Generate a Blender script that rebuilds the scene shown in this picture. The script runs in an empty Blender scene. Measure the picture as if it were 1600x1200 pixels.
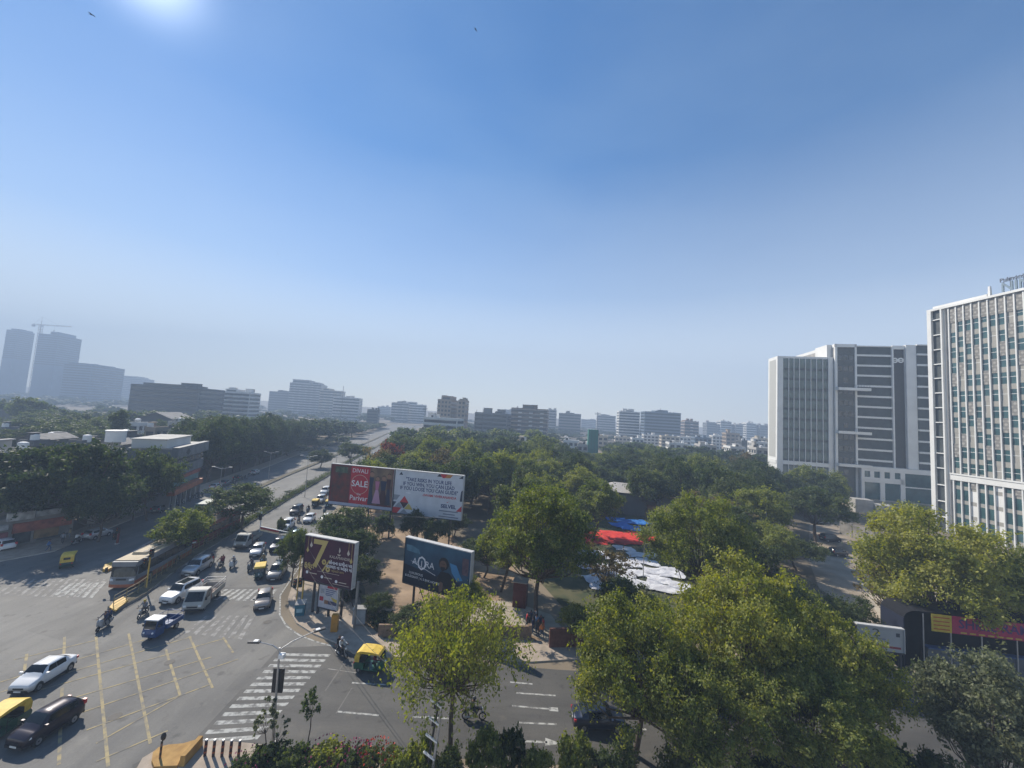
import bpy, bmesh, math, random
import numpy as np
from mathutils import Vector, Matrix
from mathutils.geometry import tessellate_polygon
random.seed(7); rng = np.random.default_rng(7)
SC = bpy.context.scene
COL = SC.collection
R = math.radians

# ------------------------------------------------ camera
CAM_H = 23.0; FPX = 601.0
pitch = math.atan(48/601.0); roll = 0.06
fw = Vector((0, math.cos(pitch), math.sin(pitch))); r0 = Vector((1, 0, 0)); u0 = r0.cross(fw)
cr, sr = math.cos(roll), math.sin(roll)
rt = cr*r0 + sr*u0; up = -sr*r0 + cr*u0
cam = bpy.data.cameras.new('camera'); cam_o = bpy.data.objects.new('camera', cam); COL.objects.link(cam_o)
cam.sensor_width = 36; cam.lens = 36*FPX/1600; cam.clip_start = 0.3; cam.clip_end = 20000
cam_o.matrix_world = Matrix(((rt.x, up.x, -fw.x, 0), (rt.y, up.y, -fw.y, 0), (rt.z, up.z, -fw.z, CAM_H), (0, 0, 0, 1)))
SC.camera = cam_o
# ------------------------------------------------ sky, sun, exposure
SUN_EL, SUN_AZ = 39.3, -48.0     # degrees, azimuth from +Y towards +X
world = bpy.data.worlds.new('World'); SC.world = world; world.use_nodes = True
wn = world.node_tree; bg = wn.nodes['Background']
sky = wn.nodes.new('ShaderNodeTexSky'); sky.sky_type = 'NISHITA'; sky.sun_disc = False
sky.sun_elevation = R(SUN_EL); sky.sun_rotation = R(SUN_AZ)
sky.altitude = 0; sky.air_density = 1.0; sky.dust_density = 0.05; sky.ozone_density = 3.5
hsv = wn.nodes.new('ShaderNodeHueSaturation'); hsv.inputs['Saturation'].default_value = 1.3; hsv.inputs['Value'].default_value = 1.0
wn.links.new(sky.outputs[0], hsv.inputs['Color']); 
tcw = wn.nodes.new('ShaderNodeTexCoord'); mpw = wn.nodes.new('ShaderNodeMapping'); mpw.inputs['Scale'].default_value = (1.2, 1.2, 3.5); now = wn.nodes.new('ShaderNodeTexNoise'); now.inputs['Scale'].default_value = 1.6; now.inputs['Detail'].default_value = 4
rmw = wn.nodes.new('ShaderNodeMapRange'); rmw.inputs['From Min'].default_value = .4; rmw.inputs['From Max'].default_value = .75; rmw.inputs['To Max'].default_value = .10; mxw = wn.nodes.new('ShaderNodeMixRGB'); mxw.inputs[2].default_value = (4.6, 6.0, 7.2, 1)
wn.links.new(tcw.outputs['Generated'], mpw.inputs[0]); wn.links.new(mpw.outputs[0], now.inputs['Vector']); wn.links.new(now.outputs['Fac'], rmw.inputs['Value']); wn.links.new(rmw.outputs[0], mxw.inputs[0]); wn.links.new(hsv.outputs[0], mxw.inputs[1]); 
# smog band: the real sky pales to a warm grey-white within some 25 degrees of the horizon; small aureole round the sun
sxw = wn.nodes.new('ShaderNodeSeparateXYZ'); wn.links.new(tcw.outputs['Generated'], sxw.inputs[0]); rhz = wn.nodes.new('ShaderNodeValToRGB'); re_ = rhz.color_ramp.elements; re_[0].position = 0; re_[0].color = (.82, .82, .82, 1); re_[1].position = .56; re_[1].color = (0, 0, 0, 1); k_ = re_.new(.14); k_.color = (.66, .66, .66, 1); k_ = re_.new(.30); k_.color = (.24, .24, .24, 1)
wn.links.new(sxw.outputs['Z'], rhz.inputs['Fac']); mh = wn.nodes.new('ShaderNodeMixRGB'); mh.inputs[2].default_value = (8.6, 8.6, 8.3, 1); wn.links.new(rhz.outputs[0], mh.inputs[0]); wn.links.new(mxw.outputs[0], mh.inputs[1])
dw = wn.nodes.new('ShaderNodeVectorMath'); dw.operation = 'DOT_PRODUCT'; wn.links.new(tcw.outputs['Generated'], dw.inputs[0]); dw.inputs[1].default_value = (math.sin(R(SUN_AZ))*math.cos(R(SUN_EL)), math.cos(R(SUN_AZ))*math.cos(R(SUN_EL)), math.sin(R(SUN_EL)))
pw = wn.nodes.new('ShaderNodeMath'); pw.operation = 'POWER'; pw.inputs[1].default_value = 700; mxm = wn.nodes.new('ShaderNodeMath'); mxm.operation = 'MAXIMUM'; mxm.inputs[1].default_value = 0; wn.links.new(dw.outputs['Value'], mxm.inputs[0]); wn.links.new(mxm.outputs[0], pw.inputs[0])
ad = wn.nodes.new('ShaderNodeMixRGB'); ad.blend_type = 'ADD'; ad.inputs[2].default_value = (7.5, 8, 8.5, 1); wn.links.new(pw.outputs[0], ad.inputs[0]); wn.links.new(mh.outputs[0], ad.inputs[1]); wn.links.new(ad.outputs[0], bg.inputs[0]); bg.inputs[1].default_value = 0.088
sl = bpy.data.lights.new('sun', 'SUN'); sl.energy = 4.9; sl.angle = R(0.5); sl.color = (1, .92, .80)
so = bpy.data.objects.new('sun', sl); COL.objects.link(so)
sd = Vector((math.sin(R(SUN_AZ))*math.cos(R(SUN_EL)), math.cos(R(SUN_AZ))*math.cos(R(SUN_EL)), math.sin(R(SUN_EL))))
so.rotation_euler = sd.to_track_quat('Z', 'Y').to_euler(); so.location = sd*300
SC.view_settings.view_transform = 'Standard'; SC.view_settings.look = 'None'
SC.view_settings.exposure = 0.72; SC.view_settings.gamma = 1.0
SC.render.engine = 'CYCLES'
cy = SC.cycles
cy.use_denoising = True; cy.max_bounces = 6; cy.diffuse_bounces = 2; cy.glossy_bounces = 2; cy.transmission_bounces = 4
cy.volume_bounces = 0; cy.transparent_max_bounces = 8; cy.sample_clamp_indirect = 4

# ------------------------------------------------ helpers
def ray(px, py): return (px-800)/FPX*rt - (py-600)/FPX*up + fw
def G(px, py, z=0.0):
    d = ray(px, py); t = (z-CAM_H)/d.z
    return Vector((d.x*t, d.y*t, z))
def P(px, py, Y):
    d = ray(px, py); t = Y/d.y
    return Vector((d.x*t, Y, CAM_H+d.z*t))
def V2(a): return (a[0], a[1])

def tag(o, label=None, cat=None, group=None, kind=None):
    if label: o['label'] = label
    if cat: o['category'] = cat
    if group: o['group'] = group
    if kind: o['kind'] = kind
    return o
def empty(name, loc=(0, 0, 0), rz=0.0, label=None, cat=None, group=None):
    o = bpy.data.objects.new(name, None); COL.objects.link(o)
    o.location = loc; o.rotation_euler = (0, 0, rz); o.empty_display_size = .3
    return tag(o, label, cat, group)
def obj(name, me, parent=None, loc=None, rot=None):
    o = bpy.data.objects.new(name, me); COL.objects.link(o)
    if parent is not None: o.parent = parent
    if loc is not None: o.location = loc
    if rot is not None: o.rotation_euler = rot
    return o
def kids(o): return [c for c in bpy.data.objects if c.parent == o]
CH = {}
def copy_tree(o, loc, rz=0.0, label=None, group=None, scale=None):
    """copy a thing with its parts and sub-parts (children cached)"""
    if o.name not in CH:
        ch = {}
        for c in bpy.data.objects:
            if c.parent is not None: ch.setdefault(c.parent.name, []).append(c)
        CH[o.name] = [(c, list(ch.get(c.name, []))) for c in ch.get(o.name, [])]
    r = o.copy(); COL.objects.link(r); r.location = loc; r.rotation_euler = (0, 0, rz)
    if scale is not None: r.scale = scale
    if label: r['label'] = label
    if group: r['group'] = group
    for c, gs in CH[o.name]:
        k = c.copy(); COL.objects.link(k); k.parent = r
        for g in gs:
            q = g.copy(); COL.objects.link(q); q.parent = k
    return r
PROTO = []
def park(o):      # prototypes are removed at the end
    PROTO.append(o); return o
def drop_protos():
    for o in PROTO:
        for c in list(o.children_recursive): bpy.data.objects.remove(c)
        bpy.data.objects.remove(o)

# ------------------------------------------------ materials
MC = {}
def mat(name, col, rough=.75, metal=0.0, var=.12, scale=3.0, spec=.4, col2=None, detail=3.0, bump=0.0, emit=None, coat=0.0, thr=None):
    """procedural colour with noise variation between col*(1-var) and col*(1+var), or col and col2"""
    if name in MC: return MC[name]
    m = bpy.data.materials.new(name); m.use_nodes = True; nt = m.node_tree; b = nt.nodes['Principled BSDF']
    tc = nt.nodes.new('ShaderNodeTexCoord'); no = nt.nodes.new('ShaderNodeTexNoise')
    no.inputs['Scale'].default_value = scale; no.inputs['Detail'].default_value = detail
    nt.links.new(tc.outputs['Object'], no.inputs['Vector'])
    cr_ = nt.nodes.new('ShaderNodeValToRGB')
    a = [c*(1-var) for c in col] if col2 is None else col
    z = [min(1, c*(1+var)) for c in col] if col2 is None else col2
    lo, hi = thr if thr else (.3, .7)
    cr_.color_ramp.elements[0].position = lo; cr_.color_ramp.elements[1].position = hi
    cr_.color_ramp.elements[0].color = (*a, 1); cr_.color_ramp.elements[1].color = (*z, 1)
    nt.links.new(no.outputs['Fac'], cr_.inputs['Fac']); nt.links.new(cr_.outputs['Color'], b.inputs['Base Color'])
    b.inputs['Roughness'].default_value = rough; b.inputs['Metallic'].default_value = metal
    b.inputs['Specular IOR Level'].default_value = spec; b.inputs['Coat Weight'].default_value = coat
    if coat: b.inputs['Coat Roughness'].default_value = .05
    if bump:
        bp = nt.nodes.new('ShaderNodeBump'); bp.inputs['Strength'].default_value = bump; bp.inputs['Distance'].default_value = .05
        nt.links.new(no.outputs['Fac'], bp.inputs['Height']); nt.links.new(bp.outputs[0], b.inputs['Normal'])
    MC[name] = m; return m
def leafmat(name, c1, c2, c3, trans=.45):
    if name in MC: return MC[name]
    m = bpy.data.materials.new(name); m.use_nodes = True; nt = m.node_tree; nt.nodes.clear()
    out = nt.nodes.new('ShaderNodeOutputMaterial'); ge = nt.nodes.new('ShaderNodeNewGeometry')
    tc = nt.nodes.new('ShaderNodeTexCoord'); no = nt.nodes.new('ShaderNodeTexNoise'); no.inputs['Scale'].default_value = .45; no.inputs['Detail'].default_value = 2
    nt.links.new(tc.outputs['Object'], no.inputs['Vector'])
    oi = nt.nodes.new('ShaderNodeObjectInfo')
    a1 = nt.nodes.new('ShaderNodeMath'); a1.operation = 'MULTIPLY_ADD'; a1.inputs[1].default_value = .45
    nt.links.new(ge.outputs['Random Per Island'], a1.inputs[0]); nt.links.new(no.outputs['Fac'], a1.inputs[2])
    a2 = nt.nodes.new('ShaderNodeMath'); a2.operation = 'MULTIPLY_ADD'; a2.inputs[1].default_value = .3
    nt.links.new(oi.outputs['Random'], a2.inputs[0]); nt.links.new(a1.outputs[0], a2.inputs[2])
    cr_ = nt.nodes.new('ShaderNodeValToRGB'); e = cr_.color_ramp.elements
    e[0].position = .45; e[0].color = (*c1, 1); e[1].position = 1.2 if False else 1.0; e[1].color = (*c3, 1)
    k = e.new(.75); k.color = (*c2, 1)
    nt.links.new(a2.outputs[0], cr_.inputs['Fac'])
    d = nt.nodes.new('ShaderNodeBsdfPrincipled'); d.inputs['Roughness'].default_value = .6; d.inputs['Specular IOR Level'].default_value = .3
    t = nt.nodes.new('ShaderNodeBsdfTranslucent'); mx = nt.nodes.new('ShaderNodeMixShader'); mx.inputs[0].default_value = trans
    hs = nt.nodes.new('ShaderNodeHueSaturation'); hs.inputs['Value'].default_value = 1.5; hs.inputs['Saturation'].default_value = 1.35; hs.inputs['Hue'].default_value = .495
    nt.links.new(cr_.outputs[0], d.inputs['Base Color']); nt.links.new(cr_.outputs[0], hs.inputs['Color']); nt.links.new(hs.outputs[0], t.inputs['Color'])
    nt.links.new(d.outputs[0], mx.inputs[1]); nt.links.new(t.outputs[0], mx.inputs[2]); nt.links.new(mx.outputs[0], out.inputs[0])
    MC[name] = m; return m

def asphalt(name, dark, light, dirt, streak=(.35, .06)):
    """dusty asphalt: broad wear, stretched tyre lanes, oil spots, hairline cracks"""
    m = bpy.data.materials.new(name); m.use_nodes = True; nt = m.node_tree; b = nt.nodes['Principled BSDF']; N = nt.nodes.new; K = nt.links.new
    tc = N('ShaderNodeTexCoord')
    def noise(sc, det, ro=.55, vec=None):
        n = N('ShaderNodeTexNoise'); n.inputs['Scale'].default_value = sc; n.inputs['Detail'].default_value = det; n.inputs['Roughness'].default_value = ro; K(vec or tc.outputs['Object'], n.inputs['Vector']); return n.outputs['Fac']
    def ramp(f, a, z, c0, c1):
        r = N('ShaderNodeValToRGB'); r.color_ramp.elements[0].position = a; r.color_ramp.elements[1].position = z; r.color_ramp.elements[0].color = (*c0, 1); r.color_ramp.elements[1].color = (*c1, 1); K(f, r.inputs['Fac']); return r.outputs['Color']
    def mix(t, f, a, c):
        x = N('ShaderNodeMixRGB'); x.blend_type = t
        if isinstance(f, float): x.inputs[0].default_value = f
        else: K(f, x.inputs[0])
        K(a, x.inputs[1]); K(c, x.inputs[2]); return x.outputs[0]
    base = ramp(noise(.09, 10, .6), .35, .68, dark, light)
    mp = N('ShaderNodeMapping'); mp.inputs['Rotation'].default_value = (0, 0, R(12)); mp.inputs['Scale'].default_value = (streak[0], streak[1], 1); K(tc.outputs['Object'], mp.inputs['Vector'])
    base = mix('MULTIPLY', .75, base, ramp(noise(1.6, 6, .6, mp.outputs[0]), .36, .62, (.72, .72, .73), (1.12, 1.1, 1.06)))
    base = mix('MULTIPLY', .8, base, ramp(noise(7., 8, .75), .3, .7, (.80, .80, .80), (1.16, 1.16, 1.15)))
    base = mix('MIX', ramp(noise(.5, 5, .65), .60, .74, (0, 0, 0), (.55, .55, .55)), base, ramp(noise(3, 3), 0, 1, dirt, dirt))
    base = mix('MULTIPLY', .9, base, ramp(noise(.95, 2, .4), .27, .36, (.60, .60, .61), (1, 1, 1)))
    vo = N('ShaderNodeTexVoronoi'); vo.feature = 'DISTANCE_TO_EDGE'; vo.inputs['Scale'].default_value = .16; nv = N('ShaderNodeTexNoise'); nv.inputs['Scale'].default_value = .7; nv.inputs['Detail'].default_value = 5; K(tc.outputs['Object'], nv.inputs['Vector']); av = N('ShaderNodeMixRGB'); av.blend_type = 'ADD'; av.inputs[0].default_value = 1.0; sc_ = N('ShaderNodeVectorMath'); sc_.operation = 'SCALE'; sc_.inputs['Scale'].default_value = 5.0; K(nv.outputs['Color'], sc_.inputs[0]); K(tc.outputs['Object'], av.inputs[1]); K(sc_.outputs[0], av.inputs[2]); K(av.outputs[0], vo.inputs['Vector'])
    base = mix('MULTIPLY', .38, base, ramp(vo.outputs['Distance'], .0, .009, (.45, .45, .45), (1, 1, 1)))
    K(base, b.inputs['Base Color']); b.inputs['Roughness'].default_value = .78; b.inputs['Specular IOR Level'].default_value = .4
    bp = N('ShaderNodeBump'); bp.inputs['Strength'].default_value = .25; bp.inputs['Distance'].default_value = .03; K(noise(12, 4), bp.inputs['Height']); K(bp.outputs[0], b.inputs['Normal'])
    return m

# ------------------------------------------------ mesh builder
class MB:
    def __init__(s): s.v = []; s.f = []; s.m = []; s.mats = []; s.sm = []
    def mi(s, m):
        if m not in s.mats: s.mats.append(m)
        return s.mats.index(m)
    def face(s, pts, m, smooth=False):
        n = len(s.v); s.v += [tuple(p) for p in pts]; s.f.append(tuple(range(n, n+len(pts)))); s.m.append(s.mi(m)); s.sm.append(smooth)
    def add(s, vs, fs, m, smooth=False):
        n = len(s.v); s.v += [tuple(p) for p in vs]; k = s.mi(m)
        for f in fs: s.f.append(tuple(n+i for i in f)); s.m.append(k); s.sm.append(smooth)
    def box(s, x0, x1, y0, y1, z0, z1, m, M=None, taper=0.0):
        t = taper
        vs = [(x0, y0, z0), (x1, y0, z0), (x1, y1, z0), (x0, y1, z0), (x0+t, y0+t, z1), (x1-t, y0+t, z1), (x1-t, y1-t, z1), (x0+t, y1-t, z1)]
        if M is not None: vs = [M @ Vector(v) for v in vs]
        s.add(vs, [(0, 3, 2, 1), (4, 5, 6, 7), (0, 1, 5, 4), (1, 2, 6, 5), (2, 3, 7, 6), (3, 0, 4, 7)], m)
    def tube(s, a, b, r1, m, r2=None, n=8, caps=True, smooth=True):
        a = Vector(a); b = Vector(b); r2 = r1 if r2 is None else r2
        d = (b-a); 
        if d.length < 1e-6: return
        d.normalize(); x = d.orthogonal().normalized(); y = d.cross(x)
        vs = []
        for c, r in ((a, r1), (b, r2)):
            for i in range(n):
                t = 2*math.pi*i/n; vs.append(c+(x*math.cos(t)+y*math.sin(t))*r)
        s.add(vs, [(i, (i+1) % n, n+(i+1) % n, n+i) for i in range(n)], m, smooth)
        if caps:
            s.add(vs[:n], [tuple(range(n-1, -1, -1))], m); s.add(vs[n:], [tuple(range(n))], m)
    def path(s, pts, r, m, n=6, r2=None):
        k = len(pts)-1
        for i in range(k):
            ra = r if r2 is None else r+(r2-r)*i/k; rb = r if r2 is None else r+(r2-r)*(i+1)/k
            s.tube(pts[i], pts[i+1], ra, m, rb, n)
    def disc(s, c, nrm, r, m, n=16):
        c = Vector(c); d = Vector(nrm).normalized(); x = d.orthogonal().normalized(); y = d.cross(x)
        s.face([c+(x*math.cos(2*math.pi*i/n)+y*math.sin(2*math.pi*i/n))*r for i in range(n)], m)
    def ball(s, c, r, m, seg=10, ring=6, sc=(1, 1, 1)):
        c = Vector(c); vs = []; fs = []
        for j in range(ring+1):
            p = math.pi*j/ring
            for i in range(seg):
                t = 2*math.pi*i/seg
                vs.append(c+Vector((math.sin(p)*math.cos(t)*sc[0], math.sin(p)*math.sin(t)*sc[1], math.cos(p)*sc[2]))*r)
        for j in range(ring):
            for i in range(seg):
                fs.append((j*seg+i, (j+1)*seg+i, (j+1)*seg+(i+1) % seg, j*seg+(i+1) % seg))
        s.add(vs, fs, m, True)
    def poly(s, pts, m, z=None):
        pts = [Vector((p[0], p[1], (p[2] if len(p) > 2 else 0) if z is None else z)) for p in pts]
        tr = tessellate_polygon([pts]); n = len(s.v); s.v += [tuple(p) for p in pts]; k = s.mi(m)
        for t in tr:
            a, b, c = (pts[i] for i in t)
            t = t if (b-a).cross(c-a).z > 0 else (t[0], t[2], t[1])
            s.f.append(tuple(n+i for i in t)); s.m.append(k); s.sm.append(False)
    def prism(s, pts, z0, z1, m, mtop=None):
        a = sum(pts[i][0]*pts[(i+1) % len(pts)][1]-pts[(i+1) % len(pts)][0]*pts[i][1] for i in range(len(pts)))
        if a < 0: pts = pts[::-1]
        s.poly(pts, mtop or m, z1); n = len(pts)
        for i in range(n):
            p, q = pts[i], pts[(i+1) % n]
            s.face([(p[0], p[1], z0), (q[0], q[1], z0), (q[0], q[1], z1), (p[0], p[1], z1)], m)
    def mesh(s, name):
        me = bpy.data.meshes.new(name); me.from_pydata(s.v, [], s.f)
        for m in s.mats: me.materials.append(m)
        me.polygons.foreach_set('material_index', s.m); me.polygons.foreach_set('use_smooth', s.sm); me.update(); return me
    def build(s, name, parent=None, loc=None, rot=None, label=None):
        if not s.v: return None
        o = obj(name, s.mesh(name), parent, loc, rot)
        if label: o['label'] = label
        return o
def text_mesh(txt, size, m, depth=.01, align='CENTER', bold=0.0, sx=1.0):
    c = bpy.data.curves.new('lettering', 'FONT'); c.body = txt; c.size = size; c.align_x = align; c.align_y = 'CENTER'
    c.extrude = depth; c.offset = bold; c.resolution_u = 2
    o = bpy.data.objects.new('lettering', c); COL.objects.link(o)
    dg = bpy.context.evaluated_depsgraph_get(); me = bpy.data.meshes.new_from_object(o.evaluated_get(dg))
    bpy.data.objects.remove(o); bpy.data.curves.remove(c)
    if sx != 1.0:
        for v in me.vertices: v.co.x *= sx
    me.materials.clear(); me.materials.append(m); return me
# ================================================= materials used widely
ASPH = asphalt('asphalt_dusty', (.112, .109, .102), (.178, .173, .161), (.21, .20, .175))
ASPH2 = asphalt('asphalt_grey', (.068, .066, .062), (.10, .096, .090), (.14, .125, .10), (.06, .35))
PATCH = asphalt('asphalt_patch', (.098, .096, .09), (.155, .15, .14), (.18, .165, .14))
DIRT = mat('sandy_dirt', (.19, .13, .08), .95, col2=(.38, .27, .17), scale=.35, detail=9, bump=.4)
PAVE = mat('pavement_stone', (.27, .22, .17), .9, col2=(.40, .33, .26), scale=1.4, detail=8)
LAWN = mat('lawn_grass', (.04, .055, .022), .95, col2=(.11, .10, .05), scale=.5, detail=9)
CONC = mat('concrete', (.33, .32, .30), .85, var=.2, scale=.8, detail=7)
CONCD = mat('concrete_weathered', (.12, .115, .105), .9, col2=(.32, .30, .27), scale=.6, detail=8)
WHITEP = mat('white_paint', (.74, .74, .72), .6, var=.06, scale=.6)
WORN = mat('worn_white_marking', (.15, .147, .138), .85, col2=(.40, .40, .375), scale=2.6, detail=9, thr=(.38, .55))
WORN2 = mat('very_worn_white_marking', (.17, .16, .145), .85, col2=(.31, .30, .28), scale=1.7, detail=9, thr=(.45, .6))
WORNY = mat('worn_yellow_marking', (.165, .155, .135), .85, col2=(.36, .29, .15), scale=1.6, detail=8, thr=(.36, .58))
KERB = mat('kerb_stone', (.42, .39, .34), .85, var=.2, scale=2)
YEL = mat('yellow_paint', (.55, .36, .06), .6, col2=(.75, .52, .10), scale=2.5, detail=6)
BLK = mat('black_paint', (.02, .02, .02), .5, var=.3)
METAL = mat('galvanised_metal', (.42, .42, .42), .45, metal=.6, var=.15)
DKMET = mat('dark_metal', (.05, .05, .055), .5, metal=.3, var=.2)
GLASSD = mat('dark_glass', (.012, .02, .024), .12, spec=.9, var=.3, scale=.8)
GLASST = mat('teal_glass', (.016, .05, .055), .12, spec=.9, col2=(.045, .105, .108), scale=.5, detail=2)
RUST = mat('rust_brown', (.16, .08, .045), .8, var=.3)

# ================================================= ground
def base_ground():
    m = mat('city_ground', (.10, .085, .06), .95, col2=(.30, .24, .17), scale=.03, detail=10, thr=(.35, .7))
    b = MB(); s = 9000; n = 12
    xs = [-s+2*s*i/n for i in range(n+1)]
    for i in range(n):
        for j in range(n):
            y0 = -400+(s+400)*j/n; y1 = -400+(s+400)*(j+1)/n
            b.face([(xs[i], y0, 0), (xs[i+1], y0, 0), (xs[i+1], y1, 0), (xs[i], y1, 0)], m)
    tag(b.build('ground'), kind='structure')
base_ground()
# avenue edges (right = park side, left = shops side)
AV_R = [G(*p) for p in [(437, 945), (440, 925), (452, 903), (470, 880), (495, 838), (520, 800), (545, 770), (585, 727), (612, 700), (640, 676), (660, 666)]]
AV_L = [G(*p) for p in [(0, 878), (85, 862), (190, 818), (300, 775), (400, 737), (480, 705), (560, 682), (600, 670), (612, 663)]]
def roads():
    b = MB()
    b.poly([(-190, 64), *[V2(p) for p in AV_L], *[V2(p) for p in AV_R[::-1]], V2(G(440, 965)), V2(G(458, 985)), V2(G(488, 1000)), V2(G(516, 1009)), (-12, 33), (-16, 27.6), (-21.5, 26), (-24, 20), (-26, 8), (-190, 8)], ASPH, .004)
    tag(b.build('road'), kind='structure')
    b = MB()
    b.poly([V2(G(437, 1012)), V2(G(516, 1009)), V2(G(600, 1037)), V2(G(700, 1033)), (6, 37.2), (26, 37.3), (40, 36.5), (60, 36.5), (150, 44), (150, 24), (40, 27.6), (10, 27.5), (-16, 27.6), V2(G(300, 1160))], ASPH2, .008)
    tag(b.build('road'), kind='structure')
roads()
def strip(b, pts, w, m, z=.014):
    """flat ribbon through ground points"""
    pts = [Vector((p[0], p[1], 0)) for p in pts]
    L = []; Rr = []
    for i, p in enumerate(pts):
        d = (pts[min(i+1, len(pts)-1)]-pts[max(i-1, 0)]).normalized(); n = Vector((-d.y, d.x, 0))*w/2
        L.append(p+n); Rr.append(p-n)
    for i in range(len(pts)-1):
        b.face([(Rr[i].x, Rr[i].y, z), (Rr[i+1].x, Rr[i+1].y, z), (L[i+1].x, L[i+1].y, z), (L[i].x, L[i].y, z)], m)
def lerp(a, b, t): return a+(b-a)*t
def markings():
    b = MB()   # yellow box junction
    for a, c in [((101, 995), (99, 1040)), ((42, 1022), (38, 1048)), ((97, 1075), (92, 1195)), ((150, 995), (169, 1198)), ((201, 990), (235, 1162)), ((259, 1015), (282, 1088)), ((296, 994), (332, 1075)), ((349, 996), (364, 1020))]:
        strip(b, [G(*a), G(*c)], .17, WORNY, .014)
    for a, c in [((22, 1031), (152, 1000)), ((0, 1066), (225, 1000)), ((0, 1082), (300, 995)), ((60, 1079), (350, 998)), ((100, 1095), (330, 1027)), ((120, 1116), (372, 1030)), ((135, 1141), (330, 1069)), ((150, 1162), (280, 1088)), ((150, 1190), (262, 1142))]:
        strip(b, [G(*a), G(*c)], .12, WORNY, .018)
    tag(b.build('yellow_box_marking'), kind='structure')
    b = MB()   # zebra over the cross road
    L0, L1, R0, R1 = G(440, 1019), G(300, 1168), G(518, 1021), G(398, 1160)
    for i in range(13):
        t = (i+.2)/13; t2 = (i+.68)/13
        b.face([(*V2(lerp(L0, L1, t2)), .014), (*V2(lerp(R0, R1, t2)), .014), (*V2(lerp(R0, R1, t)), .014), (*V2(lerp(L0, L1, t)), .014)], WORN)
    # zebras over the traffic carriageway and the far left road
    def zebra(a, c, d, e, n, m, fr=.5):
        for i in range(n):
            t = i/n; t2 = (i+fr)/n; z = .018 if fr == .45 and m is WORN else .014
            b.face([(*V2(lerp(d, e, t)), z), (*V2(lerp(d, e, t2)), z), (*V2(lerp(a, c, t2)), z), (*V2(lerp(a, c, t)), z)], m)
    zebra(G(352, 921), G(438, 921), G(322, 937), G(424, 940), 9, WORN)
    zebra(G(322, 962), G(405, 962), G(285, 990), G(385, 1000), 7, WORN2)
    zebra(G(30, 905), G(172, 905), G(-10, 930), G(150, 935), 13, WORN2, .45)
    zebra(G(110, 912), G(172, 909), G(85, 930), G(150, 935), 6, WORN, .45)
    strip(b, [G(345, 919), G(437, 918)], .25, PATCH, .018)
    # lane dashes on the cross road
    for a, c in [((550, 1067), (603, 1070)), ((527, 1112), (592, 1118)), ((645, 1120), (702, 1123)), ((660, 1073), (690, 1075)), ((797, 1066), (832, 1069)), ((807, 1083), (868, 1087)), ((800, 1103), (858, 1108)), ((808, 1129), (870, 1132)), ((940, 1112), (1000, 1116)), ((1040, 1118), (1100, 1120)), ((940, 1138), (1010, 1140)), ((1300, 1085), (1420, 1090))]:
        strip(b, [G(*a), G(*c)], .16, WHITEP if False else WORN, .014)
    # arrow
    strip(b, [G(815, 1158), G(855, 1160)], .18, WORN, .014)
    b.face([(*V2(G(852, 1153)), .014), (*V2(G(852, 1166)), .014), (*V2(G(878, 1162)), .014)], WORN)
    strip(b, [G(858, 1108), G(872, 1109)], .4, WORN, .014)
    # kerb-side white lines
    strip(b, [G(*p) for p in [(497, 840), (470, 882), (450, 912), (438, 930), (437, 960), (447, 978), (468, 993), (495, 1003), (520, 1010)]], .16, WORN, .014)
    strip(b, [G(512, 1045), G(560, 1052)], .08, WORN2, .014)
    strip(b, [G(508, 1080), G(545, 1025)], .12, PATCH, .014)
    strip(b, [G(525, 1115), G(550, 1075)], .10, PATCH, .0142)
    tag(b.build('road_marking'), kind='structure')
    # patches of newer and older asphalt
    b = MB()
    for q in [[(40, 985), (165, 940), (240, 925), (180, 985), (95, 1000)], [(380, 1050), (430, 1040), (400, 1075), (350, 1080)], [(330, 900), (395, 880), (440, 885), (430, 910), (340, 915)]]:
        b.poly([V2(G(*p)) for p in q], PATCH, .0095)
    b.disc((*V2(G(418, 972)), .0097), (0, 0, 1), .5, PATCH)
    tag(b.build('road_patch'), kind='structure')
markings()

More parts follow.
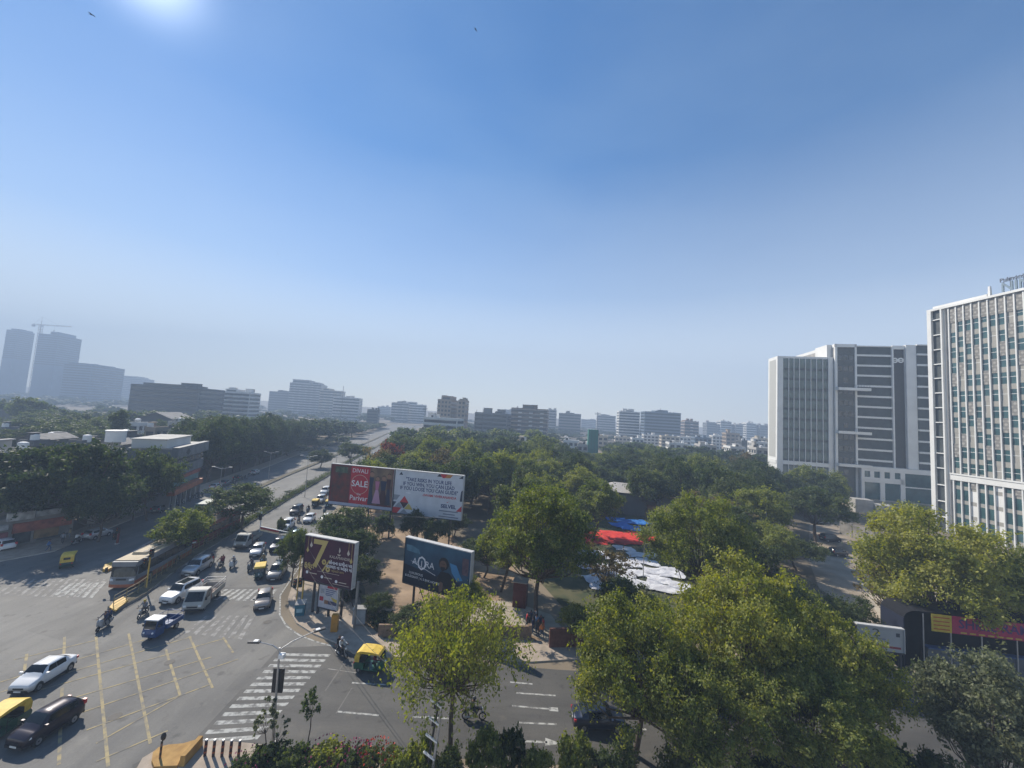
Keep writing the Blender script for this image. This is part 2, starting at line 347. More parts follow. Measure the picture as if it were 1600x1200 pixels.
def manholes():
    for px, py in ((418, 972), (265, 1035), (640, 1092), (180, 1120)):
        g = G(px, py); b = MB(); b.disc((0, 0, .0225), (0, 0, 1), .38, mat('manhole_iron', (.05, .045, .04), .7), 18); tag(b.build('manhole_cover', loc=(g.x, g.y, 0)), {418: 'round iron manhole cover in front of the faded crossing', 265: 'round iron manhole cover inside the yellow box', 640: 'round iron manhole cover between the lane dashes', 180: 'round iron manhole cover low in the yellow box'}[px], 'manhole cover')
manholes()
def pavements():
    b = MB()   # corner pavement under the billboards and strip along the far side of the cross road
    pts = [V2(G(*p)) for p in [(500, 845), (476, 882), (458, 912), (450, 935), (452, 955), (463, 975), (490, 992), (522, 1004), (552, 1022), (600, 1030), (700, 1024), (830, 1036), (905, 1031)]]
    pts += [(28, 39.2), (40, 38.4), (60, 38.4), (60, 40.4), (28, 41.2), V2(G(905, 1005)), V2(G(830, 1003)), V2(G(700, 995)), V2(G(600, 1000)), V2(G(572, 975)), V2(G(560, 930)), V2(G(520, 890)), V2(G(525, 850))]
    b.prism(pts, 0, .13, KERB, PAVE)
    tag(b.build('pavement'), kind='structure')
    b = MB()   # near pavement at the bottom of the picture, below us
    pts = [V2(G(*p)) for p in [(212, 1206), (222, 1188), (240, 1177), (262, 1169), (300, 1163), (345, 1160), (405, 1166), (480, 1180)]] + [(-5, 27.0), (10, 26.9), (40, 27.0), (150, 23), (150, -4), (-12, -4), (-20, 10)]
    b.prism(pts, 0, .14, KERB, PAVE)
    tag(b.build('pavement'), kind='structure')
    b = MB()   # shops-side pavement
    A = [V2(p) for p in AV_L]
    off = [(p[0]-5.2, p[1]+4) for p in A]
    b.prism([(-190, 64.5)]+A[:7]+off[:7][::-1]+[(-190, 72)], 0, .13, KERB, PAVE)
    tag(b.build('pavement'), kind='structure')
    # islands between the carriageways
    def island(name, pl, w, z=.3, m=CONCD, top=None):
        b = MB(); pts = [G(*p) for p in pl]; L = []; Q = []
        for i, p in enumerate(pts):
            d = (pts[min(i+1, len(pts)-1)]-pts[max(i-1, 0)]).normalized(); n = Vector((-d.y, d.x, 0))*w/2
            L.append(V2(p+n)); Q.append(V2(p-n))
        b.prism(Q+L[::-1], 0, z, m, top or m); return tag(b.build(name), kind='structure')
    D2 = mat('median_soil', (.05, .05, .03), .95, col2=(.16, .13, .08), scale=.8, detail=8)
    island('median', [(178, 952), (215, 932), (260, 898), (302, 868), (345, 843), (385, 818), (430, 791), (470, 767), (505, 747), (545, 722), (585, 700), (610, 684), (632, 670)], 1.3, .28, CONCD, D2)
    island('median', [(182, 880), (232, 850), (300, 815)], .5, .22, CONCD)
    island('median', [(345, 790), (400, 764), (450, 742), (500, 722), (545, 703), (585, 687), (606, 677)], 1.6, .28, CONCD, D2)
    # dirt and lawn
    b = MB()
    b.poly([V2(G(*p)) for p in [(572, 800), (600, 780), (655, 790), (720, 850), (800, 880), (830, 960), (900, 1004), (820, 1000), (700, 992), (605, 998), (575, 975), (570, 920), (545, 870)]], DIRT, .012)
    tag(b.build('dirt_ground'), kind='structure')
    b = MB()
    b.poly([V2(G(*p)) for p in [(840, 905), (850, 850), (905, 815), (985, 795), (1060, 800), (1120, 830), (1130, 880), (1120, 945), (1000, 965), (880, 950)]], LAWN, .012)
    tag(b.build('lawn'), kind='structure')
    b = MB()
    b.poly([V2(G(*p)) for p in [(1265, 820), (1300, 812), (1420, 860), (1480, 905), (1480, 960), (1400, 1000), (1330, 950), (1280, 920), (1262, 870)]], mat('parking_dirt', (.22, .18, .13), .95, col2=(.36, .30, .23), scale=.3, detail=8), .012)
    tag(b.build('parking_ground'), kind='structure')
pavements()
# ================================================= façades on a real vertical plane
class Facade:
    """vertical plane through two ground points; s runs along it, z up"""
    def __init__(s, A, B):
        s.A = Vector((A[0], A[1], 0)); s.B = Vector((B[0], B[1], 0)); d = (s.B-s.A); s.L = d.length; s.e = d.normalized(); s.rz = math.atan2(s.e.y, s.e.x)
        s.n = Vector((s.e.y, -s.e.x, 0))
    def sz(s, px, py):
        d = ray(px, py); o = Vector((0, 0, CAM_H)); t = (s.A-o).dot(s.n)/d.dot(s.n); p = o+d*t
        return (p-s.A).dot(s.e), p.z
WALLW = mat('white_facade_panel', (.66, .66, .64), .6, var=.07, scale=.25, detail=6)
WALLG = mat('dark_grey_louvre', (.048, .056, .056), .5, var=.25, scale=.6)
BEIGE = mat('beige_spandrel', (.29, .28, .25), .7, var=.1)
def pattern_mat():
    m = bpy.data.materials.new('circle_pattern_panel'); m.use_nodes = True; nt = m.node_tree; b = nt.nodes['Principled BSDF']
    tc = nt.nodes.new('ShaderNodeTexCoord'); vo = nt.nodes.new('ShaderNodeTexVoronoi'); vo.inputs['Scale'].default_value = .62; vo.inputs['Randomness'].default_value = .05
    nt.links.new(tc.outputs['Object'], vo.inputs['Vector'])
    wv = nt.nodes.new('ShaderNodeMath'); wv.operation = 'SINE'; mu = nt.nodes.new('ShaderNodeMath'); mu.operation = 'MULTIPLY'; mu.inputs[1].default_value = 14
    nt.links.new(vo.outputs['Distance'], mu.inputs[0]); nt.links.new(mu.outputs[0], wv.inputs[0])
    cr_ = nt.nodes.new('ShaderNodeValToRGB'); cr_.color_ramp.elements[0].color = (.18, .172, .16, 1); cr_.color_ramp.elements[1].color = (.32, .31, .285, 1)
    cr_.color_ramp.elements[0].position = .2; cr_.color_ramp.elements[1].position = .8
    nt.links.new(wv.outputs[0], cr_.inputs[0]); nt.links.new(cr_.outputs[0], b.inputs['Base Color']); b.inputs['Roughness'].default_value = .8
    return m
PATT = pattern_mat()

def building_nine():
    C0 = P(1456, 600, 102); C1 = P(1600, 600, 84.3); F = Facade(C0, C1)
    H = F.sz(1456, 484)[1]
    t = empty('office_tower', F.A, F.rz, 'white office tower with close vertical fins, patterned panels and a rooftop letter sign', 'building')
    L = F.L+26; D = 34
    b = MB(); b.box(0, L, .35, D, 0, H-.5, CONC); b.box(0, .6, -.55, .35, 0, H, WALLW); b.box(.6, L, -.55, .35, H-.55, H, WALLW)
    b.box(0, L, .35, D, H-.5, H-.35, CONC); b.box(-.35, 0, -.55, D, 0, H, WALLW); b.box(0, L, D-.3, D, H-.35, H+.8, WALLW)
    b.build('wall', t)
    s1, _ = F.sz(1461, 600); s2, _ = F.sz(1474.5, 600); s3, _ = F.sz(1482.5, 600)
    b = MB(); b.box(.6, s2, .1, .35, 0, H-.55, WALLG); b.build('louvre_strip', t)
    ledz = [F.sz(1468, y)[1] for y in (499, 523, 546, 569, 591, 614, 637, 660, 683, 708, 731, 757, 782, 806)]
    for z in ledz: b = MB(); b.box(.6, s2, -.3, .1, z-.12, z+.12, WALLW); b.build('white_ledge', t)
    b = MB(); b.box(s2, s2+.35, -.55, .35, 0, H-.55, WALLW); b.box(s2+.35, s3-.5, .0, .35, 0, H-.55, WALLW); b.build('corner_pier', t)
    pxs = [1482.5, 1495, 1507, 1519, 1531.3, 1544.5, 1557.5, 1572, 1586]
    fs = [F.sz(p, 480)[0] for p in pxs]; pitch_ = (fs[-1]-fs[0])/(len(fs)-1)
    n = int((L-fs[0])/pitch_)
    zl = F.sz(1495, 751)[1]
    for i in range(n+1):
        s = fs[0]+i*pitch_
        m = MB(); m.box(s-.12, s+.12, -.28, .35, 0, H-.55, WALLW)
        if i < 16: m.build('vertical_fin', t)
    fl = (ledz[1]-ledz[2])
    rest = MB(); restp = MB()
    zt = H-.55-fl*1.05
    for i in range(min(n, 15)):
        s = fs[0]+i*pitch_; x0, x1 = s+.12, s+pitch_-.12
        m = MB(); m.box(x0, x1, -.1, .35, zt, H-.55, PATT); m.build('patterned_panel', t)
        z = zt; k = 0; ph = [1, 2, 0, 3, 1, 2, 3, 0, 2, 1, 3, 0, 2, 1, 3][i]; first = [.5, 1, 1, 1, .5, 1, 1, 1, .5, 1, 1, .5, 1, 1, 1][i]
        pan = MB(); sp = MB()
        while z > zl+2.5:
            h = fl*.68*(first if k == 0 else 1)
            glass = (rest if i >= 9 else MB())
            glass.box(x0, x1, .05, .35, z-h, z, GLASST if (i*5+k*3) % 7 else BEIGE)
            glass.box(x0, x1, .02, .05, z-h*.42, z-h*.38, WALLW)
            if i < 9: glass.build('window', t)
            z -= h; h2 = fl*.32
            if (k+ph) % 4 == 0: h2 = fl*.85; pan.box(x0, x1, -.08, .35, z-h2, z, PATT)
            else: sp.box(x0, x1, .0, .35, z-h2, z, BEIGE)
            if i < 9:
                if pan.v: pan.build('patterned_panel', t); pan = MB()
                if sp.v: sp.build('spandrel', t); sp = MB()
            z -= h2; k += 1
        if pan.v: tag(pan.build('patterned_panel', t), kind='stuff')
        if sp.v: tag(sp.build('spandrel', t), kind='stuff')
        m = MB(); m.box(x0, x1, .05, .35, 1, zl-.1, GLASST if i % 3 != 2 else WALLW)
        for q in range(5): m.box(x0, x1, .02, .05, 1+q*3.4, 1.9+q*3.4, BEIGE)
        m.build('window', t)
    if rest.v: tag(rest.build('window', t), kind='stuff')
    b = MB(); b.box(s3, L, -.40, .2, zl+.1, zl+1.5, WALLW); b.box(s3, L, -.55, -.42, zl+1.45, zl+1.8, WALLW); b.build('podium_ledge', t)
    # roof
    sA = F.sz(1540, 470)[0]
    b = MB(); b.box(.4, sA, .36, 1.0, H, H+.8, WALLW); b.build('parapet', t)
    b = MB(); b.box(sA+.1, sA+.6, .4, 1.0, H, H+2.6, WALLW, taper=.08); b.build('roof_vent', t)
    bm_ = mat('sign_letter_blue_grey', (.16, .22, .27), .5, var=.1)
    s0 = F.sz(1559, 460)[0]
    me = text_mesh('NINE', 2.9, bm_, .12, 'LEFT', .04, 1.0); obj('roof_lettering', me, t, (s0, .9, H+1.5), (R(90), 0, 0))
    me = text_mesh('Pulmonology', 1.25, mat('sign_letter_dark', (.09, .11, .15), .5), .08, 'LEFT', .01, 1.0); obj('roof_lettering', me, t, (s0-.2, .9, H+3.35), (R(90), 0, 0))
    b = MB()
    for i in range(8): b.tube((s0+.4+i*1.1, 1.1, H-.3), (s0+.4+i*1.1, 1.1, H+3.8), .05, DKMET)
    b.tube((s0, 1.1, H+.4), (s0+8.5, 1.1, H+.4), .04, DKMET); b.tube((s0, 1.1, H+2.9), (s0+8.5, 1.1, H+2.9), .04, DKMET)
    b.build('sign_frame', t)
building_nine()

def building_two():
    F = Facade(P(1216, 600, 150), P(1458, 600, 139.5))
    t = empty('office_block', F.A, F.rz, 'wide office block with dark striped storeys, white slabs and a glass wing with thin fins', 'building')
    S = lambda p, y=640: F.sz(p, y)[0]
    Z = lambda y, p=1300: F.sz(p, y)[1]
    D = 26; WD = 8; HL = Z(557, 1250)
    sL = S(1302)
    b = MB()   # glass wing
    b.box(0, sL, .6, WD, 0, HL-.3, CONC); b.box(-.3, 0, 0, WD, 0, HL, WALLW); b.box(0, S(1223.5), 0, .6, 0, HL, WALLW); b.box(S(1294.5), sL, -.1, .6, 0, HL, WALLW)
    b.box(S(1223.5), S(1294.5), .1, .6, HL-.8, HL, WALLW); b.box(0, sL, .6, WD, HL-.3, HL-.1, CONC)
    b.build('wall', t)
    x0, x1 = S(1223.5), S(1294.5); zb0, zb1 = Z(727, 1250), Z(721, 1250)
    fins = [S(1200+q/4) for q in (130, 163, 197, 235, 270, 305, 345)]
    ed = [x0]+fins+[x1]
    for i in range(len(ed)-1):
        b = MB(); b.box(ed[i]+.1, ed[i+1]-.1, .35, .6, zb1, HL-.8, GLASST)
        z = zb1
        while z < HL-2: b.box(ed[i]+.1, ed[i+1]-.1, .3, .35, z, z+.9, mat('bluegrey_spandrel', (.045, .055, .058), .5, var=.2)); z += 3.9
        b.build('window', t)
        b = MB(); b.box(ed[i]+.1, ed[i+1]-.1, .35, .6, 2, zb0, GLASST)
        for z in (6, 9.9): b.box(ed[i]+.1, ed[i+1]-.1, .3, .35, z, z+.9, mat('bluegrey_spandrel', (0, 0, 0)))
        b.build('window', t)
    for s in fins:
        b = MB(); b.box(s-.1, s+.1, .05, .6, 2, HL-.8, WALLW); b.build('vertical_fin', t)
    b = MB(); b.box(x0, x1, -.1, .3, zb0, zb1, WALLW); b.build('floor_ledge', t)
    # side louvre lines of the wing (west side)
    b = MB(); b.box(-.45, -.3, .6, WD-.4, zb0, zb1, WALLW); b.box(-.36, -.3, 1.4, WD-1.2, zb1+1, HL-1.2, mat('pale_louvre', (.40, .40, .38), .6)); b.build('side_panel', t)
    # tower
    HT = Z(538.5, 1320); a0, a1 = S(1302.5), S(1336.5)
    b = MB(); b.box(a0, a1, -.6, D+2, 0, HT-1.2, CONC); b.box(a0-1.6, a0, 1.0, 9, HL-3, HT, WALLW); b.box(a0, S(1306), -1.2, -.6, 0, HT, WALLW); b.box(S(1333.5), a1, -1.2, -.6, 0, HT, WALLW)
    b.box(a0, a1, -1.2, D+2, HT-1.2, HT, WALLW); b.build('stair_tower', t)
    c0, c1 = S(1306), S(1333.5)
    DG = mat('grey_green_cladding', (.085, .088, .082), .7, var=.2)
    b = MB(); b.box(c0, c1, -.8, -.6, 0, HT-1.2, DG); b.build('cladding', t)
    fl = (Z(541, 1360)-Z(1133/4+420, 1360))/9.1
    for k in range(14):
        z = HT-6.1-k*fl
        if z < 6: break
        for q in range(3):
            u = c0+(c1-c0)*(.06+.31*q); 
            if k % 4 == 2 and q != 1: continue
            w = MB(); w.box(u, u+(c1-c0)*.24, -.86, -.8, z, z+1.9, GLASSD); w.build('window', t)
    for yy in (605.5, 672.5, 723):
        z = Z(yy+2, 1330); w = MB(); w.box(a0-.1, S(1352), -3.4, -1.2, z-.9, z+.1, WALLW); w.build('balcony_slab', t)
        w = MB(); 
        for i in range(12): 
            x = a0+(S(1350)-a0)*i/11; w.tube((x, -3.3, z+.1), (x, -3.3, z+1.2), .04, DKMET, n=4)
        w.tube((a0, -3.3, z+1.2), (S(1350), -3.3, z+1.2), .04, DKMET, n=4); w.build('balcony_railing', t)
    # striped blocks
    def striped(p0, p1, ytop, ybot, ledges, proud):
        s0, s1 = S(p0), S(p1); zt = Z(ytop, (p0+p1)/2); zb = 15
        b = MB(); b.box(s0, s1, proud+.3, D, 0, zt-.4, CONC); b.box(s0, s1, proud-.2, D, zt-.4, zt, WALLW); b.build('wall', t)
        zs = [Z(y, (p0+p1)/2) for y in ledges]
        for i in range(len(zs)-1):
            b = MB(); b.box(s0, s1, proud+.1, proud+.3, zs[i+1]+.35, zs[i]-.35, WALLG)
            b.build('louvred_storey', t)
        for z in zs[1:]:
            b = MB(); b.box(s0-.05, s1, proud-.35, proud+.3, z-.35, z+.35, WALLW); b.build('floor_ledge', t)
    led = [541]+[420+q/4 for q in (543, 607, 670, 735, 800, 865, 930, 997, 1065, 1133)]+[719.5, 734]
    striped(1337, 1393.5, 540.5, 735, led, .0)
    led2 = [539.5]+[420+q/4 for q in (541, 607, 675, 741, 809, 877, 944, 1013, 1083, 1152)]+[724, 741]
    striped(1430.5, 1470, 539.5, 741, led2, -1.2)
    zt = Z(541, 1400)
    b = MB(); b.box(S(1393.5), S(1396), -.6, D, 0, zt, WALLW); b.box(S(1414.5), S(1430.5), -.9, D, 0, zt+.4, WALLW); b.box(S(1396), S(1414.5), -.3, D, zt-1.2, zt+.2, WALLW); b.build('pier', t)
    b = MB(); b.box(S(1396), S(1414.5), .2, D, 0, zt-1.2, mat('dark_stone_strip', (.05, .047, .045), .6, var=.2)); b.build('dark_strip', t)
    for p in (1400.3, 1409.5):
        s = S(p); z = Z(563, p); b = MB()
        for i in range(20):
            a, c = 2*math.pi*i/20, 2*math.pi*(i+1)/20
            b.face([(s+math.cos(q)*r, .12, z+math.sin(q)*r) for q, r in ((a, 1.0), (c, 1.0), (c, .5), (a, .5))], WHITEP)
        b.box(s-.9, s+.9, .10, .115, z-.15, z+.15, WHITEP); b.build('wall_emblem', t)
    # podium in front
    zp = Z(731, 1400)
    y0 = -3.2
    def pz(y): return F.sz(1400, y)[1]
    p0, p1 = S(1336), S(1475)
    b = MB(); b.box(p0, p1, y0+.5, 0, 0, zp-.3, CONC); b.box(p0, p1, y0, 0, zp-.3, zp, WALLW)
    zA, zB, zC = Z(735, 1360), Z(744.5, 1360), Z(752, 1360)
    b.box(p0, p1, y0, y0+.5, zA, zp-.3, WALLW); b.box(p0, S(1400), y0, y0+.5, zC, zB, WALLW)
    for a, c, z0, z1 in [(1336, 1340.5, zB, zA), (1349, 1355, zB, zA), (1364, 1370.5, zB, zA), (1379, 1386, zB, zA), (1394.5, 1401.5, 0, zA), (1336, 1340.5, 0, zC), (1364, 1371, 0, zC), (1447, 1454.5, 0, zA), (1459, 1475, 0, zA)]:
        b.box(S(a), S(c), y0, y0+.5, z0, z1, WALLW)
    b.build('podium', t)
    for a, c, z0, z1 in [(1340.5, 1349, zB, zA), (1355, 1364, zB, zA), (1370.5, 1379, zB, zA), (1386, 1394.5, zB, zA), (1340.5, 1364, .5, zC), (1371, 1394.5, .5, zC), (1401.5, 1447, .5, zA), (1454.5, 1459, .5, zA)]:
        w = MB(); w.box(S(a), S(c), y0+.3, y0+.5, z0, z1, GLASST)
        if z1-z0 > 8: w.box(S(a), S(c), y0+.22, y0+.3, z0+(z1-z0)*.5, z0+(z1-z0)*.54, WALLW)
        w.build('window', t)
building_two()

# ================================================= other buildings
ex_ = lambda yaw: (Vector((math.cos(yaw), math.sin(yaw), 0)), Vector((-math.sin(yaw), math.cos(yaw), 0)))
BM = {}
def bmat(k):
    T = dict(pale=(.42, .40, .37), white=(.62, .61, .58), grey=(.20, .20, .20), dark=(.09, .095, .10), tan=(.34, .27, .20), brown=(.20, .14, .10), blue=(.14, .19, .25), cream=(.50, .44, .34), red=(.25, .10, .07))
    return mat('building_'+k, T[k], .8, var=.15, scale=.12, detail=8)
WIN = mat('window_dark', (.03, .035, .04), .25, spec=.7, var=.4, scale=.4)
def building(name, px0, px1, ytop, Y, depth=18, k='pale', yaw=-.2, floor=3.3, bay=3.2, style='grid', label='', group=None, ledge=.25, roof=2, tanks=2, zmin=0, steps=None, cat='building', band='white'):
    ex, ey = ex_(yaw); pm = (px0+px1)/2
    d0, d1 = ray(px0, ytop), ray(px1, ytop)
    cx = lambda a, b: a.x*b.y-a.y*b.x
    az = math.atan2(ray(pm, ytop).x, ray(pm, ytop).y)
    for _ in range(12):
        if az < -yaw:    # we see the front and the right (east) side
            A = P(px0, ytop, Y); B = A+ey*depth; W = -cx(d1, B)/cx(d1, ex)
        else:            # front and left side
            Bv = P(px1, ytop, Y); C = Bv+ey*depth; W = cx(d0, C)/cx(d0, ex); A = Bv-ex*W
        if W > depth*.45: break
        depth *= .8
    H = P(pm, ytop, Y+(depth*.1)).z
    W = max(W, 3)
    t = empty(name, (A.x, A.y, 0), yaw, label, cat, group)
    m = bmat(k); b = MB()
    nf = max(1, int(round(H/floor))); fh = H/nf; nb = max(1, int(round(W/bay))); bw = W/nb; nd = max(1, int(round(depth/bay))); dw = depth/nd
    b.box(0, W, 0, depth, 0, H, m)
    b.box(0, W, 0, .25, H, H+.9, m); b.box(0, W, depth-.25, depth, H, H+.9, m); b.box(0, .25, .25, depth-.25, H, H+.9, m); b.box(W-.25, W, .25, depth-.25, H, H+.9, m)
    lm = bmat(band) if band else m
    if ledge:
        for i in range(1, nf+1):
            b.box(-ledge, W+ledge, -ledge, depth+ledge, i*fh-.35, i*fh-.05, lm)
    b.build('wall', t)
    left = az >= -yaw
    z0f = max(0, nf-14)
    if style == 'grid' and (nf-z0f)*(nb+nd) <= 100:
        wm = MB(); wm.box(.18*bw, .82*bw, -.06, .0, .28*fh, .80*fh, WIN); wme = wm.mesh('window')
        wm = MB(); wm.box(-.06, .0, .2*dw, .8*dw, .28*fh, .8*fh, WIN); sme = wm.mesh('window')
        for i in range(z0f, nf):
            for j in range(nb): obj('window', wme, t, (j*bw, 0, i*fh))
            for j in range(nd): obj('window', sme, t, ((0 if left else W+.06), j*dw, i*fh))
    else:
        for i in range(z0f, nf):
            b = MB()
            if style == 'balcony':
                b.box(.3, W-.3, -.05, 0, i*fh+.3*fh, i*fh+.82*fh, WIN)
                if i == z0f: q_ = MB(); q_.box(.1, bw-.1, -1.3, -.26, .03, 1.0, lm); bme = q_.mesh('balcony')
                for j in range(2, nb, 3): obj('balcony', bme, t, (j*bw, 0, i*fh))
            else: b.box(.5, W-.5, -.05, 0, i*fh+.3*fh, i*fh+.8*fh, WIN)
            x = 0 if left else W+.05
            b.build('window_row', t); b = MB(); b.box(x-.05, x, .8, depth-.8, i*fh+.3*fh, i*fh+.8*fh, WIN); b.build('window_row', t)
    rr = random.Random(int(px0*7+Y))
    for i in range(roof):
        w = W*rr.uniform(.12, .3); x = rr.uniform(.03, .7)*W; y = depth*rr.uniform(.2, .5); h = rr.uniform(2.4, 4.5)*(1 if H > 12 else .6)
        b = MB(); b.box(x, x+w, y, y+min(depth*.4, 5), H, H+h, m); b.box(x-.3, x+w+.3, y-.3, y+min(depth*.4, 5)+.3, H+h, H+h+.2, lm); b.build('roof_room', t)
    for i in range(tanks):
        x = rr.uniform(.1, .9)*W; y = rr.uniform(.15, .85)*depth; b = MB()
        b.tube((x, y, H+.3), (x, y, H+1.9), .8, BLK if i % 2 else WHITEP, n=10); b.ball((x, y, H+1.9), .8, BLK if i % 2 else WHITEP, sc=(1, 1, .35)); b.build('water_tank', t)
    if steps:
        for (a, c, h) in steps:
            b = MB(); b.box(W*a, W*c, depth*.1, depth*.9, H, H+h, m)
            b.box(W*a+1, W*c-1, depth*.1-.05, depth*.1, H+h*.25, H+h*.7, WIN); b.build('upper_storey', t)
    return t
# --- far skyline, left to right
SKY = [
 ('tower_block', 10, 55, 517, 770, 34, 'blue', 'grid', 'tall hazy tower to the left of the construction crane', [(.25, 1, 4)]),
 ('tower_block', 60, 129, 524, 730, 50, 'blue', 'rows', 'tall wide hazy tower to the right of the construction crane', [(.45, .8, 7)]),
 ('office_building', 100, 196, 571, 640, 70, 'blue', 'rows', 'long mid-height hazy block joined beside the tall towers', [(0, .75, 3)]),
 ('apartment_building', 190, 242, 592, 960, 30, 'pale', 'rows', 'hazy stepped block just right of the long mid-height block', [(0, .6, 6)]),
 ('office_building', 204, 352, 606, 270, 34, 'dark', 'rows', 'long dark flat-roofed office block above the left trees', [(.12, .75, 2.5)]),
 ('apartment_building', 345, 408, 614, 330, 22, 'white', 'balcony', 'white balconied flats at the right end of the long dark office block', [(.1, .5, 3)]),
 ('apartment_building', 421, 463, 613, 700, 24, 'grey', 'rows', 'grey flats with flat roof at left of the stepped high-rise cluster', [(.35, .6, 4)]),
 ('apartment_building', 453, 512, 600, 660, 40, 'pale', 'balcony', 'tallest stepped flats of the cluster with open roof frames', [(.05, .6, 7), (.7, .9, 4)]),
 ('apartment_building', 500, 540, 611, 620, 28, 'cream', 'balcony', 'cream flats stepping down in the middle of the high-rise cluster', [(.1, .4, 4)]),
 ('apartment_building', 521, 567, 622, 520, 24, 'white', 'balcony', 'pale flats with dark windows at the right end of the high-rise cluster', [(.2, .5, 2)]),
 ('office_building', 574, 594, 641, 420, 16, 'dark', 'rows', 'small dark hoarding-like block left of the avenue end', None),
 ('apartment_building', 590, 612, 636, 900, 24, 'pale', 'rows', 'faint pale block just left of where the avenue ends', None),
 ('apartment_building', 612, 640, 630, 620, 26, 'pale', 'balcony', 'pale flats directly above the end of the avenue', [(.3, .7, 3)]),
 ('apartment_building', 636, 667, 633, 660, 26, 'white', 'balcony', 'white flats just right of the end of the avenue', [(0, .5, 5)]),
 ('apartment_building', 684, 716, 626, 330, 20, 'tan', 'grid', 'unfinished brown tower with flat concrete roof frames above the park trees', [(.2, .9, 4)]),
 ('apartment_building', 716, 733, 627, 330, 18, 'tan', 'grid', 'narrow unfinished brown tower standing right of its wider twin', [(.1, .9, 2)]),
 ('office_building', 662, 725, 655, 250, 16, 'white', 'rows', 'low white roofed building below the unfinished brown towers', None),
 ('office_building', 742, 799, 647, 300, 20, 'grey', 'rows', 'grey block with window bands and roof antennas over the trees', [(.62, .85, 2.5)]),
 ('apartment_building', 785, 812, 641, 800, 24, 'pale', 'rows', 'faint block peeking between the grey and the brown flats', None),
 ('apartment_building', 799, 858, 640, 330, 22, 'brown', 'balcony', 'brown flats with white balconies and a high roof room', [(.3, .65, 4)]),
 ('apartment_building', 855, 870, 641, 600, 20, 'pale', 'rows', 'narrow pale block tucked right of the brown balconied flats', None),
 ('apartment_building', 874, 908, 647, 560, 24, 'grey', 'grid', 'lone grey block with flat top left of the mid skyline gap', [(.3, .7, 2)]),
 ('apartment_building', 908, 932, 656, 1000, 24, 'pale', 'rows', 'faint low block in the mid skyline gap', None),
 ('apartment_building', 932, 962, 650, 700, 26, 'pale', 'rows', 'hazy pale block left of the striped white towers', [(.2, .5, 3)]),
 ('apartment_building', 964, 1000, 644, 480, 24, 'white', 'balcony', 'white towers striped with dark vertical window bays', [(.3, .7, 3)]),
 ('office_building', 1001, 1064, 645, 440, 26, 'blue', 'rows', 'wide blue-grey glass office with pale left wall and roof mast', [(.3, .6, 2.5)]),
 ('apartment_building', 1063, 1092, 659, 500, 20, 'brown', 'balcony', 'brown and white flats right of the blue-grey glass office', [(.1, .4, 2)]),
 ('apartment_building', 1098, 1120, 661, 700, 22, 'grey', 'rows', 'first grey tower of the far right tower row', [(.4, .9, 2)]),
 ('apartment_building', 1119, 1143, 659, 690, 22, 'white', 'rows', 'second tower of the far right row, white with grey bays', [(.1, .5, 2)]),
 ('apartment_building', 1141, 1161, 664, 680, 22, 'pale', 'rows', 'third pale tower of the far right tower row', None),
 ('apartment_building', 1158, 1182, 662, 690, 22, 'white', 'rows', 'fourth white tower of the far right tower row', [(.1, .6, 2)]),
 ('apartment_building', 1178, 1205, 665, 680, 22, 'grey', 'rows', 'last grey tower of the far right row beside the glass wing', None),
 ('apartment_building', -30, 12, 595, 900, 30, 'pale', 'rows', 'faint hazy block at the far left edge of the skyline', None),
]
for n, a, c, y, Y, D, k, st, lb, stp in SKY:
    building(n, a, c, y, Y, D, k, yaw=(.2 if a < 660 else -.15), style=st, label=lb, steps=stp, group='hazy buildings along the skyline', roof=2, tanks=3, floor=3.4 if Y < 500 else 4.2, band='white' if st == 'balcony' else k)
# --- low town between the park trees and the skyline on the right, and far left roofs
LOW = [(880, 905, 690, 260, 'white'), (903, 935, 697, 225, 'pale'), (934, 950, 683, 300, 'cream'), (985, 1006, 686, 300, 'white'), (1003, 1035, 681, 360, 'white'), (1030, 1062, 683, 340, 'cream'),
       (1058, 1085, 684, 380, 'white'), (1080, 1112, 685, 330, 'blue'), (1108, 1130, 682, 400, 'white'), (1128, 1156, 678, 360, 'tan'), (1150, 1172, 690, 290, 'dark'), (1168, 1202, 692, 270, 'white'),
       (1175, 1204, 686, 340, 'cream'), (805, 832, 692, 170, 'cream'), (826, 846, 704, 160, 'cream'), (1040, 1075, 694, 250, 'white'), (1085, 1120, 697, 230, 'pale'), (1130, 1165, 700, 220, 'white'), (960, 985, 684, 380, 'cream'), (1170, 1202, 702, 205, 'pale')]
LOWL = ['white house with flat roof behind the park trees, left of the net-wrapped frame', 'pale low house just right of the white flat-roofed one', 'cream house with a domed roof room below the skyline gap', 'white house low in front of the striped towers', 'white house in front of the wide glass office', 'cream house under the right end of the glass office', 'white house at the foot of the brown and white flats', 'blue-grey low house left of the far tower row', 'white low house under the first far tower', 'tan unfinished house with roof posts below the far tower row', 'dark-walled house in the low town', 'largest white house next to the glass wing, low town', 'cream house behind the largest white house', 'cream stepped villa among the dark park trees', 'lower cream annexe right of the stepped villa', 'white roofs nearest to the trees below the glass office', 'pale house at the tree line below the blue-grey house', 'white house at the tree line right of the pale one', 'cream house between the domed house and the striped towers', 'pale house nearest to the trees beside the glass wing']
for (a, c, y, Y, k), lb in zip(LOW, LOWL):
    building('house', a, c, y, Y, 12, k, label=lb, group='low houses beyond the park', roof=1, tanks=2, floor=3.2, bay=3.4, cat='house', band=k)
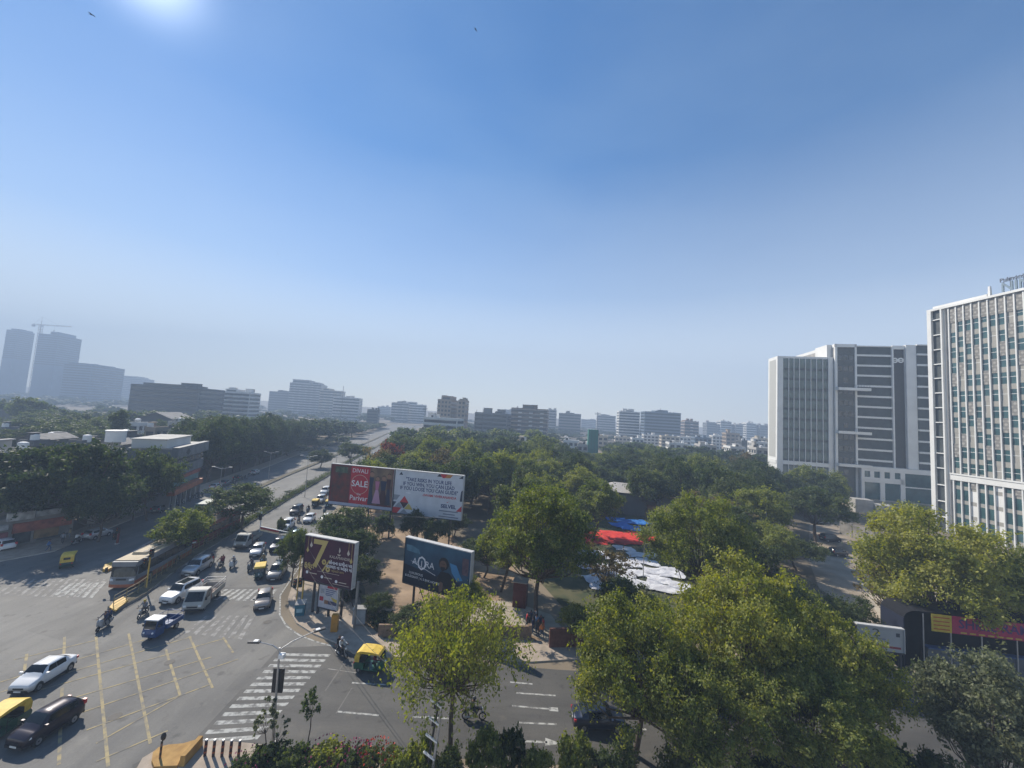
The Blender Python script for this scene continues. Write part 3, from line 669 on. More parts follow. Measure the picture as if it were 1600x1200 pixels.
# ================================================= old town left of the avenue
ROOFW = mat('lime_washed_roof', (.45, .43, .39), .85, var=.2, scale=.3, detail=8)
TIN = mat('old_tin_roof', (.13, .125, .12), .8, col2=(.27, .25, .23), scale=.7, detail=8)
def gabled(px0, px1, ytop, Y, depth, k, label, rz=.2, roofm=None):
    A = P(px0, ytop, Y); B = P(px1, ytop, Y); W = (B-A).length; H = A.z
    t = empty('gabled_shed', (A.x, A.y, 0), rz, label, 'shed', 'low roofs of the old town'); m = bmat(k)
    h = min(2.6, W*.2); b = MB(); b.box(0, W, 0, depth, 0, H-h, m)
    b.add([(0, 0, H-h), (W, 0, H-h), (W/2, 0, H)], [(0, 1, 2)], m); b.add([(0, depth, H-h), (W, depth, H-h), (W/2, depth, H)], [(2, 1, 0)], m)
    b.build('wall', t); b = MB(); rm = roofm or TIN
    for s in (0, 1):
        x0, x1 = (-.4, W/2) if s == 0 else (W+.4, W/2); z0 = H-h-.3
        b.add([(x0, -.4, z0+.1), (x0, depth+.4, z0+.1), (x1, depth+.4, H+.1), (x1, -.4, H+.1), (x0, -.4, z0), (x0, depth+.4, z0), (x1, depth+.4, H), (x1, -.4, H)],
              [(0, 1, 2, 3), (7, 6, 5, 4), (0, 3, 7, 4), (1, 5, 6, 2), (0, 4, 5, 1)], rm)
    b.build('roof', t)
    b = MB(); b.box(W*.3, W*.5, -.05, 0, 1.2, 2.6, WIN); b.build('window', t)
LF = [(-40, 48, 712, 74, 14, 'pale', 'flat pale roof with a low railing at the left edge, behind the big dark tree'), (28, 70, 694, 92, 12, 'dark', 'dark-walled flat roof behind the left end of the big dark tree'), (60, 112, 690, 100, 14, 'grey', 'grey flat roof cluttered with tanks above the big dark tree'),
      (105, 160, 694, 96, 12, 'dark', 'plain grey-blue flat roof above the top of the big dark tree'), (36, 72, 664, 150, 12, 'cream', 'cream box house among the far left trees'), (58, 95, 671, 135, 10, 'dark', 'dark low roof in front of the cream box house'),
      (-10, 30, 672, 130, 14, 'dark', 'dark low roof at the left edge below the far trees'), (200, 232, 664, 140, 12, 'white', 'bright white flat roof right of the tall narrow tree'), (226, 262, 672, 125, 12, 'tan', 'tan low roof in front of the big gabled shed'),
      (262, 284, 662, 150, 10, 'pale', 'small pale house right of the big gabled shed'), (170, 222, 686, 100, 12, 'dark', 'dark block below the tall narrow tree'), (55, 100, 664, 175, 12, 'grey', 'grey hidden roof among the far left trees')]
for (a, c, y, Y, D, k, lb) in LF:
    building('house', a, c, y, Y, D, k, yaw=.2, label=lb, group='low roofs of the old town', roof=1, tanks=1, floor=3.2, bay=3.0, cat='house', band=k, ledge=.15)
gabled(28, 62, 678, 96, 9, 'dark', 'shed with a sloping tin roof above the left end of the big tree')
gabled(150, 182, 686, 94, 8, 'grey', 'shed with a sloping tin roof beside the white roof tank')
gabled(218, 264, 643, 170, 16, 'dark', 'big dark gabled shed right of the tall narrow tree')
gabled(-12, 20, 639, 190, 14, 'dark', 'gabled shed half hidden by trees at the far left edge')
def tank_tower():
    p = P(180, 690, 90); b = MB(); b.tube((0, 0, 0), (0, 0, p.z), 1.0, CONC, n=12); b.tube((0, 0, p.z), (0, 0, p.z+2.4), 1.75, WHITEP, n=18); b.tube((0, 0, p.z+2.4), (0, 0, p.z+2.6), 1.9, WHITEP, n=18)
    tag(b.build('water_tank', loc=(p.x, p.y, 0)), 'round white roof tank standing above the dark roofs left of the shop block', 'water tank')
tank_tower()
def shop_block():
    A = G(258, 800); B = G(306, 774); F = Facade(A, B); H = F.sz(300, 694)[1]; L = F.L
    t = empty('shop_building', F.A, F.rz, 'corner shop block with white roof and grey and orange sign bands facing the avenue', 'building')
    b = MB(); b.box(0, L, 0, 7, 0, H-.2, bmat('grey')); b.box(0, L, 0, 7, H-.2, H, ROOFW); b.box(-.3, L*.75, 1, 6.4, H+.02, H+1.6, bmat('white')); b.box(-.5, L*.75+.2, .8, 6.6, H+1.6, H+1.8, ROOFW); b.build('wall', t)
    z = lambda y: F.sz(295, y)[1]
    cols = [((.13, .14, .15), 694, 709, 1.1), ((.10, .11, .12), 713, 718, .5), ((.11, .12, .13), 721, 735, .7), ((.28, .07, .05), 737, 742, .4), ((.10, .20, .20), 743, 751, .1), ((.32, .10, .04), 752, 759, 1.3)]
    for i, (c, y0, y1, pr) in enumerate(cols):
        b = MB(); b.box(-.4 if pr > .6 else 0, L+(.8 if i < 1 else -.4*i*.5), -pr, 0, z(y1), z(y0), mat('shop_band_%d' % i, c, .6, var=.3, scale=.8)); b.build('sign_band', t)
    for j in range(7):
        b = MB(); b.box(L*j/6-.2, L*j/6+.2, -.6, -.1, 0, z(759), CONC if j % 2 else bmat('grey')); b.build('pillar', t)
    for j in range(6):
        b = MB(); b.box(L*j/6+.4, L*(j+1)/6-.4, -.08, 0, .3, z(761), WIN); b.build('shop_front', t)
    for j in range(3):
        for q in range(2): b = MB(); b.box(-.06, 0, .9+2*j, 2.1+2*j, 4+q*3.6, 5.4+q*3.6, WIN); b.build('window', t)
    for j in range(6):
        b = MB(); b.box(L*j/6+.5, L*(j+1)/6-.3, -.52, -.5, z(718), z(713), WIN); b.build('window', t)
    b = MB(); b.add([(L*.28, -1.15, z(697)), (L*.36, -1.15, z(703)), (L*.28, -1.15, z(708)), (L*.2, -1.15, z(703))], [(0, 3, 2, 1)], mat('shop_logo_dark', (.05, .05, .06)))
    b.build('sign_emblem', t)
shop_block()
def left_shops():
    A = G(-60, 868); B = G(112, 836); F = Facade(A, B); L = F.L
    t = empty('shop_row', F.A, F.rz, 'row of low shops with faded red boards and stained upper wall at the left', 'building')
    sx = lambda p: F.sz(p, 820)[0]; H = F.sz(50, 772)[1]
    b = MB(); b.box(0, L, 2.5, 12, 0, H-.3, CONCD); b.box(0, L, 2.5, 12, H-.3, H, ROOFW); b.box(0, L, 0, 2.5, 0, F.sz(50, 806)[1], CONCD); b.build('wall', t)
    def band(a, c, y0, y1, col, pr, nm='sign_board'):
        z0, z1 = F.sz((a+c)/2, y1)[1], F.sz((a+c)/2, y0)[1]
        b = MB(); b.box(sx(a), sx(c), -pr, 0, max(z0, .2), z1, mat('shop_board_%d_%d' % (a, y0), col, .7, var=.45, scale=1.3, detail=7)); b.build(nm, t)
    band(-50, 12, 824, 832, (.30, .30, .30), .4); band(8, 50, 800, 812, (.38, .37, .35), .5); band(52, 92, 796, 804, (.33, .33, .33), .5)
    band(20, 110, 812, 826, (.26, .08, .05), .3); band(55, 92, 822, 838, (.20, .13, .06), .2); band(-50, 14, 836, 858, (.18, .06, .07), .2, 'shutter'); band(22, 50, 832, 850, (.05, .06, .06), .15, 'shutter'); band(60, 108, 836, 846, (.07, .07, .07), .1, 'shutter')
left_shops()
def left_compound():   # walls and gate blocks under the trees further up the avenue
    b = MB(); a = G(205, 806); c = G(268, 786)
    for i in range(10):
        p = lerp(a, c, i/10); q = lerp(a, c, (i+.82)/10); d = (q-p).normalized(); n = Vector((-d.y, d.x, 0))*.15
        b.prism([V2(p), V2(q), V2(q+n), V2(p+n)], 0, 1.9, CONCD)
    tag(b.build('compound_wall'), 'weathered compound wall with gaps, under the trees left of the avenue', 'wall')
    for px, py, lb in ((206, 800, 'pale notice board leaning on the compound wall near the big dark tree'), (141, 818, 'small round white sign behind the parked white hatchback'), (152, 815, 'small slanted white sign right of the round one')):
        p = G(px, py+6); b = MB(); w = 1.2 if px == 206 else .5; b.box(-w, w, -.05, .05, .6, 3.2 if px == 206 else 2.4, CONC); b.tube((-.4*w, .1, 0), (-.4*w, .1, 1), .05, DKMET); b.tube((.4*w, .1, 0), (.4*w, .1, 1), .05, DKMET)
        tag(b.build('notice_board', loc=p, rot=(0, 0, .3)), lb, 'sign')
left_compound()
# hidden club house roof in the park, cream villa with terrace
def club_house():
    A = P(950, 760, 99); t = empty('club_house', (A.x-1, A.y, 0), -.25, 'low house with a wide pale tiled hip roof in the park', 'house')
    H = P(975, 755, 101).z; b = MB(); b.box(0, 10, 0, 8, 0, H-2.2, bmat('dark')); b.build('wall', t)
    rm = mat('pale_tile_roof', (.44, .41, .38), .8, var=.15, scale=3); b = MB()
    b.add([(-1, -1, H-1.7), (11, -1, H-1.7), (11, 9, H-1.7), (-1, 9, H-1.7), (2.5, 4, H), (7.5, 4, H)], [(0, 1, 5, 4), (1, 2, 5), (2, 3, 4, 5), (3, 0, 4), (3, 2, 1, 0)], rm); b.build('roof', t)
    b = MB(); b.box(10, 13, 1, 6, 0, H-4.4, mat('brick_wall', (.24, .10, .06), .8)); b.build('annexe', t)
club_house()
def green_net():
    A = P(920, 671, 225); B = P(935, 671, 225); H = A.z; W = (B-A).length
    t = empty('net_wrapped_frame', (A.x, A.y, 0), -.1, 'small building frame wrapped in green safety net', 'scaffold')
    b = MB(); b.box(0, W, 0, 5, 0, H, mat('green_net', (.03, .19, .15), .9, var=.15)); b.build('net', t)
    b = MB(); [b.tube((W*i/3, -.2, 0), (W*i/3, -.2, H+.8), .07, DKMET, n=4) for i in range(4)]; b.build('pole', t)
green_net()
def mast(px, ytop, Y, lb, r=.5, cat='mast', cross=True, name='antenna_mast'):
    p = P(px, ytop, Y); b = MB(); b.tube((0, 0, 0), (0, 0, p.z), r, DKMET, r*.5, n=5)
    if cross:
        for k in (.9, .95): b.box(-r*5, r*5, -r*.4, r*.4, p.z*k-r*.4, p.z*k+r*.4, DKMET)
    tag(b.build(name, loc=(p.x, p.y, 0)), lb, cat, 'masts on the skyline')
mast(537, 603, 480, 'thin antenna mast over the stepped high-rise cluster', cross=False)
mast(934, 644, 640, 'thick mast left of the striped white towers', 1.0)
mast(665, 636, 330, 'short mast left of the unfinished brown towers', .4)
mast(745, 640, 290, 'left antenna on the grey banded block', .3, cross=False); mast(755, 639, 290, 'right antenna on the grey banded block', .3, cross=False)
mast(1032, 638, 445, 'antenna on the wide glass office', .4)
def flat_sign(px0, px1, y0, y1, Y, lb):
    pass
def tower_crane():
    Y = 750; top = P(66, 500, Y); base = P(47, 640, Y); H = top.z; x = P(62, 512, Y).x
    yl = mat('crane_paint', (.35, .25, .15), .6); t = empty('tower_crane', (P(56, 560, Y).x, Y, 0), 0, 'tower crane between the two tall hazy towers', 'crane')
    H = P(63, 508, Y).z; b = MB(); w = 1.9
    for sx in (-w, w):
        for sy in (-w, w): b.tube((sx, sy, 0), (sx, sy, H), .32, yl, n=4)
    z = 0; k = 0
    while z < H-3:
        for sy in (-w, w): b.tube((-w if k % 2 else w, sy, z), (w if k % 2 else -w, sy, z+3.4), .2, yl, n=4)
        for sx in (-w, w): b.tube((sx, -w if k % 2 else w, z), (sx, w if k % 2 else -w, z+3.4), .2, yl, n=4)
        z += 3.4; k += 1
    b.build('tower', t); s = Y/FPX
    b = MB(); jl, cl = 48*s, 14*s
    for (yy, zz) in ((-.8, H), (.8, H), (0, H+2)): b.tube((-cl, yy, zz), (jl, yy, zz if zz == H else H+1), .25, yl, n=4)
    for i in range(26): 
        x0 = -cl+(jl+cl)*i/26; x1 = -cl+(jl+cl)*(i+1)/26; b.tube((x0, -.8, H), ((x0+x1)/2, 0, H+1.8), .14, yl, n=4); b.tube(((x0+x1)/2, 0, H+1.8), (x1, .8, H), .14, yl, n=4)
    b.build('jib', t)
    b = MB(); b.tube((0, 0, H), (0, 0, H+17), .5, yl, .2, n=5); b.tube((0, 0, H+17), (-cl*.9, 0, H+1), .12, DKMET, n=4); b.tube((0, 0, H+17), (jl*.6, 0, H+1), .12, DKMET, n=4); b.build('mast_top', t)
    b = MB(); b.box(-cl, -cl+5, -1.2, 1.2, H-3.5, H+.2, CONC); b.build('counterweight', t)
    b = MB(); b.box(1.5, 4, -1.2, 1.2, H-2.8, H-.2, WHITEP); b.build('cab', t)
    b = MB(); b.tube((jl*.45, 0, H), (jl*.45, 0, H-9), .1, DKMET, n=4); b.box(jl*.45-.8, jl*.45+.8, -.8, .8, H-10.5, H-9, DKMET); b.build('hook', t)
tower_crane()
# right side: boundary wall, gate house, ramp wall by the parking ground
def right_walls():
    def wall(name, p, q, h, lb, th=.25, m=CONCD):
        p = G(*p); q = G(*q); L = (q-p).length; b = MB(); n = max(1, int(L/3))
        for i in range(n):
            b.box(L*i/n+.0, L*(i+1)/n-.35, 0, th, 0, h, m); b.box(L*(i+1)/n-.35, L*(i+1)/n, -.08, th+.08, 0, h+.15, m)
        tag(b.build(name, loc=p, rot=(0, 0, math.atan2(q.y-p.y, q.x-p.x))), lb, 'wall')
    wall('boundary_wall', (1312, 834), (1425, 872), 3.0, 'stained grey boundary wall behind the parked dark cars')
    wall('boundary_wall', (590, 996), (830, 998), 1.2, 'low park wall behind the corner pavement, hidden by shrubs', m=mat('brown_wall', (.22, .15, .10), .9, var=.3))
    wall('boundary_wall', (858, 1014), (985, 1012), 1.9, 'dark red-brown wall behind the big left roadside tree', m=mat('red_brown_wall', (.12, .05, .035), .9, var=.3))
    p = P(1337, 812, 118); t = empty('gate_house', (p.x, p.y, 0), -.3, 'low white gate house with a sloping wall in front of the glass podium', 'building'); b = MB()
    b.box(0, 4.5, 0, 3.5, 0, 3.9, CONC, taper=0); b.box(4.55, 11, -1, 3, 0, 2.9, CONC); b.build('wall', t)
    b = MB(); b.box(11.05, 26, -1, 3, 2.8, 3.05, WALLW); b.box(11.05, 26, 0, 2.6, 0, 2.75, WALLG); b.build('canopy', t)
right_walls()
# ================================================= vehicles (model space: +x forward, z up)
TYRE = mat('tyre_rubber', (.02, .02, .02), .85, var=.2)
RIM = mat('wheel_rim', (.35, .35, .36), .35, metal=.7)
LAMP = mat('lamp_glass', (.75, .78, .80), .1, spec=.9, var=.05)
RED = mat('red_lamp', (.45, .02, .02), .25, spec=.8)
AMB = mat('amber_lamp', (.6, .25, .02), .25)
PLATE = mat('number_plate', (.7, .7, .66), .5)
TRIM = mat('black_trim', (.02, .02, .022), .55)
CGL = mat('car_glass', (.010, .014, .016), .10, spec=.45, var=.3, scale=1.2)
def paint(n, c, metal=.0, rough=.32): return mat('paint_'+n, c, rough, metal=metal, var=.05, scale=1.5, coat=.5)
PAINTS = dict(white=paint('white', (.72, .72, .71)), silver=paint('silver', (.48, .49, .50), .5), grey=paint('grey', (.16, .165, .17), .4), black=paint('black', (.018, .018, .022)), bronze=paint('grey_beige', (.25, .23, .21), .4),
              maroon=paint('dark_plum', (.022, .014, .022), .3), blue=paint('pale_blue', (.22, .30, .36), .4), navy=paint('navy', (.02, .03, .06), .2))
def wheel(parent, x, y, r=.31, w=.2):
    s = 1 if y > 0 else -1
    b = MB(); b.tube((0, -w/2, 0), (0, w/2, 0), r, TYRE, n=18); o = b.build('wheel', parent, (x, y, r))
    b = MB(); b.disc((0, s*(w/2+.006), 0), (0, s, 0), r*.62, RIM, 14); b.disc((0, s*(w/2+.012), 0), (0, s, 0), r*.16, TRIM, 8); b.build('rim', o)
    return o
SPECS = dict(   # L, w, h, hood z, belt z, ws0, ws1, r1, r0 (x stations of windscreen foot/top, rear glass top/foot), wheel r, boot z
 sedan=dict(L=4.4, w=.86, h=1.46, hood=.90, belt=.95, ws0=1.22, ws1=.48, r1=-.92, r0=-1.58, boot=1.0, wr=.31, nose=.70),
 hatch=dict(L=3.8, w=.84, h=1.52, hood=.95, belt=.98, ws0=1.10, ws1=.40, r1=-1.30, r0=-1.75, boot=1.02, wr=.30, nose=.72),
 mpv=dict(L=4.5, w=.90, h=1.74, hood=1.03, belt=1.06, ws0=1.35, ws1=.62, r1=-1.85, r0=-2.15, boot=1.10, wr=.33, nose=.78),
 suv=dict(L=4.5, w=.92, h=1.76, hood=1.10, belt=1.12, ws0=1.05, ws1=.45, r1=-1.75, r0=-2.10, boot=1.15, wr=.37, nose=.92))
def make_car(kind, pn, name='parked_car', sunroof=False, rails=False, label='', group=None, cat='car'):
    s = SPECS[kind]; L, w, h = s['L'], s['w'], s['h']; m = PAINTS[pn]; t = empty(name, label=label, cat=cat, group=group)
    X = sorted({L/2, L/2-.08, L/2-.3, L/2-.75, s['ws0']+.25, s['ws0'], (s['ws0']+s['ws1'])/2, s['ws1'], s['ws1']-.35, 0, s['r1']+.4, s['r1'], (s['r1']+s['r0'])/2, s['r0'], -L/2+.3, -L/2+.08, -L/2}, reverse=True)
    X = [x for i, x in enumerate(X) if i == 0 or X[i-1]-x > .05]
    def hz(x):      # hood / boot line
        if x > s['ws0']:
            u = (x-s['ws0'])/(L/2-s['ws0']); return s['hood']-(s['hood']-s['nose'])*u**2.2
        if x < s['r0']:
            u = (s['r0']-x)/(s['r0']+L/2+1e-6); return s['boot']-.10*u**2 if kind == 'sedan' else s['boot']-.12*u
        return s['belt']
    def rz(x):      # greenhouse top
        if x >= s['ws0'] or x <= s['r0']: return None
        if x > s['ws1']: u = (s['ws0']-x)/(s['ws0']-s['ws1']); return s['hood']+(h-.05-s['hood'])*math.sin(u*math.pi/2)**.95
        if x < s['r1']: u = (x-s['r0'])/(s['r1']-s['r0']); return s['boot']+(h-.07-s['boot'])*math.sin(u*math.pi/2)
        u = (x-s['r1'])/(s['ws1']-s['r1']); return h-.07+.07*math.sin(min(1, .25+u*.9)*math.pi/2)*(1 if u < .9 else .9)
    def ww(x):
        u = abs(x)/(L/2); return w*(1-.16*u**6-.02*u)
    def sec(x):
        W = ww(x); b = min(hz(x), s['belt']); z = rz(x); zb = .24+(.06 if abs(x) > L/2-.2 else 0)
        lo = [(W*.90, zb), (W*.985, zb+.14), (W, b-.28), (W*.985, b-.08), (W*.93, b)]
        if z is None: tp = [(W*.82, hz(x)+.015), (W*.6, hz(x)+.035), (0, hz(x)+.05)]
        else:
            k = (z-b)/(h-b) if h > b else 0
            tp = [(W*(.90-.16*k), b+(z-b)*.86), (W*(.80-.16*k), z-.012), (0, z+.012)]
        return [(x, y, zz) for y, zz in lo+tp]
    S = [sec(x) for x in X]; n = 8
    b = MB(); vs = []; fs = []
    for q in S: vs += q+[(x, -y, z) for x, y, z in q[:-1]][::-1]
    k = 2*n-1
    for i in range(len(S)-1):
        for j in range(k-1): fs.append((i*k+j, i*k+j+1, (i+1)*k+j+1, (i+1)*k+j))
        fs.append((i*k+k-1, i*k, (i+1)*k, (i+1)*k+k-1))
    fs.append(tuple(range(k-1, -1, -1))); fs.append(tuple((len(S)-1)*k+j for j in range(k)))
    b.add(vs, fs, m, True); body = b.build('body', t)
    bm = bmesh.new(); bm.from_mesh(body.data); bmesh.ops.recalc_face_normals(bm, faces=bm.faces); bm.to_mesh(body.data); bm.free()
    # glass
    def grid(pts, nm, off):
        b = MB(); c = sum((Vector(p) for r in pts for p in r), Vector())/sum(len(r) for r in pts)
        nr = (Vector(pts[0][-1])-Vector(pts[0][0])).cross(Vector(pts[-1][0])-Vector(pts[0][0])).normalized()
        if nr.dot(c-Vector((0, 0, .6))) < 0: nr = -nr
        vs = [Vector(p)+nr*off for r in pts for p in r]; q = len(pts[0])
        b.add(vs, [(i*q+j, i*q+j+1, (i+1)*q+j+1, (i+1)*q+j) for i in range(len(pts)-1) for j in range(q-1)], CGL, True); return b.build(nm, t)
    def at(x, tt, sgn=1):     # point on the section between belt edge (0) and roof edge (1), then to centre (2)
        q = sec(x); a, c1, d = q[4], q[5], q[6]
        p = [a[i]+(c1[i]-a[i])*tt for i in range(3)]; return (p[0], p[1]*sgn, p[2])
    for sg in (1, -1):
        xs = np.linspace(s['ws1']+.28, s['r1']-.05, 7)
        cut = [list(xs[:4]), list(xs[3:])]
        for c_ in cut:
            rr = []
            for tt in (.12, .55, .93):
                row = []
                for x in c_:
                    x2 = x-(x-s['ws1'])*tt*.9 if x > s['ws1'] else x
                    row.append(at(x2-(.03 if c_ is cut[0] and x == c_[-1] else 0)+(.0), tt, sg))
                rr.append(row)
            if c_ is cut[0]: 
                for r_ in rr: r_[-1] = (r_[-1][0]+.05, *r_[-1][1:])
            grid(rr, 'side_window', .012)
    def screen(xa, xb, nm):
        rr = []
        for x in np.linspace(xa, xb, 4):
            q = sec(x); y = q[6][1]*1.08; z = q[7][2]
            rr.append([(x, yy, z-(abs(yy)/w)**2*.035) for yy in (-y, -y*.5, 0, y*.5, y)])
        return grid(rr, nm, .02)
    screen(s['ws0']-.04, s['ws1']+.03, 'windscreen'); screen(s['r0']+.05, s['r1']-.05, 'rear_window')
    # trim, lamps
    f = L/2
    b = MB(); b.box(f-.06, f+.05, -w*.78, w*.78, .26, .42, TRIM); b.box(f-.05, f+.025, -w*.42, w*.42, .50, .60, TRIM); b.build('grille', t)
    b = MB(); b.box(f+.05, f+.06, -.25, .25, .33, .44, PLATE); b.build('number_plate', t)
    b = MB(); b.box(-f-.03, -f+.06, -w*.8, w*.8, .28, .44, TRIM); b.build('rear_bumper', t)
    b = MB(); b.box(-f-.05, -f-.03, -.25, .25, .62, .73, PLATE); b.build('number_plate', t)
    for sg in (1, -1):
        b = MB(); b.add([(f-.02, sg*w*.5, s['nose']-.10), (f-.02, sg*w*.5, s['nose']), (f-.10, sg*w*.80, s['nose']+.03), (f-.10, sg*w*.80, s['nose']-.09), (f-.38, sg*w*.955, s['nose']+.06), (f-.34, sg*w*.97, s['nose']-.02)], [(0, 1, 2, 3), (3, 2, 4, 5)], LAMP)
        b.box(f-.2, f-.015, sg*w*.5-.02, sg*w*.5+.02, s['nose']-.09, s['nose']-.01, LAMP); b.build('headlight', t)
        b = MB(); z = s['boot']-.28 if kind == 'sedan' else s['boot']-.15
        b.box(-f-.02, -f+.16, sg*w*.80-.13, sg*w*.80+.10, z, z+(.16 if kind == 'sedan' else .3), RED); b.build('tail_light', t)
        b = MB(); b.box(s['ws0']-.38, s['ws0']-.22, sg*(w+.0)-.02, sg*(w+.0)+.02, s['belt']+.02, s['belt']+.06, TRIM); b.box(s['ws0']-.34, s['ws0']-.20, sg*(w+.10)-.10, sg*(w+.10)+.10, s['belt']+.02, s['belt']+.17, m); b.build('side_mirror', t)
        b = MB(); 
        for x in (f-.80, -f+.80): b.disc((x, sg*(ww(x)+.004), s['wr']+.02), (0, sg, 0), s['wr']+.06, TRIM, 18)
        b.box(-f+1.2, f-1.2, sg*ww(0)-.03, sg*ww(0)+.012, .25, .34, TRIM); b.build('wheel_arch', t)
        for x in (f-.80, -f+.80): wheel(t, x, sg*(ww(x)-.085), s['wr'])
    if sunroof:
        b = MB(); b.box(s['r1']+.5, s['ws1']-.1, -w*.52, w*.52, h-.02, h+.026, CGL); b.build('sunroof', t)
    if rails:
        for sg in (1, -1):
            b = MB(); b.tube((s['ws1'], sg*w*.62, h+.04), (s['r1'], sg*w*.62, h+.04), .025, METAL, n=6); b.build('roof_rail', t)
    return t

def make_rickshaw(top='yellow', label='', body=(.01, .09, .05)):
    t = empty('auto_rickshaw', label=label, cat='auto-rickshaw')
    gr = mat('rickshaw_green_%d' % int(body[1]*100), body, .4, coat=.3); ye = mat('rickshaw_canopy', (.62, .42, .05), .6, var=.15, scale=4)
    b = MB()     # tub: rear body and front cowl in profile
    def extr(pts, y0, y1, m, bb): 
        n = len(pts); vs = [(x, y0, z) for x, z in pts]+[(x, y1, z) for x, z in pts]
        bb.add(vs, [tuple(range(n)), tuple(range(2*n-1, n-1, -1))]+[(i, n+i, n+(i+1) % n, (i+1) % n) for i in range(n)], m)
    extr([(-1.25, .28), (-.45, .28), (-.45, .78), (-1.22, .82), (-1.32, .6)], -.62, .62, gr, b)
    b.box(-.45, .75, -.60, .60, .26, .34, gr)
    extr([(.72, .28), (1.05, .30), (1.22, .55), (1.02, 1.0), (.86, 1.05), (.72, .6)], -.42, .42, gr, b)
    b.build('body', t)
    b = MB(); extr([(-1.26, .82), (-.86, .82), (-.83, 1.40), (-.86, 1.50), (.70, 1.50), (.86, 1.42), (.9, 1.50), (.75, 1.62), (.1, 1.70), (-.8, 1.68), (-1.12, 1.56), (-1.28, 1.2)], -.60, .60, ye, b); b.build('canopy', t)
    b = MB(); b.add([(.98, -.46, 1.02), (.98, .46, 1.02), (.84, .52, 1.50), (.84, -.52, 1.50)], [(0, 1, 2, 3)], CGL); b.add([(.985, -.50, 1.0), (.985, -.46, 1.0), (.85, -.52, 1.52), (.85, -.56, 1.52)], [(0, 1, 2, 3)], BLK); b.build('windscreen', t)
    for sg in (1, -1):
        b = MB(); b.tube((.95, sg*.5, 1.0), (.82, sg*.56, 1.5), .025, BLK, n=6); b.build('pillar', t); b = MB(); b.tube((.1, sg*.58, .34), (.1, sg*.58, 1.52), .02, BLK, n=6); b.tube((.1, sg*.58, .9), (-.5, sg*.58, .9), .02, BLK, n=6); b.build('pillar', t)
    b = MB(); b.box(-.86, -.5, -.55, .55, .78, .9, BLK); b.box(-.92, -.84, -.55, .55, .85, 1.35, BLK); b.build('rear_seat', t)
    b = MB(); b.box(.15, .42, -.32, .32, .62, .74, BLK); b.box(.22, .34, -.1, .1, .34, .62, BLK); b.build('driver_seat', t)
    b = MB(); b.tube((.68, -.3, 1.0), (.68, .3, 1.0), .02, BLK, n=6); b.tube((.68, 0, 1.0), (.85, 0, .7), .03, BLK, n=6); b.build('handlebar', t)
    b = MB(); b.tube((0, -.05, 0), (0, .05, 0), .22, TYRE, n=14); w = b.build('wheel', t, (1.02, 0, .22)); b = MB(); b.tube((0, -.055, 0), (0, .055, 0), .1, RIM, n=10); b.build('rim', w)
    for sg in (1, -1):
        b = MB(); b.tube((0, -.06, 0), (0, .06, 0), .22, TYRE, n=14); w = b.build('wheel', t, (-.85, sg*.56, .22)); b = MB(); b.tube((0, -.065, 0), (0, .065, 0), .1, RIM, n=10); b.build('rim', w)
    b = MB(); b.tube((1.12, 0, .82), (1.22, 0, .80), .09, LAMP, n=10); b.build('headlight', t)
    b = MB(); b.box(-1.34, -1.30, -.55, -.42, .62, .74, RED); b.box(-1.34, -1.30, .42, .55, .62, .74, RED); b.build('tail_light', t)
    b = MB(); b.box(-1.285, -1.27, -.3, .3, 1.15, 1.42, CGL); b.build('rear_window', t)
    return t

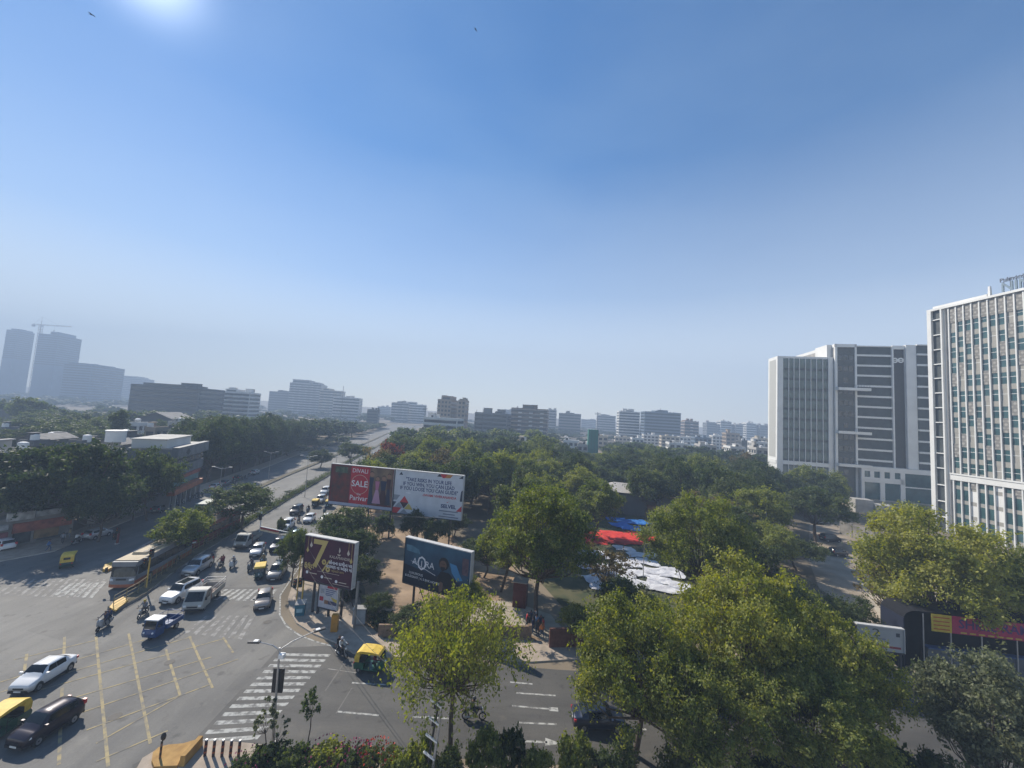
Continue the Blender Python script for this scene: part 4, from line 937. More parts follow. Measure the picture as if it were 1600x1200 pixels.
def make_bus(body, skirt, roofc, label, L=12.0, ac=True):
    t = empty('city_bus', label=label, cat='bus'); w, h = 1.28, 3.15
    m = mat('bus_body_%s' % label[:3], body, .4, var=.12, scale=.9, coat=.2); sk = mat('bus_skirt_%s' % label[:3], skirt, .45, var=.2, scale=1.2); rf = mat('bus_roof_%s' % label[:3], roofc, .7, col2=tuple(c*.7 for c in roofc), scale=.9, detail=8)
    b = MB(); f = L/2
    b.box(-f, f-.25, -w, w, .95, 1.5, m); b.box(-f, f-.25, -w, w, 2.55, h-.06, m); b.box(-f, f-.3, -w+.02, w-.02, 1.5, 2.55, TRIM)
    # curved front
    pr = [(.30, .05), (.62, .0), (.95, -.01), (1.45, -.06), (2.0, -.18), (2.7, -.36), (3.09, -.50)]
    for i in range(len(pr)-1):
        z0, d0 = pr[i]; z1, d1 = pr[i+1]
        mm = sk if i == 0 else (m if i < 3 else None)
        ys = [-w, -w*.72, 0, w*.72, w]; cv = [-.22, -.06, 0, -.06, -.22]
        for j in range(4):
            if mm or i >= 5: b.add([(f+d0+cv[j], ys[j], z0), (f+d0+cv[j+1], ys[j+1], z0), (f+d1+cv[j+1], ys[j+1], z1), (f+d1+cv[j], ys[j], z1)], [(0, 1, 2, 3)], mm or mat('bus_header_%s' % label[:3], (.16, .03, .04), .4), True)
        for sg in (1, -1): b.add([(f+d0-.22, sg*w, z0), (f-.6, sg*w, z0), (f-.6, sg*w, z1), (f+d1-.22, sg*w, z1)], [(0, 1, 2, 3)], mm or m)
    b.box(-f, f-.55, -w, w, 3.05, h-.03, m)
    b.build('body', t)
    b = MB()
    b.box(-f, f-.2, -w-.004, -w+.02, .3, .95, sk); b.box(-f, f-.2, w-.02, w+.004, .3, .95, sk); b.box(-f-.01, -f+.02, -w, w, .3, .95, sk); b.box(-f+.1, f-.2, -w+.05, w-.05, .28, .5, TRIM); b.build('skirt', t)
    b = MB()
    for i in range(3, 5):
        z0, d0 = pr[i]; z1, d1 = pr[i+1]; ys = [-w*.97, -w*.72, 0, w*.72, w*.97]; cv = [-.2, -.06, 0, -.06, -.2]
        for j in range(4): b.add([(f+d0+cv[j]+.01, ys[j], z0), (f+d0+cv[j+1]+.01, ys[j+1], z0), (f+d1+cv[j+1]+.01, ys[j+1], z1), (f+d1+cv[j]+.01, ys[j], z1)], [(0, 1, 2, 3)], CGL, True)
    b.build('windscreen', t)
    for sg in (1, -1):
        for i in range(7):
            x0 = -f+.3+i*(L-1.2)/7; b = MB(); b.box(x0+.06, x0+(L-1.2)/7-.06, sg*w-.012, sg*w+.012, 1.5, 2.5, CGL); b.build('side_window', t)
        for x in (f-2.6, -f+3.0):
            b = MB(); b.disc((x, sg*(w+.01), .52), (0, sg, 0), .58, TRIM, 18); b.build('wheel_arch', t); wheel(t, x, sg*(w-.13), .5, .3)
        b = MB(); b.add([(f-.0, sg*w*.62, 1.0), (f-.02, sg*w*.62, 1.22), (f-.2, sg*w*.93, 1.26), (f-.2, sg*w*.93, 1.02)], [(0, 1, 2, 3)], LAMP); b.tube((f-.12, sg*w*.78, 1.12), (f+.0, sg*w*.78, 1.12), .1, LAMP, n=10); b.build('headlight', t)
        b = MB(); b.tube((f-.2, sg*w, 2.75), (f+.15, sg*(w+.22), 2.6), .03, BLK, n=6); b.box(f+.05, f+.2, sg*(w+.22)-.1, sg*(w+.22)+.1, 2.1, 2.6, BLK); b.build('side_mirror', t)
    b = MB(); b.box(-f+.02, f-.58, -w+.06, w-.06, h-.03, h+.03, rf)
    b.build('roof', t)
    b = MB()
    if ac:
        b.box(-.2, 3.0, -.8, .8, h+.03, h+.28, rf, taper=.1)
        for i in range(4): b.box(.0+i*.75, .5+i*.75, .25, .65, h+.281, h+.30, TRIM)
        b.box(-.1, 2.9, -.72, -.62, h+.281, h+.30, TRIM); b.box(-4.6, -2.6, -.7, .7, h+.03, h+.25, rf, taper=.1)
    else:
        b.box(-4.8, -2.2, -.9, .9, h+.03, h+.3, mat('bus_roof_unit', (.5, .24, .20), .7), taper=.15)
    b.build('air_conditioner', t)
    b = MB(); b.box(f-.45, f-.40, -.9, .9, 2.74, 2.98, mat('bus_display', (.08, .01, .015), .4)); b.build('destination_board', t)
    b = MB(); b.box(f+.01, f+.03, -.5, .5, 1.1, 1.3, TRIM); b.build('grille', t)
    b = MB(); b.box(-f-.02, -f, -w*.85, w*.85, 1.6, 2.6, CGL); b.build('rear_window', t)
    return t

def make_minitruck(label, cage=True, col=(.40, .385, .34)):
    t = empty('mini_truck', label=label, cat='truck'); m = mat('truck_paint_%d' % int(col[0]*100), col, .45, var=.12, scale=1.4); w = .78
    def extr(pts, y0, y1, mm, bb):
        n = len(pts); vs = [(x, y0, z) for x, z in pts]+[(x, y1, z) for x, z in pts]
        bb.add(vs, [tuple(range(n)), tuple(range(2*n-1, n-1, -1))]+[(i, n+i, n+(i+1) % n, (i+1) % n) for i in range(n)], mm)
    b = MB(); extr([(1.95, .35), (2.0, .75), (1.85, 1.0), (1.42, 1.72), (1.30, 1.80), (.62, 1.80), (.58, .35)], -w, w, m, b); b.build('cab', t)
    b = MB(); b.add([(1.865, -w*.88, 1.02), (1.865, w*.88, 1.02), (1.46, w*.82, 1.69), (1.46, -w*.82, 1.69)], [(0, 1, 2, 3)], CGL); b.build('windscreen', t)
    for sg in (1, -1):
        b = MB(); b.add([(1.68, sg*(w+.005), 1.05), (.75, sg*(w+.005), 1.05), (.75, sg*(w+.005), 1.65), (1.36, sg*(w+.005), 1.65)], [(0, 1, 2, 3)], CGL); b.build('side_window', t)
        b = MB(); b.box(1.96, 2.02, sg*.58-.12, sg*.58+.12, .62, .78, LAMP); b.build('headlight', t)
        b = MB(); b.box(1.6, 1.7, sg*(w+.1)-.07, sg*(w+.1)+.07, 1.05, 1.3, BLK); b.build('side_mirror', t)
        for x in (1.35, -1.15): wheel(t, x, sg*(w-.12), .27, .18)
    b = MB(); b.box(1.98, 2.01, -.4, .4, .55, .66, TRIM); b.box(1.9, 2.06, -w, w, .32, .45, TRIM); b.build('bumper', t)
    bd = mat('cargo_bed', (.40, .37, .31), .7, var=.25, scale=2, detail=7)
    b = MB(); b.box(-2.0, .5, -.8, .8, .62, .68, mat('bed_floor', (.20, .13, .09), .8)); b.box(-2.0, .5, .78, .82, .68, 1.12, bd); b.box(-2.0, .5, -.82, -.78, .68, 1.12, bd); b.box(-2.03, -2.0, -.8, .8, .68, 1.12, bd); b.box(.5, .53, -.8, .8, .68, 1.5, mat('bed_headboard', (.28, .10, .06), .8)); b.box(-1.9, .4, -.4, .4, .45, .62, TRIM)
    b.build('cargo_bed', t)
    if cage:
        b = MB()
        for y in (-.8, .8):
            for z in (1.35, 1.6): b.tube((-2.0, y, z), (.5, y, z), .022, METAL, n=5)
            for i in range(5): x = -2+i*2.5/4; b.tube((x, y, 1.1), (x, y, 1.62), .022, METAL, n=5)
        for z in (1.35, 1.6): b.tube((-2.0, -.8, z), (-2, .8, z), .022, METAL, n=5)
        b.tube((.5, -.8, 1.6), (.5, .8, 1.6), .022, METAL, n=5); b.build('cage_rail', t)
    return t

def make_cargo_trike(label):
    t = empty('cargo_three_wheeler', label=label, cat='three-wheeler'); bl = mat('blue_truck_paint', (.015, .06, .18), .4, var=.15, scale=2, coat=.2)
    def extr(pts, y0, y1, mm, bb):
        n = len(pts); vs = [(x, y0, z) for x, z in pts]+[(x, y1, z) for x, z in pts]
        bb.add(vs, [tuple(range(n)), tuple(range(2*n-1, n-1, -1))]+[(i, n+i, n+(i+1) % n, (i+1) % n) for i in range(n)], mm)
    b = MB(); extr([(1.28, .28), (1.42, .6), (1.30, .98), (.35, .98), (.3, .28)], -.58, .58, bl, b); b.box(.3, .38, -.58, .58, .98, 1.68, bl)
    for sg in (1, -1): b.tube((1.30, sg*.54, .95), (1.12, sg*.54, 1.7), .035, bl, n=6); b.box(.38, .55, sg*.56-.02, sg*.56+.02, .95, 1.68, bl)
    b.build('cab', t)
    b = MB(); b.box(.2, 1.22, -.62, .62, 1.68, 1.76, mat('white_cab_roof', (.68, .67, .66), .5), taper=.03); b.build('roof', t)
    b = MB(); b.add([(1.31, -.5, 1.0), (1.31, .5, 1.0), (1.14, .5, 1.64), (1.14, -.5, 1.64)], [(0, 1, 2, 3)], CGL); b.build('windscreen', t)
    b = MB(); b.box(-1.65, .18, -.75, .75, .55, .62, bl); b.box(-1.65, .18, .73, .77, .62, .98, bl); b.box(-1.65, .18, -.77, -.73, .62, .98, bl); b.box(-1.69, -1.65, -.77, .77, .62, .98, bl); b.box(.18, .22, -.75, .75, .62, .98, bl); b.box(-1.5, .2, -.3, .3, .35, .55, BLK); b.build('cargo_bed', t)
    b = MB()
    for y in (-.75, .75):
        b.tube((-1.65, y, 1.38), (.18, y, 1.38), .025, bl, n=5)
        for i in range(4): x = -1.65+i*1.83/3; b.tube((x, y, .95), (x, y, 1.38), .02, bl, n=5)
    b.tube((-1.65, -.75, 1.38), (-1.65, .75, 1.38), .025, bl, n=5); b.tube((.18, -.75, 1.38), (.18, .75, 1.38), .025, bl, n=5); b.build('rail', t)
    b = MB(); b.tube((0, -.06, 0), (0, .06, 0), .25, TYRE, n=14); b.build('wheel', t, (1.05, 0, .25))
    for sg in (1, -1): wheel(t, -1.0, sg*.66, .27, .16)
    for sg in (1, -1):
        b = MB(); b.tube((1.36, sg*.38, .72), (1.43, sg*.38, .72), .08, LAMP, n=10); b.build('headlight', t)
        b = MB(); b.box(1.1, 1.18, sg*.72-.06, sg*.72+.06, 1.15, 1.35, BLK); b.build('side_mirror', t)
    return t

def make_bike(kind, col, label=''):
    t = empty('motorcycle' if kind == 'bike' else 'motor_scooter', label=label, cat='motorcycle' if kind == 'bike' else 'scooter'); pm = mat('bike_paint_%s' % str(col), col, .3, coat=.5, var=.05)
    def whl(x, r, w):
        n = 18; b = MB(); vs = []; 
        for i in range(n):
            a = 2*math.pi*i/n
            for (rr, y) in ((r, 0), (r-.02, w/2), (r-.09, w/2), (r-.09, -w/2), (r-.02, -w/2)): vs.append((rr*math.cos(a), y, rr*math.sin(a)))
        fs = [(i*5+j, i*5+(j+1) % 5, ((i+1) % n)*5+(j+1) % 5, ((i+1) % n)*5+j) for i in range(n) for j in range(5)]
        b.add(vs, fs, TYRE, True); o = b.build('wheel', t, (x, 0, r)); b = MB()
        for i in range(6): a = math.pi*2*i/6; b.tube((0, 0, 0), ((r-.09)*math.cos(a), 0, (r-.09)*math.sin(a)), .014, RIM, n=4)
        b.tube((0, -.06, 0), (0, .06, 0), .06, RIM, n=8); b.build('rim', o)
    if kind == 'bike':
        whl(.65, .30, .08); whl(-.62, .30, .1)
        b = MB(); b.tube((-.62, .09, .3), (.0, .09, .32), .03, METAL, n=6); b.tube((-.62, -.09, .3), (.0, -.09, .32), .03, METAL, n=6); b.tube((.42, 0, .92), (-.1, 0, .35), .035, BLK, n=6); b.tube((.42, 0, .85), (.12, 0, .3), .03, BLK, n=6); b.tube((-.62, .12, .3), (-.5, .12, .7), .03, METAL, n=6); b.tube((-.62, -.12, .3), (-.5, -.12, .7), .03, METAL, n=6); b.build('frame', t)
        b = MB(); b.box(-.12, .22, -.14, .14, .26, .56, DKMET, taper=.03); b.tube((.0, -.17, .28), (-.75, -.19, .34), .045, METAL, n=8); b.build('engine', t)
        b = MB(); b.ball((.2, 0, .82), .24, pm, sc=(1.15, .62, .6)); b.build('fuel_tank', t)
        b = MB(); b.box(-.72, .02, -.13, .13, .74, .84, BLK, taper=.03); b.build('seat', t)
        b = MB(); b.box(-.9, -.55, -.08, .08, .62, .74, pm, taper=.02); b.box(-.93, -.9, -.06, .06, .62, .7, RED); b.build('tail', t)
        b = MB(); b.tube((.65, .08, .3), (.44, .08, .95), .025, METAL, n=6); b.tube((.65, -.08, .3), (.44, -.08, .95), .025, METAL, n=6); b.tube((.36, -.36, 1.02), (.42, 0, .98), .018, BLK, n=6); b.tube((.36, .36, 1.02), (.42, 0, .98), .018, BLK, n=6); b.build('fork', t)
        b = MB(); b.box(.44, .58, -.1, .1, .78, .96, pm, taper=.03); b.tube((.55, 0, .86), (.62, 0, .86), .08, LAMP, n=10); b.build('headlight', t)
        b = MB(); b.box(.5, .85, -.05, .05, .6, .62, pm); b.build('mudguard', t)
    else:
        whl(.6, .22, .1); whl(-.52, .22, .1)
        def extr(pts, y0, y1, mm, bb):
            n = len(pts); vs = [(x, y0, z) for x, z in pts]+[(x, y1, z) for x, z in pts]
            bb.add(vs, [tuple(range(n)), tuple(range(2*n-1, n-1, -1))]+[(i, n+i, n+(i+1) % n, (i+1) % n) for i in range(n)], mm)
        b = MB(); extr([(-.9, .62), (-.8, .40), (-.45, .26), (-.12, .26), (-.08, .55), (-.15, .72), (-.75, .74)], -.2, .2, pm, b); b.box(-.1, .38, -.17, .17, .22, .28, pm); b.build('body', t)
        b = MB(); extr([(.36, .26), (.55, .48), (.52, .9), (.40, 1.0), (.34, .95), (.40, .5)], -.22, .22, pm, b); b.build('leg_shield', t)
        b = MB(); b.box(-.78, -.08, -.15, .15, .74, .83, BLK, taper=.03); b.build('seat', t)
        b = MB(); b.tube((.36, -.34, 1.06), (.42, 0, 1.0), .02, BLK, n=6); b.tube((.36, .34, 1.06), (.42, 0, 1.0), .02, BLK, n=6); b.tube((.6, 0, .22), (.42, 0, 1.0), .03, BLK, n=6); b.build('handlebar', t)
        b = MB(); b.box(.38, .50, -.12, .12, .95, 1.08, pm, taper=.02); b.tube((.48, 0, 1.0), (.54, 0, 1.0), .07, LAMP, n=10); b.build('headlight', t)
        b = MB(); b.box(-.93, -.88, -.12, .12, .55, .65, RED); b.build('tail_light', t)
    for sg in (1, -1):
        b = MB(); b.tube((.38, sg*.22, 1.0), (.34, sg*.3, 1.2), .01, BLK, n=4); b.ball((.34, sg*.31, 1.22), .06, BLK, 8, 5, (.4, 1, .7)); b.build('mirror', t)
    return t
# ================================================= people: one skinned body each, clothes by face region
SKIN = mat('skin', (.20, .10, .06), .6, var=.1); HAIR = mat('hair', (.012, .01, .01), .6)
def cloth(n, c): return mat('cloth_'+n, c, .85, var=.2, scale=6)
SHIRTS = dict(navy=cloth('navy', (.02, .03, .08)), white=cloth('white', (.62, .62, .60)), maroon=cloth('maroon', (.18, .02, .03)), check=cloth('grey_check', (.22, .23, .25)), khaki=cloth('khaki', (.30, .24, .13)), blue=cloth('sky_blue', (.10, .20, .38)), black=cloth('black', (.02, .02, .022)), red=cloth('red', (.42, .03, .03)), orange=cloth('orange', (.55, .18, .04)))
TROU = dict(dark=cloth('dark_trousers', (.03, .03, .035)), jeans=cloth('jeans', (.05, .08, .14)), grey=cloth('grey_trousers', (.16, .16, .16)))
POSES = {  # joints: x forward, y left, z up
 'stand': dict(pel=(0, 0, .95), ch=(0, 0, 1.28), nk=(0, 0, 1.48), hd=(.02, 0, 1.60), tp=(.02, 0, 1.72), sh=.19, el=(0, .25, 1.17), ha=(.06, .27, .92), hip=.1, kn=(.02, .11, .50), an=(-.02, .11, .09), toe=(.14, .13, .05)),
 'walk': dict(pel=(0, 0, .94), ch=(.02, 0, 1.27), nk=(.03, 0, 1.47), hd=(.06, 0, 1.59), tp=(.06, 0, 1.71), sh=.19, el=(0, .25, 1.17), ha=(.14, .27, .95), hip=.1, kn=(.16, .10, .52), an=(.22, .10, .10), toe=(.38, .11, .07), asym=True),
 'ride': dict(pel=(-.22, 0, .92), ch=(-.14, 0, 1.22), nk=(-.08, 0, 1.42), hd=(-.04, 0, 1.53), tp=(-.03, 0, 1.65), sh=.19, el=(.06, .30, 1.12), ha=(.33, .33, 1.05), hip=.1, kn=(.18, .22, .74), an=(-.02, .20, .34), toe=(.14, .21, .31)),
 'pillion': dict(pel=(-.58, 0, .94), ch=(-.52, 0, 1.26), nk=(-.50, 0, 1.46), hd=(-.47, 0, 1.57), tp=(-.46, 0, 1.69), sh=.18, el=(-.42, .25, 1.15), ha=(-.25, .16, 1.05), hip=.1, kn=(-.20, .24, .78), an=(-.42, .24, .42), toe=(-.27, .25, .38)),
 'drive': dict(pel=(.28, 0, .82), ch=(.26, 0, 1.1), nk=(.27, 0, 1.28), hd=(.30, 0, 1.38), tp=(.30, 0, 1.48), sh=.18, el=(.42, .27, 1.02), ha=(.66, .27, 1.02), hip=.1, kn=(.68, .16, .74), an=(.66, .16, .42), toe=(.80, .16, .38)),
}
PM = {}
def person_mesh(pose, shirt, trou, helmet=False):
    key = (pose, shirt, trou, helmet)
    if key in PM: return PM[key]
    p = POSES[pose]; V = [p['pel'], p['ch'], p['nk'], p['hd'], p['tp']]; Rr = [.155, .165, .058, .098, .075]; E_ = [(0, 1), (1, 2), (2, 3), (3, 4)]
    reg = ['t', 's', 'k', 'k', 'h']
    def add(v, r, par, g): V.append(v); Rr.append(r); E_.append((par, len(V)-1)); reg.append(g); return len(V)-1
    for sg in (1, -1):
        f = (lambda v: (v[0], v[1]*sg, v[2])); asym = p.get('asym') and sg < 0
        s = add((p['ch'][0]*.4+p['nk'][0]*.6, p['sh']*sg, p['ch'][2]+.13), .068, 1, 's'); ea = f(p['el']); ha = f(p['ha'])
        if asym: ha = (-.10, ha[1], ha[2]-.03); ea = (-.08, ea[1], ea[2])
        e = add(ea, .045, s, 's'); h = add(ha, .032, e, 'k')
        d = (Vector(ha)-Vector(ea)).normalized(); pl = add(tuple(Vector(ha)+d*.07), .036, h, 'k')
        lat = Vector((0, 1, 0)) if abs(d.y) < .7 else Vector((1, 0, 0))
        for q in range(4): add(tuple(Vector(ha)+d*(.135+.012*(1.5-abs(q-1.4)))+lat*(.024*(q-1.5))+Vector((.012, 0, -.012))), .009, pl, 'k')
        add(tuple(Vector(ha)+d*.07+Vector((.05, 0, .01))), .010, h, 'k')
        hp = add((p['pel'][0], p['hip']*sg, p['pel'][2]-.06), .09, 0, 't'); kn = f(p['kn']); an = f(p['an']); to = f(p['toe'])
        if asym: kn = (-.02, kn[1], .50); an = (-.30, an[1], .17); to = (-.17, to[1], .09)
        k = add(kn, .062, hp, 't'); a = add(an, .042, k, 't'); add(to, .036, a, 'f')
    me = bpy.data.meshes.new('person'); me.from_pydata(V, E_, []); o = bpy.data.objects.new('person', me); COL.objects.link(o)
    sk = o.modifiers.new('skin', 'SKIN'); 
    for i, sv in enumerate(me.skin_vertices[0].data): sv.radius = (Rr[i], Rr[i]*(.72 if i < 2 else 1)) if False else (Rr[i], Rr[i]); sv.use_root = (i == 0)
    o.modifiers.new('sub', 'SUBSURF').levels = 1
    dg = bpy.context.evaluated_depsgraph_get(); out = bpy.data.meshes.new_from_object(o.evaluated_get(dg)); bpy.data.objects.remove(o)
    mats = [SHIRTS[shirt], TROU[trou], SKIN, HAIR, BLK]
    out.materials.clear(); [out.materials.append(m) for m in mats]
    VV = np.array(V); A = VV[[e[0] for e in E_]]; B = VV[[e[1] for e in E_]]; rg = [reg[e[1]] if reg[e[1]] != 'k' or e[1] in (3,) else ('k' if e[1] == 2 or reg[e[0]] == 'k' else 's') for e in E_]
    for pl in out.polygons:
        c = np.array(pl.center); AB = B-A; tt = np.clip(((c-A)*AB).sum(1)/np.maximum((AB*AB).sum(1), 1e-9), 0, 1); d = np.linalg.norm(A+AB*tt[:, None]-c, axis=1); i = int(d.argmin()); g = rg[i]
        hd = np.array(p['hd'])
        if E_[i] in ((2, 3), (3, 4)): g = 'h' if (c[2] > hd[2]+.045 or (c[0] < hd[0]-.02 and c[2] > hd[2]-.05)) else 'k'
        if i == 0: g = 't' if c[2] < p['pel'][2]+.02 else 's'
        pl.material_index = {'s': 0, 't': 1, 'k': 2, 'h': 3, 'f': 4}[g]; pl.use_smooth = True
    # face: nose, eyes, ears as small faces joined in the same mesh
    bm = bmesh.new(); bm.from_mesh(out); hd = Vector(p['hd'])
    def lump(c, r, mi, sc=(1, 1, 1)):
        M = Matrix.Translation(hd+Vector(c)) @ Matrix.Diagonal((*[r*s for s in sc], 1)); ret = bmesh.ops.create_icosphere(bm, subdivisions=1, radius=1, matrix=M)
        for f in {f for v in ret['verts'] for f in v.link_faces}: f.material_index = mi; f.smooth = True
    if not helmet:
        lump((.10, 0, -.005), .018, 2, (1, .7, 1.3)); lump((.088, .032, .018), .011, 3); lump((.088, -.032, .018), .011, 3); lump((.092, 0, -.045), .016, 3, (.5, 1.4, .4)); lump((0, .095, 0), .022, 2, (.6, .5, 1.2)); lump((0, -.095, 0), .022, 2, (.6, .5, 1.2))
    bm.to_mesh(out); bm.free(); PM[key] = out; return out
HELM = {}
def person(pose, shirt, trou, loc, rz, label, group=None, helmet=None, scale=1.0):
    t = obj('person', person_mesh(pose, shirt, trou, helmet is not None)); t.location = loc; t.rotation_euler = (0, 0, rz); t.scale = (scale,)*3
    tag(t, label, 'person', group)
    if helmet is not None:
        k = (pose, helmet)
        if k not in HELM:
            hm = mat('helmet_%s' % str(helmet), helmet, .25, coat=.6); b = MB(); h = Vector(POSES[pose]['hd'])+Vector((0, 0, .03)); b.ball(h, .135, hm, 14, 9, (1.08, .95, 1.0)); b.ball(h+Vector((.035, 0, -.005)), .118, CGL, 12, 8, (1.08, .93, .55)); HELM[k] = b.mesh('helmet')
        obj('helmet', HELM[k], t)
    return t
# ================================================= traffic
AVH = math.atan2(-math.cos(R(11.5)), math.sin(R(11.5)))      # travelling towards us
def heading(a, b):
    p, q = G(*a), G(*b); return math.atan2(q.y-p.y, q.x-p.x)
CARS = {}
def car(kind, pn, px, py, rz, label, group=None, name='car', sc=(.88, .95, .98), **kw):
    key = (kind, pn, tuple(sorted(kw.items())))
    if key not in CARS: CARS[key] = park(make_car(kind, pn, name=name, **kw)); CARS[key].location = (0, 0, -50)
    g = G(px, py); o = copy_tree(CARS[key], g, rz, label, group, sc); o.name = name; o['category'] = 'car'; return o
GQ = 'cars queued on the avenue'
car('sedan', 'white', 68, 1064, heading((112, 1042), (22, 1098)), 'white four-door sedan crossing the yellow box at the left', name='car', sc=(.80, .98, 1.04))
car('hatch', 'maroon', 72, 1145, heading((120, 1112), (22, 1172)), 'dark hatchback with a pale sunlit roof at the bottom left corner', name='car', sc=(.84, .98, 1.04))
car('suv', 'white', 283, 934, heading((310, 915), (250, 945)), 'white sport utility car with a glass sunroof beside the cage truck', GQ, sunroof=True, rails=True)
car('hatch', 'bronze', 411, 945, heading((418, 915), (405, 960)), 'grey-beige hatchback driving alone past the corner pavement', GQ)
car('suv', 'silver', 308, 893, heading((330, 880), (290, 905)), 'silver-roofed car half hidden by the median tree in front of the first bus', GQ)
car('mpv', 'grey', 433, 900, heading((445, 880), (420, 915)), 'dark grey people carrier at the kerb next to the waiting auto-rickshaw', GQ)
car('hatch', 'silver', 402, 866, heading((412, 850), (392, 878)), 'silver hatchback waiting behind the two scooters', GQ)
car('suv', 'navy', 436, 858, AVH, 'dark jeep beside the roadside tree, behind the dark grey people carrier', GQ)
car('suv', 'white', 448, 826, AVH, 'white sport utility car behind the signal gantry', GQ, rails=True)
car('sedan', 'blue', 463, 842, AVH, 'pale blue sedan right behind the dark jeep', GQ)
car('hatch', 'white', 483, 815, AVH, 'white hatchback between the two white cars and the black people carrier', GQ)
car('sedan', 'white', 510, 814, AVH, 'white sedan half hidden by the bushes under the double billboard', GQ)
car('mpv', 'black', 463, 802, AVH, 'black people carrier along the planted median', GQ)
car('suv', 'silver', 501, 785, AVH, 'silver car below the left end of the double billboard', GQ)
car('mpv', 'white', 508, 771, AVH, 'white van-like car farthest back in the visible queue', GQ)
for i, (x, y, pn, lb) in enumerate([(612, 697, 'white', 'tiny white car far up the avenue, nearest of the far ones'), (622, 684, 'silver', 'tiny silver car far up the avenue'), (606, 690, 'grey', 'tiny grey car on the far left carriageway'), (629, 679, 'white', 'tiny white car in the middle of the far avenue'), (636, 674, 'black', 'tiny dark car near the end of the avenue'),
                                    (625, 673, 'silver', 'tiny silver car left of the dark one near the avenue end'), (640, 669, 'white', 'tiny white car at the bright end of the avenue'), (631, 668, 'white', 'farthest tiny white car on the avenue'), (616, 677, 'navy', 'tiny navy car on the left side of the far avenue'), (583, 712, 'white', 'small white car beyond the double billboard on the bus lane side'), (644, 671, 'white', 'tiny white car at the right edge of the far avenue'), (648, 667, 'silver', 'tiny silver car at the bright top of the far avenue'), (619, 690, 'black', 'tiny black car on the right lanes of the far avenue'), (609, 703, 'white', 'tiny white car nearest the reddish-brown tree'), (634, 683, 'maroon', 'tiny dark plum car half hidden by the park edge'), (611, 682, 'white', 'tiny white car on the far left lanes'), (601, 697, 'white', 'tiny white car right of the far median')]):
    car('hatch', pn, x, y, AVH, lb, 'tiny cars far up the avenue')
car('hatch', 'silver', 152, 840, AVH+math.pi-.25, 'silver hatchback leaving to the upper left beside the red signal post', name='car')
car('sedan', 'navy', 934, 1133, .02, 'dark blue sedan with a red tail lamp, half under the big roadside tree', name='car')
car('hatch', 'black', 1309, 868, .15, 'dark car in the dirt parking ground, front one in the open', 'cars in the parking ground')
car('mpv', 'black', 1297, 846, .1, 'black car parked in tree shade by the stained wall', 'cars in the parking ground')
for i, (x, y, pn, lb) in enumerate([(337, 764, 'silver', 'parked silver car in the shade beyond the shop block'), (352, 758, 'grey', 'parked grey car behind the silver one in the shade'), (372, 750, 'black', 'parked dark car farther up the shaded kerb'), (398, 741, 'silver', 'parked silver car at the far end of the shaded kerb'), (250, 800, 'grey', 'parked grey car under the trees next to the compound wall')]):
    car('hatch', pn, x, y, AVH+math.pi, lb, 'cars parked along the shaded left kerb')
car('hatch', 'white', 6, 858, 2.7, 'pale car nose at the left edge in front of the shop row')

t = make_bus((.20, .21, .225), (.35, .09, .03), (.52, .42, .27), 'grey and orange city bus with a cream roof, at the junction stop line', L=10.8)
g = G(205, 928); d = Vector((math.cos(AVH), math.sin(AVH), 0)); hb = AVH-.02; d = Vector((math.cos(hb), math.sin(hb), 0))
t.location = G(180, 926)-d*6.0; t.rotation_euler = (0, 0, hb)
t = make_bus((.22, .02, .02), (.16, .01, .015), (.55, .36, .25), 'red city bus with a pinkish roof, waiting behind the grey and orange bus', L=12, ac=False)
hb2 = AVH-.06; d = Vector((math.cos(hb2), math.sin(hb2), 0)); t.location = G(290, 860)-d*6.0; t.rotation_euler = (0, 0, hb2)
t = make_minitruck('cream mini truck with an open railed cargo bed, beside the white sport utility car'); t.location = G(318, 943); t.rotation_euler = (0, 0, heading((340, 920), (300, 955))); t.scale = (1.2,)*3
t = make_minitruck('pale pick-up truck waiting by the median under the second tree', cage=False, col=(.40, .42, .42)); t.location = G(387, 851); t.rotation_euler = (0, 0, AVH-.1); t.scale = (1.15,)*3
t = make_cargo_trike('blue three-wheeled cargo carrier with a white cab roof, entering the yellow box'); t.location = G(250, 990); t.rotation_euler = (0, 0, heading((272, 975), (232, 1000))); t.scale = (.96, 1.05, 1.05)
def tempo():
    t = make_minitruck('dark green covered tempo with a pale roof, on the shaded left carriageway', cage=False, col=(.03, .10, .09))
    b = MB(); gm = mat('green_tarpaulin', (.025, .10, .09), .85, var=.25); b.box(-2.05, .5, -.86, .86, .7, 2.25, gm); b.build('cover', t); b = MB(); b.box(-2.08, 1.5, -.88, .88, 2.26, 2.33, mat('tempo_roof', (.5, .52, .45), .7)); b.build('roof', t)
    t.location = G(322, 804); t.rotation_euler = (0, 0, AVH+math.pi); t.scale = (1.1,)*3
tempo()
RK = []
def rick(px, py, rz, label, body=(.01, .09, .05), drv=True, shirt='khaki', dl=None, scale=1.0):
    t = make_rickshaw(label=label, body=body); g = G(px, py); t.location = g; t.rotation_euler = (0, 0, rz); t.scale = (scale,)*3
    if drv: person('drive', shirt, 'grey', (g.x, g.y, 0), rz, dl or 'driver inside the '+label[:40], 'auto-rickshaw drivers')
rick(580, 1046, heading((560, 1046), (606, 1052)), 'yellow and green auto-rickshaw driving right on the cross road', shirt='maroon', dl='driver of the yellow and green auto-rickshaw on the cross road', scale=1.05)
rick(-6, 1152, heading((30, 1130), (-20, 1165)), 'yellow and green auto-rickshaw cut off by the left edge', body=(.012, .07, .04), dl='driver of the auto-rickshaw cut off by the left edge', scale=1.05)
rick(106, 884, AVH+math.pi+.5, 'yellow-roofed auto-rickshaw in the tree shadow at the left', body=(.02, .05, .04), dl='driver of the auto-rickshaw in the tree shadow')
